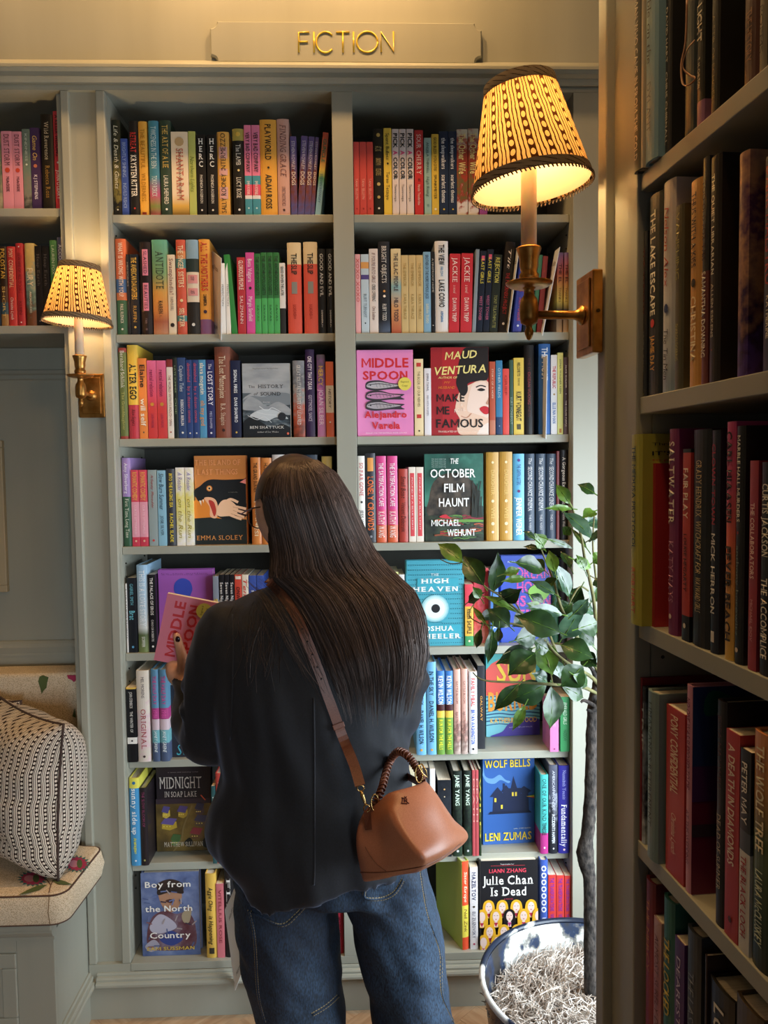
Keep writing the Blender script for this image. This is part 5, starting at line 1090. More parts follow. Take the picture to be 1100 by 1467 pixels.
nrow(5, 'lowest shelf, near bookcase', 880, 920, 2.682, """
113|148|915|h|7a2434,a83440:.4,8a2434|THE MERCY~c88a5a~.1~.5~.3|dark red hardcover
150|178|1065|p|c89a8a,b86a70:.5,d8c0b0|ALMOST SURELY DEAD~7a4a48~.1~.8~.5|dusty pink paperback
180|222|985|h|2c7468|THE LOCKED~c8b04c~.2~.6~.5~b|teal hardcover with yellow title
230|266|1145|p|5a2c70|DEAREST~d8c8e0~.1~.5~.4|purple paperback
270|322|1110|h|44484c|THE LAST ROOM~8a8e94~.2~.7~.4|grey hardcover
346|352|1200|p|3a2a2a||thin brown paperback
355|450|1330|h|26241f|LOST~e0dcd0~.1~.4~.4~b|black hardcover with leaf print
456|560|1400|h|5a4a34||brown hardcover
""")

def side_art(e, fn):
    b_, x0_, x1_, h_ = e; A = Art(x1_-x0_, min(.158, h_*.66), h_); fn(A); A.done(b_)
def summer(A):
    A.rect(0, 0, 1, 1, '7a1c40'); A.rect(0, .55, 1, 1, '2c3c70'); A.rect(0, .45, 1, .62, '5a2c68'); A.rect(0, .28, 1, .34, '4a3440')
    A.blob([(.15, .98), (.5, .9), (.8, .99), (.6, .86), (.45, .8), (.35, .88), (.1, .86)], '1f6a5a'); A.text('SUMMER', .36, 1.0, .77, .84, 'e8c890', 'i')
    A.blob([(.3, .52), (.42, .56), (.52, .5), (.5, .4), (.3, .38), (.22, .42)], 'e0b440'); A.line([(.34, .4), (.32, .3)], .05, 'd8a080'); A.line([(.46, .4), (.46, .28)], .05, 'd8a080'); A.disc(.44, .6, .06, 'd8a080'); A.blob([(.36, .6), (.44, .68), (.54, .6), (.46, .63)], 'b8482c')
    A.text('GETAWAY', .5, 1.0, .1, .16, 'e8c890', 'i'); A.text('EVERY', .3, .8, .03, .045, 'd8c8b8', '')
rb_ = r1[4][0]; iv = rb_.matrix_world.inverted() if False else (NF @ T(r1[4][1], .006, nz[1]+.0003)).inverted()
def pn3(px, py, Y): x_, z_ = PN(px, py, Y); return iv @ (NF @ Vector((x_, Y, z_)))
MB().tube(spl([pn3(*q) for q in ((984, 0, .002), (982, 60, .0), (976, 92, -.004), (978, 120, -.006), (988, 121, -.006), (996, 112, -.003), (988, 108, -.002), (978, 96, -.004), (984, 72, -.004), (995, 58, -.002))], 5), .0013, 6, flat=.4).build('ribbon_marker', flat('a87a5a', .5), rb_, smooth=True)
side_art(r4[4], summer)
def panel(A): A.rect(.1, .04, .9, .94, '1f3c44'); A.rect(.14, .06, .86, .92, '3a6a74'); A.rect(.17, .07, .83, .91, '1f3c44'); A.disc(.5, .5, .28, 'b8a078')
side_art(r4[2], panel)
def impos(A):
    A.text('Thrilling, funny', .1, .6, .94, .955, '2c3428', ''); A.text("IT'S IMPOSSIBLE", .1, .85, .89, .91, '1c1c18', 'b'); A.text('to put down', .1, .5, .86, .873, 'c0482c', '')
side_art(r3[0], impos)
def figs(A):
    for v in (.62, .3, .16): A.poly([(.3, v), (.5, v+.02), (.55, v+.1), (.4, v+.09)], '1a1214')
side_art(r3[1], figs)
# ------------------------------------------------------------------ brass candle lamps with printed shades
def fabric(name, light, dark, n, m, planar=False, trans=0.0, slant=0.0, bw=.38):
    mt, nd, l, b = newmat(name)
    tc = nd.new('ShaderNodeTexCoord'); sp = nd.new('ShaderNodeSeparateXYZ'); l.new(tc.outputs['Object'], sp.inputs[0])
    def mth(op, a, c=None, d=None):
        x = nd.new('ShaderNodeMath'); x.operation = op
        for i, q in enumerate((a, c, d)):
            if q is None: continue
            if isinstance(q, (int, float)): x.inputs[i].default_value = q
            else: l.new(q, x.inputs[i])
        return x.outputs[0]
    zc = sp.outputs[2]
    if planar:
        uvn = nd.new('ShaderNodeUVMap'); s2 = nd.new('ShaderNodeSeparateXYZ'); l.new(uvn.outputs[0], s2.inputs[0]); zc = s2.outputs[1]
        u = mth('MULTIPLY', s2.outputs[0], n)
    else:
        u = mth('MULTIPLY', mth('ARCTAN2', sp.outputs[1], sp.outputs[0]), n/(2*PI))
    nz_ = nd.new('ShaderNodeTexNoise'); nz_.inputs['Scale'].default_value = 60; l.new(tc.outputs['Object'], nz_.inputs['Vector'])
    u = mth('ADD', u, mth('MULTIPLY', mth('SUBTRACT', nz_.outputs[0], .5), .08 if planar else .22))
    u = mth('ADD', u, mth('MULTIPLY', zc, slant))
    s = mth('FRACT', u); v = mth('ADD', mth('MULTIPLY', zc, m), mth('MULTIPLY', mth('FLOOR', u), .37))
    fv = mth('SUBTRACT', mth('FRACT', v), .5); fu = mth('SUBTRACT', mth('MULTIPLY', s, 1/bw), .5)
    dist = mth('ADD', mth('MULTIPLY', fu, fu), mth('MULTIPLY', fv, fv))
    dot = mth('LESS_THAN', dist, .11)
    band = mth('MULTIPLY', mth('LESS_THAN', s, bw), mth('SUBTRACT', 1.0, dot))
    l1 = mth('LESS_THAN', mth('ABSOLUTE', mth('SUBTRACT', s, .57)), .038); l2 = mth('LESS_THAN', mth('ABSOLUTE', mth('SUBTRACT', s, .8)), .038)
    mask = mth('MAXIMUM', band, mth('MAXIMUM', l1, l2))
    mix = nd.new('ShaderNodeMix'); mix.data_type = 'RGBA'; l.new(mask, mix.inputs[0]); mix.inputs[6].default_value = lin(light); mix.inputs[7].default_value = lin(dark)
    l.new(mix.outputs[2], b.inputs['Base Color']); b.inputs['Roughness'].default_value = .9; b.inputs['Specular IOR Level'].default_value = .15
    if trans:
        t = nd.new('ShaderNodeBsdfTranslucent'); l.new(mix.outputs[2], t.inputs[0])
        ms = nd.new('ShaderNodeMixShader'); ms.inputs[0].default_value = trans
        l.new(b.outputs[0], ms.inputs[1]); l.new(t.outputs[0], ms.inputs[2]); l.new(ms.outputs[0], nd['Material Output'].inputs[0])
    return mt
SHADE = fabric('shade_print', 'f4cf94', '40240f', 19, 78, trans=.5, slant=5)
TRIM = fabric('shade_trim', '8a7a64', '2c1c14', 40, 50, slant=300)
LINING = newmat('shade_lining')[0]
def _ln():
    n, l = LINING.node_tree.nodes, LINING.node_tree.links; b = n['Principled BSDF']; b.inputs['Base Color'].default_value = lin('f4e4c4'); b.inputs['Roughness'].default_value = .9
    t = n.new('ShaderNodeBsdfTranslucent'); t.inputs[0].default_value = lin('f8e8cc'); ms = n.new('ShaderNodeMixShader'); ms.inputs[0].default_value = .5
    l.new(b.outputs[0], ms.inputs[1]); l.new(t.outputs[0], ms.inputs[2]); l.new(ms.outputs[0], n['Material Output'].inputs[0])
_ln()
BRASS = noisy('aged_brass', '946228', 'c89450', 30, rough=.36, metal=.9, bump=.05)
CANDLE = flat('f0d2b0', .45); CANDLE.node_tree.nodes['Principled BSDF'].inputs['Subsurface Weight'].default_value = .6; CANDLE.node_tree.nodes['Principled BSDF'].inputs['Subsurface Radius'].default_value = (.03, .02, .01)
def sconce(label, M, power, tilt, rt=1.0):
    o = thing('wall_lamp', label, 'lamp', M=M, group='brass candle lamps')
    A = .09
    pl_ = MB().box((-.0315, -.014, -.054), (.0315, 0, .054)); pl_.build('back_plate', BRASS, o, bevel=.002)
    MB().box((-.023, -.0165, -.045), (.023, -.0142, .045)).build('raised_panel', BRASS, o, bevel=.0015)
    RX = Matrix.Rotation(PI/2, 4, 'X')
    MB().lathe([(0, .0165), (.013, .0165), (.013, .019), (.009, .022), (.0065, .026), (.006, .03), (.0055, A), (0, A)], 20, RX).build('arm', BRASS, o, smooth=True)
    MB().lathe([(0, .0), (.0025, .0), (.0025, .0012), (0, .0012)], 8, T(.0325, -.007, .0) @ Matrix.Rotation(PI/2, 4, 'Y')).build('screw', flat('4a3418', .4, .8), o)
    S = T(0, -A, 0)
    MB().lathe([(0, -.034), (.003, -.032), (.0055, -.026), (.006, -.022), (.004, -.017), (.0045, -.014), (.011, -.011), (.0125, -.004), (.0125, .012), (.011, .02), (.007, .026), (.0065, .033), (.010, .036)], 24, S).build('stem', BRASS, o, smooth=True)
    MB().lathe([(0, .0352), (.018, .0352), (.026, .0372), (.0305, .0405), (.031, .042), (.0295, .0415), (.024, .0395), (0, .038)], 32, S).build('drip_pan', BRASS, o, smooth=True)
    MB().lathe([(0, .0385), (.009, .0385), (.0125, .046), (.0135, .052), (.0105, .056), (.0115, .06), (.0125, .064), (.0125, .072), (.0145, .08), (.0165, .086), (.0158, .088), (.0108, .088)], 24, S).build('candle_cup', BRASS, o, smooth=True)
    MB().lathe([(0, .084), (.0103, .084), (.0103, .196), (.009, .199), (0, .199)], 20, S).build('candle_sleeve', CANDLE, o, smooth=True)
    em, n, l, b = newmat('lit_bulb'); b.inputs['Emission Color'].default_value = (1, .72, .36, 1); b.inputs['Emission Strength'].default_value = 12
    MB().lathe([(0, .199), (.006, .2), (.011, .212), (.012, .222), (.009, .236), (.003, .248), (0, .25)], 14, S).build('bulb', em, o, smooth=True)
    H0, H1, R0, R1 = .166, .300, .079*rt, .046*rt
    SH = S @ T(0, 0, .2) @ tilt @ T(0, 0, -.2)
    MB().lathe([(R0-.0022, H0+.002), (R1-.0022, H1-.002)], 64).build('shade_lining', LINING, o, smooth=True, M=SH)
    so = MB().lathe([(R0, H0), (R1, H1)], 64, None).build('lamp_shade', SHADE, o, smooth=True, M=SH)
    MB().lathe([(R0+.001, H0-.001), (R0-.0018, H0+.012)], 64, None).build('shade_trim', TRIM, so, smooth=True)
    MB().lathe([(R1+.0032, H1-.013), (R1+.001, H1+.001), (R1-.001, H1+.001)], 64, None).build('shade_trim', TRIM, so, smooth=True)
    fr_ = MB()
    for i in range(90):
        a = 2*PI*i/90; r = R0+.001
        fr_.tube([(r*math.cos(a), r*math.sin(a), H0+.001), (r*math.cos(a+.03), r*math.sin(a+.03), H0-.004)], .0011, 4)
    fr_.build('fringe', flat('5a4838', .9), so)['kind'] = 'stuff'
    sp = MB(); 
    for k in range(3):
        a = 2*PI*k/3; sp.tube([(0, 0, .262), (R1*math.cos(a), R1*math.sin(a), H1-.004)], .0009, 5)
    sp.build('shade_carrier', BRASS, so)
    d = bpy.data.lights.new('bulb_light', 'POINT'); d.energy = power; d.color = (1, .66, .31); d.shadow_soft_size = .016
    lo = bpy.data.objects.new('bulb_light', d); COL.objects.link(lo); lo.parent = o; lo.location = (0, -A, .262)
    return o
zl = P(133, 567, .0).z
sconce('smaller brass lamp with patterned shade on the left pilaster', T(-.654, .0117, zl), 2.3, Matrix.Rotation(math.radians(4), 4, 'Y'))
xr, zr_ = PN(866.5, 440)
VY = NF.inverted().to_3x3() @ FWD
sconce('large foreground brass lamp with patterned shade on the right post', NF @ T(xr-.03, -.003+.0, PN(875, 441)[1]), 2.5, Matrix.Rotation(math.radians(-7), 4, VY))
# ------------------------------------------------------------------ bench cushions
def floral(name, base):
    mt, nd, l, b = newmat(name)
    tc = nd.new('ShaderNodeTexCoord'); v = nd.new('ShaderNodeTexVoronoi'); v.inputs['Scale'].default_value = 420
    l.new(tc.outputs['Object'], v.inputs['Vector'])
    r = ramp(nd, [(.25, lin('b8a078')), (.5, lin(base))]); l.new(v.outputs[0], r.inputs[0]); l.new(r.outputs[0], b.inputs['Base Color'])
    b.inputs['Roughness'].default_value = .9; b.inputs['Specular IOR Level'].default_value = .1
    u = nd.new('ShaderNodeBump'); u.inputs['Strength'].default_value = .25; u.inputs['Distance'].default_value = .001
    l.new(v.outputs[0], u.inputs['Height']); l.new(u.outputs[0], b.inputs['Normal'])
    return mt
FLORAL = floral('floral_linen', 'ead8bc')
def rounded_pad(outline, z0, z1, r, bulge=.006):
    """plan outline (x,y) lofted with rounded top and bottom edges"""
    c = Vector((sum(p[0] for p in outline)/len(outline), sum(p[1] for p in outline)/len(outline)))
    k = len(outline); rings = []
    def inset(d):
        out = []
        for i in range(k):
            a, p, q = Vector(outline[i-1]), Vector(outline[i]), Vector(outline[(i+1) % k])
            t = (q-a).normalized(); out.append(p+Vector((-t.y, t.x))*d)
        return out
    for j in range(7):
        a = PI/2*j/6; rings.append([(p.x, p.y, z0+r-r*math.sin(PI/2-a)) for p in inset(r*(1-math.sin(a)))])
    rings.append([(p.x, p.y, (z0+z1)/2) for p in inset(-bulge)])
    for j in range(7):
        a = PI/2*j/6; rings.append([(p.x, p.y, z1-r+r*math.sin(a)) for p in inset(r*(1-math.cos(a)))])
    return rings
zs0 = zb1+.0006; zs1 = P(40, 1283, -.247).z
YC = -.247
oc = []
def arc(cx, cy, r, a0, a1, n=6): return [(cx+r*math.cos(a0+(a1-a0)*i/n), cy+r*math.sin(a0+(a1-a0)*i/n)) for i in range(n+1)]
oc = [(-1.88, YC)]+[(-1.6+.1*i, YC) for i in range(1, 8)]+arc(-.705, YC+.04, .04, -PI/2, 0)+arc(-.685, -.037, .03, 0, PI/2, 5)+[(-.70, -.006), (-.73, .0), (-.735, .06), (-.735, .13), (-1.2, .13), (-1.88, .13)]
cs = thing('seat_cushion', 'floral cream seat cushion with pink thistles on the window bench', 'cushion', loc=(-1.2, -.1, zs0))
rg = [[(x+1.2, y+.1, z-zs0) for x, y, z in r] for r in rounded_pad(oc, zs0, zs1, .016)]
mb = MB().loft(rg, True, False); mb.poly([p for p in rg[-1]]); mb.poly([p for p in reversed(rg[0])])
fixn(mb.build('cushion_body', FLORAL, cs, smooth=True))
for k in (3, -4): MB().tube(rg[k]+[rg[k][0]], .0022, 6).build('piping', flat('5a4034', .9), cs, smooth=True)
MB().tube([rg[i][8] for i in range(3, len(rg)-3)], .0012, 5).build('corner_seam', flat('8a7050', .9), cs)
top = MB(); TM = [flat('b8385c', .9), flat('5a6a3c', .9), flat('4a7a72', .9), flat('6a4a3a', .9), flat('d890a0', .9)]
zt = zs1-zs0+.0006; kk = [0]
def on(px, py):
    p = P(px, py, 0); d = (p-CAM); q = CAM+d*((zs1-CAM.z)/d.z); return (q.x+1.2, q.y+.1)
def tp(pts, mi):
    kk[0] += 1; top.poly([(*on(*p), zt+kk[0]*.00006) for p in pts], mi)
def ln(pts, w, mi):
    kk[0] += 1; q = spl([(*on(*p), 0) for p in pts], 4); vs = []
    for i, p in enumerate(q):
        t = (q[min(i+1, len(q)-1)]-q[max(i-1, 0)]).normalized(); n_ = Vector((-t.y, t.x, 0))*w
        vs += [(p.x+n_.x, p.y+n_.y, zt+kk[0]*.00006), (p.x-n_.x, p.y-n_.y, zt+kk[0]*.00006)]
    top.add(vs, [(2*i, 2*i+1, 2*i+3, 2*i+2) for i in range(len(q)-1)], mi)
def thistle(cx, cy, rx, ry):
    tp([(cx+rx*(1.0 if i % 2 else .72)*math.cos(2*PI*i/36), cy+ry*(1.0 if i % 2 else .72)*math.sin(2*PI*i/36)) for i in range(36)], 2)
    tp([(cx+rx*.8*(1.0 if i % 2 else .8)*math.cos(2*PI*i/28), cy+ry*.8*(1.0 if i % 2 else .8)*math.sin(2*PI*i/28)) for i in range(28)], 0)
    tp([(cx+rx*.35*math.cos(2*PI*i/12)-rx*.2, cy+ry*.4*math.sin(2*PI*i/12)) for i in range(12)], 4)
    tp([(cx+rx*.2*math.cos(2*PI*i/12)+rx*.2, cy+ry*.5*math.sin(2*PI*i/12)) for i in range(12)], 1)
thistle(47, 1259, 23, 12); thistle(110, 1238, 20, 13)
ln([(70, 1280), (74, 1266), (84, 1256), (106, 1246)], .0012, 3); ln([(72, 1268), (66, 1260), (58, 1258)], .0012, 3); ln([(80, 1258), (84, 1248), (78, 1240)], .0012, 3)
def leaf2(a, b, w, mi=1):
    ax, ay = a; bx_, by = b; dx, dy = bx_-ax, by-ay; L = math.hypot(dx, dy); n_ = (-dy/L*w, dx/L*w)
    tp([(ax, ay), (ax+dx*.3+n_[0], ay+dy*.3+n_[1]), (ax+dx*.65+n_[0]*.7, ay+dy*.65+n_[1]*.7), (bx_, by), (ax+dx*.65-n_[0]*.7, ay+dy*.65-n_[1]*.7), (ax+dx*.3-n_[0], ay+dy*.3-n_[1])], mi)
leaf2((68, 1268), (26, 1283), 3.5); leaf2((74, 1262), (104, 1268), 3.5)
top.build('thistle_print', TM, cs)
bkz = P(60, 967, .13).z
bk = thing('back_cushion', 'floral cream back cushion behind the striped pillows', 'cushion', loc=(-1.3, .195, zs0))
ob = [(-.58, 0), (.56, 0), (.56, bkz-zs0), (-.58, bkz-zs0)]
pts = []
for (a, b_) in zip(ob, ob[1:]+ob[:1]): pts += [(a[0]+(b_[0]-a[0])*i/8, a[1]+(b_[1]-a[1])*i/8) for i in range(8)]
rgb = [[(x, z, y) for x, y, z in r] for r in rounded_pad(pts, 0, .1, .012, .0)]
mb = MB().loft(rgb, True, False); mb.poly(rgb[0]); mb.poly(rgb[-1])
o_ = fixn(mb.build('cushion_body', FLORAL, bk, smooth=True)); o_.location = (0, -.055, .001)
bp = MB()
def bq(px, py):
    p = P(px, py, .14); return (p.x+1.3, -.0568, p.z-zs0)
bp.poly([bq(*q) for q in [(62, 967), (70, 970), (68, 978), (67, 985), (63, 989), (60, 994), (58, 986), (55, 976), (57, 969)]], 0)
bp.poly([bq(*q) for q in [(96, 967), (98, 972), (103, 974), (106, 977), (110, 974), (113, 976), (113, 967)]], 1)
bp.poly([bq(*q) for q in [(104, 1026), (107, 1014), (109, 1028)]], 0)
bp.build('thistle_print', [TM[1], TM[0]], bk)
# ------------------------------------------------------------------ striped pillows
STRIPE = fabric('pillow_print', 'efe4d4', '33241f', 54, 104, planar=True, bw=.46)
PIPE = flat('4e3e38', .9)
def pillow(label, M, S, Th, seed):
    o = thing('pillow', label, 'pillow', M=M, group='striped pillows on the bench')
    N = 36
    def pt(u, v, sg):
        p = 3.2; e = (max(0, 1-abs(u)**p)*max(0, 1-abs(v)**p))**.52
        x = u*S/2*(1-.07*(1-abs(v)**2)*abs(u)**3); z = v*S/2*(1-.07*(1-abs(u)**2)*abs(v)**3)
        n_ = noise.noise(Vector((u*2.2+seed, v*2.2, sg*3)))*.014*e+noise.noise(Vector((u*6+seed, v*5, sg)))*.006*e
        cr = -.010*math.exp(-((v+.45+.25*(u-.3))/.06)**2)*e
        return (x, sg*(Th/2*e+n_+cr), z+S/2)
    for sg in (-1, 1):
        vs = [pt(-1+2*i/N, -1+2*j/N, sg) for j in range(N+1) for i in range(N+1)]
        fs = [(j*(N+1)+i, j*(N+1)+i+1, (j+1)*(N+1)+i+1, (j+1)*(N+1)+i) for j in range(N) for i in range(N)]
        if sg > 0: fs = [f[::-1] for f in fs]
        po = MB().add(vs, fs).build('pillow_front' if sg < 0 else 'pillow_back', STRIPE, o, smooth=True)
        W2 = N+1; U = [[0]*W2 for _ in range(W2)]; mid = N//2
        for j in range(W2):
            for i in range(mid+1, W2): U[j][i] = U[j][i-1]+(Vector(vs[j*W2+i])-Vector(vs[j*W2+i-1])).length
            for i in range(mid-1, -1, -1): U[j][i] = U[j][i+1]-(Vector(vs[j*W2+i])-Vector(vs[j*W2+i+1])).length
        uv = po.data.uv_layers.new(name='UVMap')
        for lp in po.data.loops:
            j, i = divmod(lp.vertex_index, W2); uv.data[lp.index].uv = (U[j][i]+1+sg*.004, vs[lp.vertex_index][2])
    ed = [(-1+2*i/20, -1) for i in range(20)]+[(1, -1+2*i/20) for i in range(20)]+[(1-2*i/20, 1) for i in range(20)]+[(-1, 1-2*i/20) for i in range(21)]
    MB().tube([pt(u, v, 1) for u, v in ed], .0032, 7).build('piping', PIPE, o, smooth=True)
    return o
pe = P(80, 1165, -.19)
Rp = Matrix.Rotation(math.radians(-44), 4, 'Z')
S_ = .365
cx = Vector((pe.x, pe.y, 0))-Rp @ Vector((S_/2, 0, 0))
pillow('striped pillow in front on the bench, facing the room', T(cx.x, cx.y, zs1+.001) @ Rp @ Matrix.Rotation(math.radians(-4), 4, 'X'), S_, .23, 1.3)
pillow('striped pillow standing behind the front one', T(-1.06, .045, zs1+.001) @ Matrix.Rotation(math.radians(-10), 4, 'Z') @ Matrix.Rotation(math.radians(-6), 4, 'X'), .36, .12, 5.1)
# ------------------------------------------------------------------ the reader, seen from behind
def evalmesh(o, name):
    dg = bpy.context.evaluated_depsgraph_get(); me = bpy.data.meshes.new_from_object(o.evaluated_get(dg)); me.name = name; return me
def remesh(mb, name, vox, mat, parent, smooth_it=8, disp=None):
    me = bpy.data.meshes.new(name); me.from_pydata(mb.v, [], mb.f); o = bpy.data.objects.new(name, me); COL.objects.link(o); fixn(o)
    r = o.modifiers.new('r', 'REMESH'); r.mode = 'VOXEL'; r.voxel_size = vox
    s = o.modifiers.new('s', 'SMOOTH'); s.iterations = smooth_it; s.factor = .5
    m2 = evalmesh(o, name); o.modifiers.clear(); o.data = m2
    if disp:
        ns = [v.normal.copy() for v in m2.vertices]
        for v, n_ in zip(m2.vertices, ns): v.co += n_*disp(v.co)
    for p in m2.polygons: p.use_smooth = True
    if not isinstance(mat, list): mat = [mat]
    for q in mat: m2.materials.append(q)
    if parent: o.parent = parent
    m2.update(); return o
def chain(mb, keys, seg=14, n=5):
    """keys: (px,py,Y,radius) tapered limb with rounded ends"""
    c = [P(k[0], k[1], k[2]) for k in keys]; q = spl(c, n); R = []
    for i in range(len(q)):
        t = i/n; a = int(min(t, len(keys)-1)); b_ = min(a+1, len(keys)-1); R.append(keys[a][3]+(keys[b_][3]-keys[a][3])*(t-a))
    d0 = (q[0]-q[1]).normalized(); d1 = (q[-1]-q[-2]).normalized()
    q = [q[0]+d0*R[0]*.85, q[0]+d0*R[0]*.55]+q+[q[-1]+d1*R[-1]*.55, q[-1]+d1*R[-1]*.85]; R = [R[0]*.45, R[0]*.83]+R+[R[-1]*.83, R[-1]*.45]
    mb.tube(q, R, seg)
def ringpx(y, L, R, b, Yc, ex=2.3, k=40, zf=None):
    a0 = P(L, y, Yc); a1 = P(R, y, Yc); cx = (a0.x+a1.x)/2; a = (a1.x-a0.x)/2; z = (a0.z+a1.z)/2; out = []
    for i in range(k):
        t = 2*PI*i/k; c, s = math.cos(t), math.sin(t)
        x = cx+a*math.copysign(abs(c)**(2/ex), c); yy = Yc+b*math.copysign(abs(s)**(2/ex), s)
        out.append((x, yy, z if zf is None else zf(x, yy, z)))
    return out
SKIN = noisy('skin', 'c89478', 'd8a488', 40, rough=.5, bump=.05)
YJ = -.5
body = MB()
body.loft([ringpx(y, L, R, b_, Yc) for y, L, R, b_, Yc in ((838, 415, 472, .05, -.475), (862, 360, 556, .05, -.5), (900, 330, 580, .07, YJ), (960, 325, 575, .09, YJ), (1050, 345, 560, .09, YJ), (1120, 348, 560, .1, YJ), (1200, 356, 580, .095, YJ), (1250, 362, 588, .085, YJ))])
chain(body, [(450, 850, -.49, .05), (440, 825, -.485, .048), (432, 790, -.475, .047), (430, 760, -.47, .05)])
chain(body, [(340, 912, -.5, .034), (318, 1000, -.5, .04), (304, 1052, -.468, .036), (283, 1010, -.40, .032), (264, 972, -.335, .024)])
chain(body, [(566, 915, -.5, .034), (562, 1010, -.49, .038), (550, 1045, -.455, .034), (510, 1015, -.33, .03), (460, 985, -.25, .022)])
for s in ((414, 420, 437, 446), (552, 579, 602, 613)):
    chain(body, [(s[0], 1255, -.5, .06), (s[1], 1400, -.5, .055), (s[2], 1520, -.5, .045), (s[3], 1690, -.49, .03)])
# left hand holding the book: thumb in front of the cover, four fingers behind it
chain(body, [(263, 975, -.335, .021), (254, 966, -.33, .023), (250, 955, -.322, .02)], 12)
chain(body, [(262, 968, -.34, .014), (262, 948, -.3545, .0125), (258, 930, -.3565, .0105), (253, 911, -.3545, .0082)], 12)
for k, (bx_, by_, tx, ty, r_) in enumerate(((250, 945, 296, 884, .0082), (254, 952, 308, 902, .0085), (258, 960, 306, 922, .0082), (262, 968, 298, 944, .0072))):
    chain(body, [(bx_, by_, -.318, r_*1.12), ((bx_+tx)/2-4, (by_+ty)/2-5, -.298, r_), (tx, ty, -.303, r_*.86)], 10)
# right hand, hidden in front of the body
chain(body, [(460, 985, -.25, .022), (440, 972, -.235, .025), (425, 962, -.23, .022)], 12)
for k, (tx, ty) in enumerate(((392, 938), (386, 950), (386, 963), (392, 976))): chain(body, [(425, 954+8*k, -.23, .0095), (408, (ty+954+8*k)/2-3, -.222, .0085), (tx, ty, -.235, .0072)], 10)
chain(body, [(442, 962, -.24, .012), (430, 944, -.255, .010), (414, 934, -.262, .008)], 10)
# head
HC = P(424, 730, -.475); HR = Matrix.Rotation(math.radians(33), 4, 'Z') @ Matrix.Rotation(math.radians(-14), 4, 'X')
def headpt(th, ph):
    x, y, z = math.sin(th)*math.cos(ph), math.sin(th)*math.sin(ph), math.cos(th)
    ax, ay, az = .074, .092, .104
    g = lambda cx, cz, sx, sz: math.exp(-((x-cx)/sx)**2-((z-cz)/sz)**2)
    px_, py_, pz_ = x*ax, y*ay, z*az
    if z < 0: px_ *= 1-.28*z*z; py_ *= (1-.10*z*z)
    if y > 0:
        py_ += .022*g(0, -.18, .11, .2)+.010*g(0, .05, .07, .22)-.009*(g(-.34, .08, .17, .13)+g(.34, .08, .17, .13))+.006*g(0, -.52, .24, .1)+.007*g(0, -.82, .25, .14)-.004*g(0, -.66, .3, .06)
    return Vector((px_, py_, pz_))
hv = []; NT, NP = 40, 56
for i in range(NT+1):
    for j in range(NP): hv.append(HC+HR @ headpt(PI*i/NT, 2*PI*j/NP))
body.add(hv, [(i*NP+j, (i+1)*NP+j, (i+1)*NP+(j+1) % NP, i*NP+(j+1) % NP) for i in range(NT) for j in range(NP)])
for sx in (-1, 1): body.ell(HC+HR @ Vector((sx*.066, -.03, -.008)), (.006, .014, .025), 12, 8, HR)
person = remesh(body, 'person', .0042, SKIN, None, 2)
tag(person, 'dark haired person in a black jacket seen from behind, reading a pink book', 'person')
for sx in (-1, 1):
    c = HC+HR @ Vector((sx*.026, .0785, .009))
    MB().ell(c, (.012, .012, .012), 16, 10, HR).build('eye', flat('ece8e4', .2), person, smooth=True)
    MB().ell(HC+HR @ Vector((sx*.026, .0855, .007)), (.0058, .0058, .0058), 12, 8, HR).build('iris', flat('2a1a12', .15), person, smooth=True)
    MB().tube([HC+HR @ Vector((sx*(.012+.03*t), .094-.016*t*t*1.2, .026+.008*math.sin(PI*t*.8))) for t in [i/6 for i in range(7)]], .0022, 5).build('eyebrow', flat('1c1412', .8), person)
MB().tube([HC+HR @ Vector((.021*t, .0965-.008*t*t, -.054+.002*abs(t))) for t in [i/5-1 for i in range(11)]], [.001+.0045*(1-abs(i/5-1)) for i in range(11)], 8).build('lips', flat('a85850', .4), person, smooth=True)
NAIL = flat('2a1218', .15)
tp_ = P(253, 912, -.3605)
MB().ell(P(254.5, 916, -.3625), (.0052, .0022, .0068), 12, 8).build('thumb_nail', NAIL, person, smooth=True)
# ---- jacket
def hemz(x, y, z):
    px = 550+((x-0)*1130/1.5) - 40
    t = [(-9, 1236), (334, 1236), (348, 1278), (360, 1298), (385, 1303), (410, 1297), (440, 1280), (462, 1266), (487, 1262), (600, 1262)]
    xx = (x-P(0, 1280, YJ).x)/(P(1000, 1280, YJ).x-P(0, 1280, YJ).x)*1000
    for a, c in zip(t, t[1:]):
        if a[0] <= xx <= c[0]: yv = a[1]+(c[1]-a[1])*(xx-a[0])/(c[0]-a[0]); break
    else: yv = 1262
    if y > YJ: yv = yv*.6+1262*.4
    return P(450, yv, YJ-.1).z
jk = MB()
rings = [ringpx(y, L, R, b_, Yc) for y, L, R, b_, Yc in ((826, 398, 490, .058, -.478), (836, 388, 505, .066, -.482), (846, 366, 545, .078, -.49), (862, 334, 585, .092, -.497), (888, 312, 604, .108, YJ), (930, 302, 600, .122, YJ), (1000, 304, 590, .13, YJ), (1060, 316, 584, .13, YJ), (1100, 323, 586, .132, YJ), (1124, 317, 590, .14, YJ), (1150, 305, 590, .147, YJ), (1176, 297, 590, .15, YJ), (1198, 301, 590, .15, YJ), (1218, 320, 590, .146, YJ), (1232, 331, 590, .145, YJ))]
rings.append(ringpx(1262, 334, 590, .145, YJ, zf=hemz))
jk.loft(rings)
chain(jk, [(327, 906, -.5, .062), (315, 955, -.5, .066), (308, 1010, -.49, .065), (300, 1052, -.462, .058), (284, 1030, -.41, .05), (276, 1000, -.365, .043), (270, 984, -.343, .034)], 20)
chain(jk, [(571, 902, -.5, .056), (570, 965, -.5, .06), (562, 1018, -.49, .057), (553, 1052, -.46, .051), (535, 1040, -.385, .045), (500, 1010, -.31, .04), (470, 992, -.265, .033)], 20)
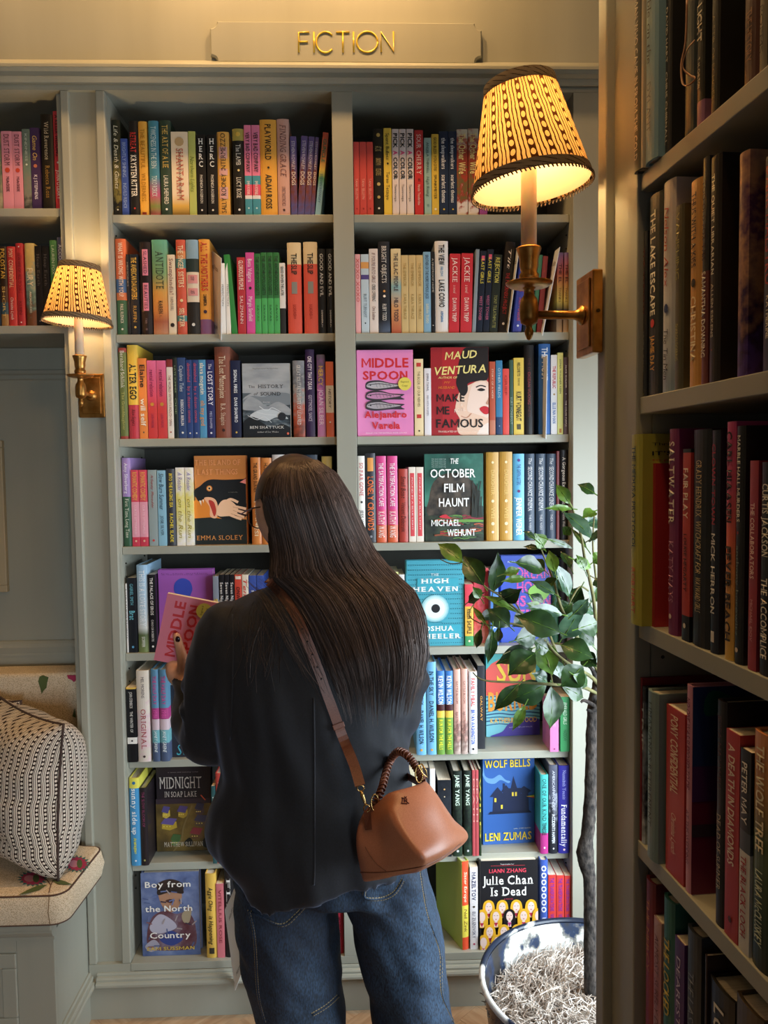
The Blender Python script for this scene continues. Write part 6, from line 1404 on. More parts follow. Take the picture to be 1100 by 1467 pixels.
def jfold(c):
    n1 = noise.noise(Vector((c.x*9, c.y*9, c.z*2.6+3)))*.010
    n2 = noise.noise(Vector((c.x*24+5, c.y*22, c.z*9+c.x*14)))*.0055
    # long diagonal drags from the shoulder strap and the elbow
    if c.z < 1.15: n1 += .0032*math.sin(c.x*46+4*noise.noise(Vector((c.x*5, c.z*3, 1))))*min(1, (1.15-c.z)/.3)
    arm = 0
    if c.x < -.33 or c.x > .06:
        k = abs(c.z-1.0)/.2
        arm = .0055*math.sin(c.z*95+c.x*60+3*noise.noise(Vector((c.x*12, 0, c.z*10))))*max(0, 1-k)
    return n1+n2+arm
WOOL = noisy('jacket_wool', '07080d', '0d1018', 260, rough=.78, bump=.25, stretch=(1, 1, 1), dist=.0006)
WOOL.node_tree.nodes['Principled BSDF'].inputs['Sheen Weight'].default_value = .22
WOOL.node_tree.nodes['Principled BSDF'].inputs['Sheen Roughness'].default_value = .4
WOOL.node_tree.nodes['Principled BSDF'].inputs['Sheen Tint'].default_value = (.5, .6, .9, 1)
jacket = remesh(jk, 'jacket', .0075, WOOL, person, 7, jfold)
JB = BVHTree.FromPolygons([v.co.copy() for v in jacket.data.vertices], [tuple(p.vertices) for p in jacket.data.polygons])
def cast(bvh, px, py, off=.0, default=-.6):
    d = ray(px, py).normalized(); h = bvh.ray_cast(CAM, d)
    if h[0] is None: return P(px, py, default)-d*off
    return h[0]-d*off
def seam(bvh, pts, r, mat, nm, par, n=6, default=-.6, dash=0):
    q = [cast(bvh, p.x, p.y, r*.2, default) for p in spl([(a, b_, 0) for a, b_ in pts], n)]
    if dash:
        m_ = MB()
        for a, b_ in zip(q[::1], q[1::1]):
            L = (b_-a).length; k = max(1, int(L/dash))
            for i in range(k): m_.tube([a.lerp(b_, (i+.1)/k), a.lerp(b_, (i+.75)/k)], r, 4)
        o = m_.build(nm, mat, par); o['kind'] = 'stuff'; return o
    return MB().tube(q, r, 5).build(nm, mat, par, smooth=True)
seam(JB, [(449, 1000), (450, 1080), (450, 1160), (450, 1240), (449, 1268)], .0022, WOOL, 'back_seam', jacket)
seam(JB, [(333, 880), (334, 930), (333, 985), (330, 1060)], .0016, WOOL, 'armhole_seam', jacket)
# ---- jeans
jn = MB()
jn.loft([ringpx(y, L, R, b_, YJ) for y, L, R, b_ in ((1130, 352, 585, .1), (1180, 346, 604, .112), (1220, 340, 611, .118), (1262, 338, 614, .115))])
for lst in (((1225, 338, 489), (1290, 338, 483), (1341, 341, 484), (1375, 346, 486), (1410, 352, 488), (1441, 360, 490), (1467, 368, 495), (1560, 378, 503), (1640, 384, 506), (1705, 388, 508)),
            ((1225, 478, 611), (1265, 489, 614), (1324, 507, 628), (1382, 521, 636), (1434, 530, 646), (1467, 534, 655), (1560, 546, 668), (1640, 552, 672), (1705, 556, 674))):
    jn.loft([ringpx(y, L, R, .1 if y < 1400 else .095, YJ, 2.15) for y, L, R in lst])
def dfold(c):
    return noise.noise(Vector((c.x*13+7, c.y*10, c.z*5)))*.011+noise.noise(Vector((c.x*26+c.z*16, c.y*18, c.z*17)))*.0075
DEN = noisy('denim', '0e151f', '2a4058', 420, rough=.8, bump=.5, stretch=(1, 1, .35), dist=.0008, detail=3, lo=.3, hi=.72)
def _den():
    n, l = DEN.node_tree.nodes, DEN.node_tree.links; b = n['Principled BSDF']
    tc = n.new('ShaderNodeTexCoord'); t = n.new('ShaderNodeTexNoise'); t.inputs['Scale'].default_value = 6; t.inputs['Detail'].default_value = 3
    mp = n.new('ShaderNodeMapping'); mp.inputs['Scale'].default_value = (1.6, 1.6, .6); l.new(tc.outputs['Object'], mp.inputs[0]); l.new(mp.outputs[0], t.inputs['Vector'])
    r = ramp(n, [(.38, (.45, .5, .58, 1)), (.66, (1.6, 1.6, 1.55, 1))]); l.new(t.outputs[0], r.inputs[0])
    old = b.inputs['Base Color'].links[0].from_socket
    m_ = n.new('ShaderNodeMix'); m_.data_type = 'RGBA'; m_.blend_type = 'MULTIPLY'; m_.inputs[0].default_value = 1
    l.new(old, m_.inputs[6]); l.new(r.outputs[0], m_.inputs[7]); l.new(m_.outputs[2], b.inputs['Base Color'])
_den()
jeans = remesh(jn, 'jeans', .0075, DEN, person, 5, dfold)
DB = BVHTree.FromPolygons([v.co.copy() for v in jeans.data.vertices], [tuple(p.vertices) for p in jeans.data.polygons])
THR = flat('8a7a5a', .8)
for pts in ([(600, 1240), (611, 1306), (629, 1362), (630, 1398), (633, 1427), (648, 1462)], [(355, 1303), (363, 1341), (368, 1420), (378, 1462)], [(359, 1305), (400, 1324), (424, 1308), (447, 1281)], [(521, 1272), (522, 1285), (545, 1286), (564, 1277), (576, 1258)], [(446, 1452), (466, 1440), (483, 1425)]):
    seam(DB, pts, .0011, THR, 'stitching', jeans, dash=.004); seam(DB, [(a+3, b_+3.5) for a, b_ in pts], .0009, THR, 'stitching', jeans, dash=.004)
    seam(DB, [(a+1.5, b_+1.7) for a, b_ in pts], .0022, DEN, 'seam_ridge', jeans)
for sx in (448, 615):
    c = P(sx, 1700, YJ); m_ = MB()
    prof = [(-.11, .030, .028), (-.09, .036, .05), (-.03, .038, .066), (.04, .036, .07), (.10, .040, .05), (.14, .036, .04), (.165, .02, .03)]
    m_.loft([[(c.x+w*math.cos(2*PI*i/20), YJ+y_, .004+max(0, h_*(.5+.5*math.sin(2*PI*i/20)))) for i in range(20)] for y_, w, h_ in prof])
    sh_ = fixn(m_.build('shoe', flat('1c1a1a', .5), person, smooth=True))
    MB().loft([[(c.x+(w+.003)*math.cos(2*PI*i/20), YJ+y_*1.02, .0005+(.012 if math.sin(2*PI*i/20) > 0 else 0)) for i in range(20)] for y_, w, h_ in prof]).build('sole', flat('3a3634', .7), sh_)
# ---- hair
LK = [(0, 424, 657), (.06, 398, 665), (.12, 380, 685), (.19, 371, 710), (.27, 381, 750), (.36, 389, 798), (.42, 386, 826), (.5, 416, 852), (.58, 440, 890), (.7, 462, 938), (.85, 480, 985), (1, 492, 1018), (1.15, 500, 1056)]
RK = [(0, 427, 656), (.06, 455, 659), (.12, 482, 677), (.18, 502, 708), (.26, 519, 750), (.35, 540, 793), (.44, 569, 824), (.54, 594, 848), (.66, 608, 885), (.8, 613, 930), (.92, 607, 972), (1, 598, 1000), (1.15, 590, 1032)]
def hyd(u, t):
    s = abs(2*u-1)
    base = interp([(0, -.475, .012), (.03, -.478, .05), (.09, -.478, .085), (.2, -.478, .108), (.32, -.49, .09), (.42, -.53, .06), (.55, -.575, .055), (.75, -.615, .05), (1, -.63, .045)], t)
    return base.x-base.y*math.sqrt(max(0, 1-s**2.2))
def hpt(u, t, dx=0, dy=0, lift=0):
    L = interp(LK, t); R = interp(RK, t); q = L.lerp(R, u)
    px, py = q.x+dx, q.y+dy; Y = hyd(min(max(u, 0), 1), t)
    if t > .36:
        h = JB.ray_cast(CAM, ray(px, py).normalized())
        if h[0] is not None: Y = min(Y, h[0].y-.006)
    return P(px, py, Y-lift)
HAIR, hn, hl, hb = newmat('hair')
hb.inputs['Base Color'].default_value = (.020, .012, .0095, 1); hb.inputs['Roughness'].default_value = .42; hb.inputs['Specular IOR Level'].default_value = .55
hb.inputs['Specular Tint'].default_value = (1, .86, .8, 1)
_oi = hn.new('ShaderNodeNewGeometry'); _rr = ramp(hn, [(0, (.016, .011, .010, 1)), (.5, (.045, .030, .026, 1)), (.85, (.10, .068, .058, 1)), (1, (.2, .14, .12, 1))])
hl.new(_oi.outputs['Random Per Island'], _rr.inputs[0]); hl.new(_rr.outputs[0], hb.inputs['Base Color'])
NU, NTT = 40, 60
g1 = [[hpt(i/NU*.96+.02, j/NTT*(min(.76, .5+1.0*i/NU)+.05*math.sin(i*1.7))) for i in range(NU+1)] for j in range(NTT+1)]
g0 = [[p+Vector((0, .03 if 4 < j else .012, 0)) for p in r] for j, r in enumerate(g1)]
hm = MB(); W_ = NU+1
vs = [p for r in g1 for p in r]+[p for r in g0 for p in r]; o2_ = W_*(NTT+1); fs = []
for j in range(NTT):
    for i in range(NU):
        a = j*W_+i; fs += [(a, a+1, a+W_+1, a+W_), (o2_+a, o2_+a+W_, o2_+a+W_+1, o2_+a+1)]
    for i in (0, NU):
        a = j*W_+i; fs.append((a, a+W_, o2_+a+W_, o2_+a))
fs += [(NTT*W_+i, NTT*W_+i+1, o2_+NTT*W_+i+1, o2_+NTT*W_+i) for i in range(NU)]
fs += [(i, i+1, o2_+i+1, o2_+i) for i in range(NU)]
hm.add(vs, fs)
# cap over the skull, open at the face
NTc, NPc = 26, 44; cv = []; cf = []
for i in range(NTc+1):
    for j in range(NPc):
        p = headpt(PI*i/NTc*.80, 2*PI*j/NPc)*1.045; cv.append(HC+HR @ p)
for i in range(NTc):
    for j in range(NPc):
        th = PI*(i+.5)/NTc*.80; ph = 2*PI*(j+.5)/NPc; d = Vector((math.sin(th)*math.cos(ph), math.sin(th)*math.sin(ph), math.cos(th)))
        if (d.y > .18+.1*d.z and d.z < .62) or (d.z < .22 and d.y > -.15): continue
        cf.append((i*NPc+j, (i+1)*NPc+j, (i+1)*NPc+(j+1) % NPc, i*NPc+(j+1) % NPc))
hm.add(cv, cf)
rnd = random.Random(11)
def strand(u0, t0, t1, lift, r, wob, lock, curl=0, lc=None):
    n_ = 20; pts = []; ph = rnd.uniform(0, 6); ph2 = rnd.uniform(0, 6)
    for i in range(n_+1):
        t = t0+(t1-t0)*i/n_
        u = (u0 if lc is None else u0+(lc-u0)*max(0, (t-.5))/.5*.75)+lock[0]*math.sin(t*3.2+lock[1])*t+wob*math.sin(t*7+ph)*t
        dx = curl*math.sin(t*5+ph2)*t*t*14
        pts.append(hpt(u, t, dx, 0, lift*(.35+.65*min(1, t*3))))
    hs.tube(pts, [r*(.8+.2*min(1, 6*(i/n_)))*(1 if i < n_-5 else max(.15, (n_-i)/5)) for i in range(n_+1)], 3, caps=False)
hs = MB()
locks = [(rnd.random(), rnd.uniform(.01, .035), rnd.uniform(0, 6), rnd.uniform(.86, 1.12), rnd.uniform(0, .009)) for _ in range(46)]
for k in range(2700):
    l_ = rnd.choice(locks); u = min(max(l_[0]+rnd.gauss(0, .018), 0.0), 1.0) if rnd.random() < .6 else rnd.random()
    strand(u, rnd.uniform(0, .05), min(1.15, l_[3]*(rnd.uniform(.82, 1.02) if u > .28 or rnd.random() < .25 else rnd.uniform(.5, .8))), l_[4]+rnd.uniform(0, .0035), rnd.uniform(.0005, .0010), .006, (l_[1], l_[2]), 0, l_[0] if abs(l_[0]-u) < .06 else None)
for k in range(520): strand(rnd.random(), 0, rnd.uniform(.4, .75), rnd.uniform(.003, .006), rnd.uniform(.0005, .0008), .006, (.01, rnd.uniform(0, 6)))
for k in range(90): strand(rnd.random(), rnd.uniform(0, .3), rnd.uniform(.85, 1.12), rnd.uniform(.006, .014), .00028, .02, (.02, rnd.uniform(0, 6)), rnd.uniform(-1, 1))
for k in range(60): strand(rnd.uniform(-.25, .0), rnd.uniform(.42, .5), rnd.uniform(.7, .95), .002, .00025, .05, (.05, rnd.uniform(0, 6)), rnd.uniform(-1.5, 1))
hair = hm.build('hair', HAIR, person, smooth=True)
st = hs.build('hair_strands', HAIR, hair, smooth=True); st['kind'] = 'stuff'
# loose hairs fallen on the left shoulder
fh = MB()
for k in range(46):
    x = rnd.uniform(336, 400); y = rnd.uniform(858, 905); dx = rnd.uniform(-22, 16); L = rnd.uniform(40, 95); c = rnd.uniform(-12, 12)
    fh.tube([cast(JB, x+dx*t+c*math.sin(PI*t), y+L*t, .0015) for t in [i/8 for i in range(9)]], .00026, 3)
fh.build('loose_hairs', HAIR, hair)['kind'] = 'stuff'
# ---- glasses
gl = MB(); GM = flat('3a2c24', .3, .6)
for sx in (-1, 1):
    c = Vector((sx*.031, .104, .006)); gl.tube([HC+HR @ (c+Vector((.025*math.cos(a), -abs(.025*math.cos(a)*sx+.0)*.12, .021*math.sin(a)))) for a in [2*PI*i/24 for i in range(25)]], .0011, 6)
    gl.tube([HC+HR @ Vector(p) for p in ((sx*.056, .101, .012), (sx*.074, .09, .013), (sx*.079, .03, .012), (sx*.080, -.01, .006))], .0012, 6)
gl.tube([HC+HR @ Vector(p) for p in ((-.007, .106, .01), (0, .108, .013), (.007, .106, .01))], .001, 6)
gs = gl.build('glasses', GM, person, smooth=True); 
GLM, gn, gll, gb = newmat('lens_glass'); gb.inputs['Transmission Weight'].default_value = 1; gb.inputs['Roughness'].default_value = .02; gb.inputs['IOR'].default_value = 1.01; gb.inputs['Base Color'].default_value = (.98, .97, .95, 1)
for sx in (-1, 1):
    c = Vector((sx*.031, .104, .006)); MB().poly([HC+HR @ (c+Vector((.0245*math.cos(a), -abs(.0245*math.cos(a))*.12, .0205*math.sin(a)))) for a in [2*PI*i/20 for i in range(20)]]).build('lens', GLM, gs)
# ------------------------------------------------------------------ held book
BLc, TLc = P(220, 946, -.335), P(240, 850, -.335); ex = (TLc-BLc).normalized()
ez = (P(240, 850, -.335)-P(380, 880, -.318)).normalized(); ez = (ez-ex*ez.dot(ex)).normalized(); ey = ez.cross(ex)
org = BLc-ez*.208
MH = Matrix(((ex.x, ey.x, ez.x, org.x), (ex.y, ey.y, ez.y, org.y), (ex.z, ey.z, ez.z, org.z), (0, 0, 0, 1)))
hbk = face_book(0, 0, 0, 0, 0, 'ee8098', 'pink book held sideways in the reader\'s left hand', middle, .014, M=MH, size=((TLc-BLc).length, .208), kind='p', group='books in hands')
del hbk['group']
# ------------------------------------------------------------------ handbag
LEA = noisy('bag_leather', 'a36547', 'ae7052', 500, rough=.36, bump=.12, dist=.0004, spec=.5)
LEAD = noisy('strap_leather', '5e3220', '70402a', 500, rough=.42, bump=.12, dist=.0004)
BR2 = flat('c8a468', .25, .95)
bag = thing('handbag', 'tan leather slouchy crossbody bag with wrapped handle, hanging at the hip', 'bag', loc=P(590, 1190, -.72))
bl = bag.location
def B(px, py, Y): return P(px, py, Y)-bl
import bmesh
def patch(grid, mat, nm, par, crease=()):
    pass
# rings around the bag, each eight points: left, front-left, front vertex, front-right, right, back-right, back, back-left
rg_ = [
 [(512, 1267, -.70), (550, 1260, -.765), (598, 1250, -.80), (636, 1231, -.775), (666, 1209, -.72), (640, 1206, -.66), (580, 1222, -.645), (530, 1245, -.66)],
 [(506, 1243, -.70), (556, 1240, -.775), (614, 1237, -.84), (650, 1217, -.79), (677, 1199, -.71), (640, 1188, -.645), (575, 1205, -.635), (525, 1230, -.65)],
 [(501, 1212, -.70), (536, 1216, -.735), (586, 1207, -.815), (634, 1186, -.775), (663, 1177, -.71), (634, 1168, -.65), (575, 1180, -.635), (525, 1200, -.65)],
 [(504, 1186, -.69), (524, 1190, -.70), (563, 1176, -.785), (612, 1152, -.76), (646, 1152, -.71), (622, 1150, -.665), (570, 1160, -.64), (528, 1178, -.65)],
 [(515, 1166, -.68), (528, 1166, -.69), (556, 1146, -.755), (588, 1135, -.742), (628, 1127, -.71), (612, 1126, -.68), (570, 1138, -.66), (532, 1156, -.655)],
 [(522, 1160, -.68), (536, 1156, -.70), (555, 1134, -.74), (584, 1131, -.728), (615, 1115, -.705), (604, 1121, -.69), (572, 1134, -.672), (538, 1150, -.665)],
]
bm_ = MB().loft([[B(*p) for p in r] for r in rg_], True, True)
bo = bm_.build('bag_body', LEA, bag, smooth=True); fixn(bo)
me = bo.data; ca = me.attributes.new('crease_edge', 'FLOAT', 'EDGE')
for e in me.edges:
    i, j = sorted(e.vertices)
    if j < 8: ca.data[e.index].value = .85
    if (i, j) in ((10, 18), (2, 10), (4, 12), (12, 20), (18, 26), (26, 34)): ca.data[e.index].value = .55
    if i >= 40: ca.data[e.index].value = .6
sb = bo.modifiers.new('s', 'SUBSURF'); sb.levels = 3; sb.render_levels = 3
m2 = evalmesh(bo, 'bag_body'); bo.modifiers.clear(); bo.data = m2
for v in m2.vertices: v.co += v.normal*noise.noise(v.co*16)*.003
for p in m2.polygons: p.use_smooth = True
BB = BVHTree.FromPolygons([v.co+bl for v in m2.vertices], [tuple(p.vertices) for p in m2.polygons])
def bseam(pts, r, mat, nm, par=bo, off=.0006):
    q = [cast(BB, p.x, p.y, off, -.7)-bl for p in spl([(a, b_, 0) for a, b_ in pts], 6)]; return MB().tube(q, r, 5).build(nm, mat, par, smooth=True)
bseam([(516, 1250), (545, 1250), (580, 1246), (611, 1239), (640, 1224), (660, 1208)], .0009, LEAD, 'base_seam')
bseam([(523, 1213), (530, 1225), (540, 1238), (553, 1248)], .0008, LEAD, 'side_seam')
# small dark metal monogram
mg = MB()
mp_ = lambda a, b_: cast(BB, 574.5+a*11.5, 1151-b_*11+a*2.2, .0012, -.75)-bl
for ptsm in ([(.1, .05), (.18, .75)], [(.0, .08), (.25, .0)], [(.05, .78), (.3, .72)], [(.12, .05), (.75, .1), (.78, .3)], [(.4, .25), (.38, .8)], [(.38, .8), (.75, .75), (.72, .5), (.4, .5)], [(.55, .5), (.95, .2)], [(.4, .98), (.55, .9), (.7, 1.0)], [(.85, .2), (1.0, .22)]):
    mg.tube([mp_(*q) for q in ptsm], .0008, 5)
mg.build('monogram', flat('3a1418', .3, .7), bag)
# wrapped handle
hp = [B(*q) for q in ((533, 1158, -.69), (541, 1144, -.69), (548, 1126, -.67), (553, 1106, -.62), (560, 1088, -.60), (570, 1077, -.64), (582, 1081, -.68), (592, 1093, -.69), (600, 1106, -.70), (606, 1116, -.708))]
hq = spl(hp, 8); MB().tube(hq, .0042, 8).build('handle', LEAD, bag, smooth=True)
wr_ = MB(); wq = spl(hp, 60); t_ = []
for i, p in enumerate(wq):
    tg = (wq[min(i+1, len(wq)-1)]-wq[max(i-1, 0)]).normalized(); a = Vector((0, 1, 0)); a = (a-tg*a.dot(tg)).normalized(); b_ = tg.cross(a); an = i*2*PI/16
    t_.append(p+(a*math.cos(an)+b_*math.sin(an))*.0056)
wr_.tube(t_, .0019, 6).build('handle_wrap', LEAD, bag, smooth=True)
for q in ((600, 1109, -.715), (537, 1150, -.705)):
    c = B(*q); MB().tube([c+Vector((.006*math.cos(a), .003*math.sin(a), .013*math.sin(a))) for a in [2*PI*i/16 for i in range(17)]], .0014, 6).build('ring', BR2, bag, smooth=True)
MB().tube([B(604, 1094, -.71), B(610, 1104, -.716), B(612, 1114, -.716), B(605, 1108, -.72), B(599, 1098, -.716), B(604, 1094, -.71)], .0013, 6).build('buckle', BR2, bag, smooth=True)
# side tab, clasp
tb = [cast(BB, a, b_, .0018, -.72)-bl for a, b_ in ((521, 1162), (531, 1163), (533, 1189), (523, 1190))]
MB().add(tb+[p+Vector((0, .004, 0)) for p in tb], [(0, 1, 2, 3), (4, 7, 6, 5), (0, 4, 5, 1), (1, 5, 6, 2), (2, 6, 7, 3), (3, 7, 4, 0)]).build('side_tab', LEAD, bag, bevel=.001)
def ringo(px, py, Y, rx, rz, r=.0012):
    c = B(px, py, Y); MB().tube([c+Vector((rx*math.cos(a), 0, rz*math.sin(a))) for a in [2*PI*i/16 for i in range(17)]], r, 6).build('ring', BR2, bag, smooth=True)
ringo(525.5, 1158, -.712, .0055, .006); ringo(516.5, 1129, -.70, .0058, .005)
MB().tube([B(517, 1133, -.702), B(519.5, 1141, -.705), B(522.5, 1149, -.708), B(524.5, 1154, -.711)], [.003, .0034, .0026, .0018], 10).build('clasp', BR2, bag, smooth=True)
# strap lies over the jacket
sp_ = [(385, 833), (392, 839), (405, 853), (420, 874), (433, 901), (445, 931), (457, 962), (466, 988), (478, 1020), (490, 1054), (505, 1090), (511, 1108), (516, 1126)]
sl = [Vector((p.x, p.y, 0)) for p in spl([(a, b_, 0) for a, b_ in sp_], 5)]; c_, e1, e2 = [], [], []
vs = []; npt = len(sl)
ctr = []
for i, p in enumerate(sl):
    c = cast(JB, p.x, p.y, .0, -.55); w = i/(npt-1)
    lim = -.56-.142*max(0, min(1, (w-.0)/1.0)); y_ = min(c.y-.004, 9 if w < .8 else -.66-.04*(w-.8)/.2)
    ctr.append(P(p.x, p.y, y_))
for _ in range(3): ctr = [ctr[0]]+[(ctr[i-1]+ctr[i]*2+ctr[i+1])/4 for i in range(1, npt-1)]+[ctr[-1]]
for i, p in enumerate(ctr):
    t = (ctr[min(i+1, npt-1)]-ctr[max(i-1, 0)]).normalized(); v = (p-CAM).normalized(); s_ = t.cross(v).normalized()*.0088; n_ = s_.cross(t).normalized()*.0014
    if n_.dot(v) > 0: n_ = -n_
    vs.append([p+s_+n_*2.2-bl, p-s_+n_*2.2-bl, p-s_+n_*.4-bl, p+s_+n_*.4-bl])
stp = fixn(MB().loft(vs).build('strap', LEAD, bag, smooth=False)); stp['label'] = 'long brown strap across the back'
MB().tube([P(384, 834, -.555)-bl, P(392, 826, -.5)-bl, P(398, 832, -.44)-bl, P(410, 900, -.375)-bl, P(470, 1010, -.365)-bl, P(560, 1100, -.42)-bl, P(598, 1120, -.6)-bl, P(610, 1120, -.69)-bl], [.0075]*8, 8, flat=.2).build('strap', LEAD, bag, smooth=True)
for k, i in enumerate((20, 23, 26, 29, 32)):
    p = ctr[i]; MB().ell(p-bl+(CAM-p).normalized()*.0042, (.0017, .0012, .0017), 8, 6).build('strap_hole', flat('1c1210', .6), stp)
for i in (43,):
    a = ctr[i]; t = (ctr[i+1]-ctr[i-1]).normalized(); v = (a-CAM).normalized(); s_ = t.cross(v).normalized()
    q = [a+s_*.0105-v*.006-bl+t*.005*g_ for g_ in (-1, 1)]+[a-s_*.0105-v*.006-bl+t*.005*g_ for g_ in (1, -1)]
    MB().add(q+[x+v*.008 for x in q], [(0, 1, 2, 3), (4, 7, 6, 5), (0, 4, 5, 1), (1, 5, 6, 2), (2, 6, 7, 3), (3, 7, 4, 0)]).build('strap_keeper', LEAD, stp, bevel=.001)
# ------------------------------------------------------------------ potted tree
DT = 1.6
def at_depth(px, py, Y): return P(px, py, Y)
tx, ty = P(844, 1440, -2+DT).x, -2+DT
ZR = .335; RR = .229
pot = thing('enamel_tub', 'chipped blue and white enamel tub filled with dried moss on the floor', 'planter', loc=(tx, ty, .0005))
EN = noisy('enamel_outside', '1f2c44', '344860', 18, rough=.25, bump=.05)
def enin():
    m, n, l, b = newmat('enamel_chipped')
    tc = n.new('ShaderNodeTexCoord'); t = n.new('ShaderNodeTexNoise'); t.inputs['Scale'].default_value = 13; t.inputs['Detail'].default_value = 6
    l.new(tc.outputs['Object'], t.inputs['Vector']); r = ramp(n, [(.47, lin('e8e8e4')), (.5, lin('8a8880')), (.53, lin('2c3c58')), (.62, lin('3a3836'))])
    l.new(t.outputs[0], r.inputs[0]); l.new(r.outputs[0], b.inputs['Base Color']); b.inputs['Roughness'].default_value = .3
    return m
ENI = enin()
MB().lathe([(0, 0), (.15, 0), (.165, .01), (.19, .10), (.21, .20), (.222, .30), (RR-.004, ZR-.008)], 64).build('tub_wall', EN, pot, smooth=True)
MB().lathe([(RR-.009, ZR-.009), (.214, .30), (.202, .2), (.18, .1), (0, .09)], 64).build('tub_lining', ENI, pot, smooth=True)
MB().lathe([(RR-.009+.0065*(1+math.cos(a)), ZR-.006+.0065*math.sin(a)) for a in [2*PI*i/10+PI for i in range(11)]], 64).build('rim', noisy('enamel_rim', '1a2438', 'e8e8e2', 7, rough=.3, bump=.05, lo=.5, hi=.54), pot, smooth=True)
for sx in (-1, 1):
    MB().tube([(.05*math.cos(a), sx*(.222+.035*math.sin(a)), .27) for a in [PI*i/10 for i in range(11)]], .005, 8).build('handle', EN, pot, smooth=True)
# moss: many thin curls
rp = random.Random(5); ms = MB()
for k in range(1900):
    r = .196*math.sqrt(rp.random()); a = rp.uniform(0, 2*PI); cx, cy = r*math.cos(a), r*math.sin(a)
    dome = .268+.03*(1-(r/.2)**2)+rp.uniform(-.012, .012); L = rp.uniform(.03, .085); th = rp.uniform(0, 2*PI); w = rp.uniform(6, 16); cr = rp.uniform(.003, .010); pts = []
    for i in range(9):
        s = (i/8-.5)*L; pts.append((cx+s*math.cos(th)+cr*math.sin(w*i/8+a), cy+s*math.sin(th)+cr*math.cos(w*i/8), dome+.007*math.sin(i*1.3+a)))
    ms.tube(pts, .00105, 3, caps=False)
mo_ = ms.build('moss_strands', noisy('moss', 'a08f80', 'ece2d6', 30, rough=.9, bump=0), pot); mo_['kind'] = 'stuff'
MB().lathe([(0, .282), (.08, .276), (.15, .262), (.2, .245)], 40).build('moss_bed', noisy('moss_bed', '3a322a', '8a7c6c', 90, rough=.95, bump=.8, dist=.006), pot, smooth=True)
# trunk
tree = thing('potted_tree', 'slender tree with dark bark and glossy leaves growing from the enamel tub', 'tree', loc=(tx, ty, .27))
BARK = noisy('bark', '1a1614', '4c443e', 110, rough=.95, bump=.9, dist=.004, stretch=(1, 1, .6))
tl = tree.location
def Q(px, py, Y=None): return P(px, py, ty if Y is None else Y)-tl
tk = [Q(852, 1520), Q(848, 1467), Q(846, 1400), Q(845, 1320), Q(844, 1260), Q(838, 1222), Q(843, 1180), Q(846, 1120), Q(847, 1060), Q(850, 1010), Q(854, 985), Q(858, 950), Q(862, 900), Q(864, 860)]
qs = spl(tk, 8); rr = [interp([(0, .0145), (.3, .0125), (.36, .0165), (.42, .0118), (.7, .0115), (.78, .009), (1, .004)], i/(len(qs)-1))[0] if False else 0 for i in range(len(qs))]
def rad_(t):
    ks = [(0, .016), (.3, .0122), (.345, .0155), (.385, .0185), (.43, .0135), (.6, .0118), (.7, .0115), (.8, .008), (1, .0035)]
    for a, b_ in zip(ks, ks[1:]):
        if t <= b_[0]: return a[1]+(b_[1]-a[1])*(t-a[0])/(b_[0]-a[0])
    return .0035
n_ = len(qs); tm = MB().tube(qs, [rad_(i/(n_-1)) for i in range(n_)], 20)
tv = []
for v in tm.v:
    v = Vector(v); d = noise.noise(v*70)*.0022; tv.append(v+Vector((noise.noise(v*90), noise.noise(v*90+Vector((9, 0, 0))), 0))*.0022)
tm.v = [tuple(v) for v in tv]
tm.build('trunk', BARK, tree, smooth=True)
# crown: leaves given by base and tip in a zoomed crop of the photograph, (u,v) -> pixel
def z1(u, v): return (620+u/3.492, 680+v/3.492)
LV = """150 440 25 340 75 1|255 555 150 400 90 0|300 590 330 390 75 0|175 640 255 588 48 0|325 590 425 612 40 0|410 440 568 478 82 0|612 492 580 375 52 1|555 365 510 293 60 1|512 326 452 280 30 2|535 372 453 358 26 0|685 148 615 45 52 1|700 172 558 166 28 1|812 97 725 46 50 0|690 262 650 302 42 1|652 188 815 330 70 2|772 372 690 262 24 0|560 318 712 372 24 0|682 615 615 440 68 2|612 600 488 528 48 2|470 520 345 532 34 1|345 622 442 575 70 0|385 762 273 668 92 0|432 692 248 600 42 1|270 752 195 655 24 1|297 765 277 950 52 0|330 760 326 842 36 0|242 770 216 872 36 1|640 792 412 702 112 0|645 822 745 655 104 2|652 702 470 662 52 2|532 812 602 1012 96 1|638 852 808 918 100 0|502 868 315 945 72 0|512 890 376 1002 112 0|722 772 830 736 92 0|572 1046 382 1130 104 0|590 1058 592 1278 96 0|645 1058 762 1118 72 0|752 955 640 1062 104 0|432 1046 304 1182 62 0|462 1152 398 1282 42 1|573 1040 498 992 62 2|592 925 640 1020 64 2|720 772 812 858 70 0|812 182 748 214 50 1|700 422 800 470 42 1|742 562 690 652 70 0|720 642 815 702 52 2|408 830 525 792 84 0|558 560 622 515 40 1|485 600 560 640 40 0|630 520 700 600 60 0|600 640 560 720 60 0|690 470 640 380 46 0|760 480 720 400 50 1|790 640 830 560 60 0|740 900 820 960 70 0|660 960 700 1060 60 0|470 700 400 760 70 0|540 700 470 640 60 1|350 500 440 470 40 1|780 330 850 300 60 2|760 250 840 230 60 2|800 440 860 400 60 1|810 520 870 560 70 0|800 780 880 760 80 1|820 880 880 960 80 0|700 700 780 620 60 2|560 480 500 420 50 0|620 700 700 640 80 0|580 880 500 830 80 0|440 930 520 900 70 0|700 1000 780 1060 60 0|240 620 200 560 40 1|300 690 230 720 44 0|360 620 300 680 50 0"""
LM = [noisy('leaf_dark', '173014', '2c4c20', 40, rough=.34, bump=.15, stretch=(1, 1, 1)), noisy('leaf_fresh', '3c5c1e', '62862c', 40, rough=.36, bump=.15), noisy('leaf_glossy', '2a4632', '48644c', 40, rough=.2, bump=.15)]
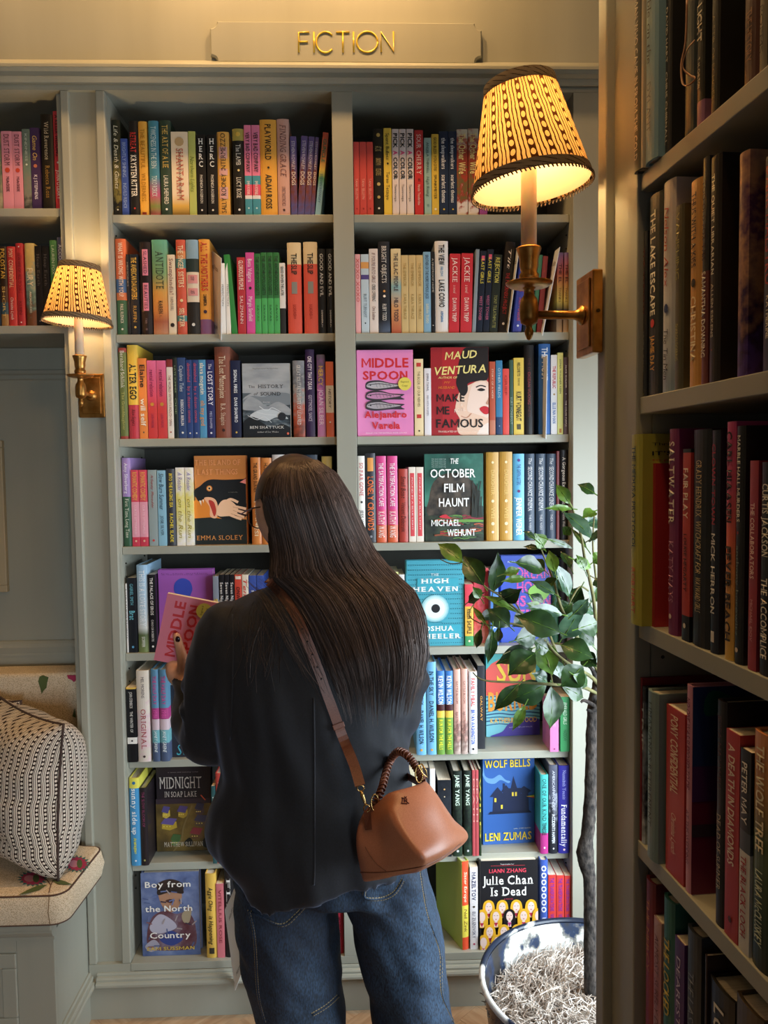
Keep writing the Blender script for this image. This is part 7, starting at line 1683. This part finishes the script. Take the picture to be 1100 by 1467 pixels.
for m_ in LM: m_.node_tree.nodes['Principled BSDF'].inputs['Coat Weight'].default_value = .35; m_.node_tree.nodes['Principled BSDF'].inputs['Coat Roughness'].default_value = .25
def leaf(base, tip, w, nrm, mat, i):
    ax = tip-base; L = ax.length; a = ax.normalized(); nrm = (nrm-a*nrm.dot(a)).normalized(); s = a.cross(nrm); vs = []; N = 9
    ks = [0, .35, .68, .92, 1.0, .96, .8, .52, .2, 0]
    for j in range(N+1):
        t = j/N; hw = w/2*ks[j]; c = base+a*L*t+nrm*(math.sin(PI*t)*L*.05-t*t*L*.06)
        for q in (-1, -.5, 0, .5, 1):
            vs.append(c+s*hw*q+nrm*(abs(q)*hw*.28+.0012*math.sin(j*2.3+q*3)))
    fs = [(j*5+q, j*5+q+1, (j+1)*5+q+1, (j+1)*5+q) for j in range(N) for q in range(4)]
    lf = MB().add(vs, fs).build('leaf', mat, tree, smooth=True)
    MB().tube([base-a*.012-nrm*.001]+[base+a*L*t+nrm*(math.sin(PI*t)*L*.05-t*t*L*.06+.0004) for t in (0, .3, .6, .95)], [.0011, .001, .0008, .0006, .0003], 4).build('midrib', LM[1], lf)
    return lf
for i, ln_ in enumerate(LV.split('|')):
    u0, v0, u1, v1, w, k = map(float, ln_.split()); r = random.Random(i*7+1)
    rx = max(0, (v0-200)/1000); Y0 = ty-.12+r.uniform(-.10, .10); Y0 = min(Y0, -.14)
    b_ = Q(*z1(u0, v0), Y0); t_ = Q(*z1(u1, v1), min(Y0+r.uniform(-.035, .035), -.12)); dep = (2+Y0)
    nr = Vector((r.uniform(-.35, .45), -1, r.uniform(.1, .7)))
    if k == 2: nr = Vector((.35, -1, .55))
    leaf(b_, t_, w/3.492/FPX*dep*1.3, nr, LM[int(k)], i)
rl = random.Random(21)
for i in range(34):
    a = rl.uniform(-1.2, 1.4); c0 = Q(866, rl.uniform(760, 960)); d0 = Vector((math.cos(a), rl.uniform(-.35, .7), rl.uniform(-.5, .6))).normalized()
    if c0.x < .02: c0.x = .02
    b_ = c0+d0*rl.uniform(.02, .10); leaf(b_, b_+(d0+Vector((0, 0, rl.uniform(-.5, .2)))).normalized()*rl.uniform(.05, .085), rl.uniform(.028, .042), Vector((rl.uniform(-.4, .4), -.6, 1)), LM[rl.choice((0, 0, 1, 2))], i)
TW = noisy('twig', '5a5a34', '7a7448', 60, rough=.8, bump=.2)
def br(pts, r0, r1, Yo=0):
    q = spl([Q(*z1(a, b_), ty-.12*min(1, i/2)+Yo) for i, (a, b_) in enumerate(pts)], 5); n = len(q)
    MB().tube(q, [r0+(r1-r0)*i/(n-1) for i in range(n)], 6).build('branch', TW, tree, smooth=True)
for pts, a, b_ in (([(835, 1060), (790, 1010), (700, 960), (620, 900), (560, 830), (500, 780), (390, 745), (300, 755), (240, 740)], .0045, .0012), ([(840, 1000), (760, 880), (690, 760), (640, 660), (600, 520), (560, 420), (535, 360)], .0045, .0013),
                  ([(620, 900), (560, 760), (440, 690), (340, 610), (250, 550), (150, 440)], .003, .0011), ([(830, 1100), (740, 1060), (600, 1050), (450, 1040), (260, 1030), (200, 990)], .004, .0012), ([(850, 900), (820, 760), (800, 600), (760, 420), (740, 300), (700, 175), (680, 130)], .0045, .0011),
                  ([(800, 600), (740, 560), (700, 610), (680, 650)], .0022, .0012), ([(840, 760), (820, 560), (800, 350), (810, 180)], .003, .0012), ([(440, 690), (410, 640), (330, 590)], .0018, .001), ([(600, 1050), (590, 1000), (575, 930)], .0018, .001), ([(500, 780), (420, 860), (350, 900)], .0018, .001), ([(240, 600), (180, 700), (260, 755)], .0012, .0009), ([(40, 425), (90, 445), (150, 440)], .0012, .0009)):
    br(pts, a, b_)
for pts in ([(850, 1180), (815, 1160), (760, 1130), (740, 1140)], [(835, 1130), (800, 1180), (770, 1175)], [(830, 1060), (800, 980), (780, 960)]):
    q = spl([Q(*z1(a, b_), ty-.02) for a, b_ in pts], 5); MB().tube(q, [.0055-.003*i/(len(q)-1) for i in range(len(q))], 8).build('branch', BARK, tree, smooth=True)
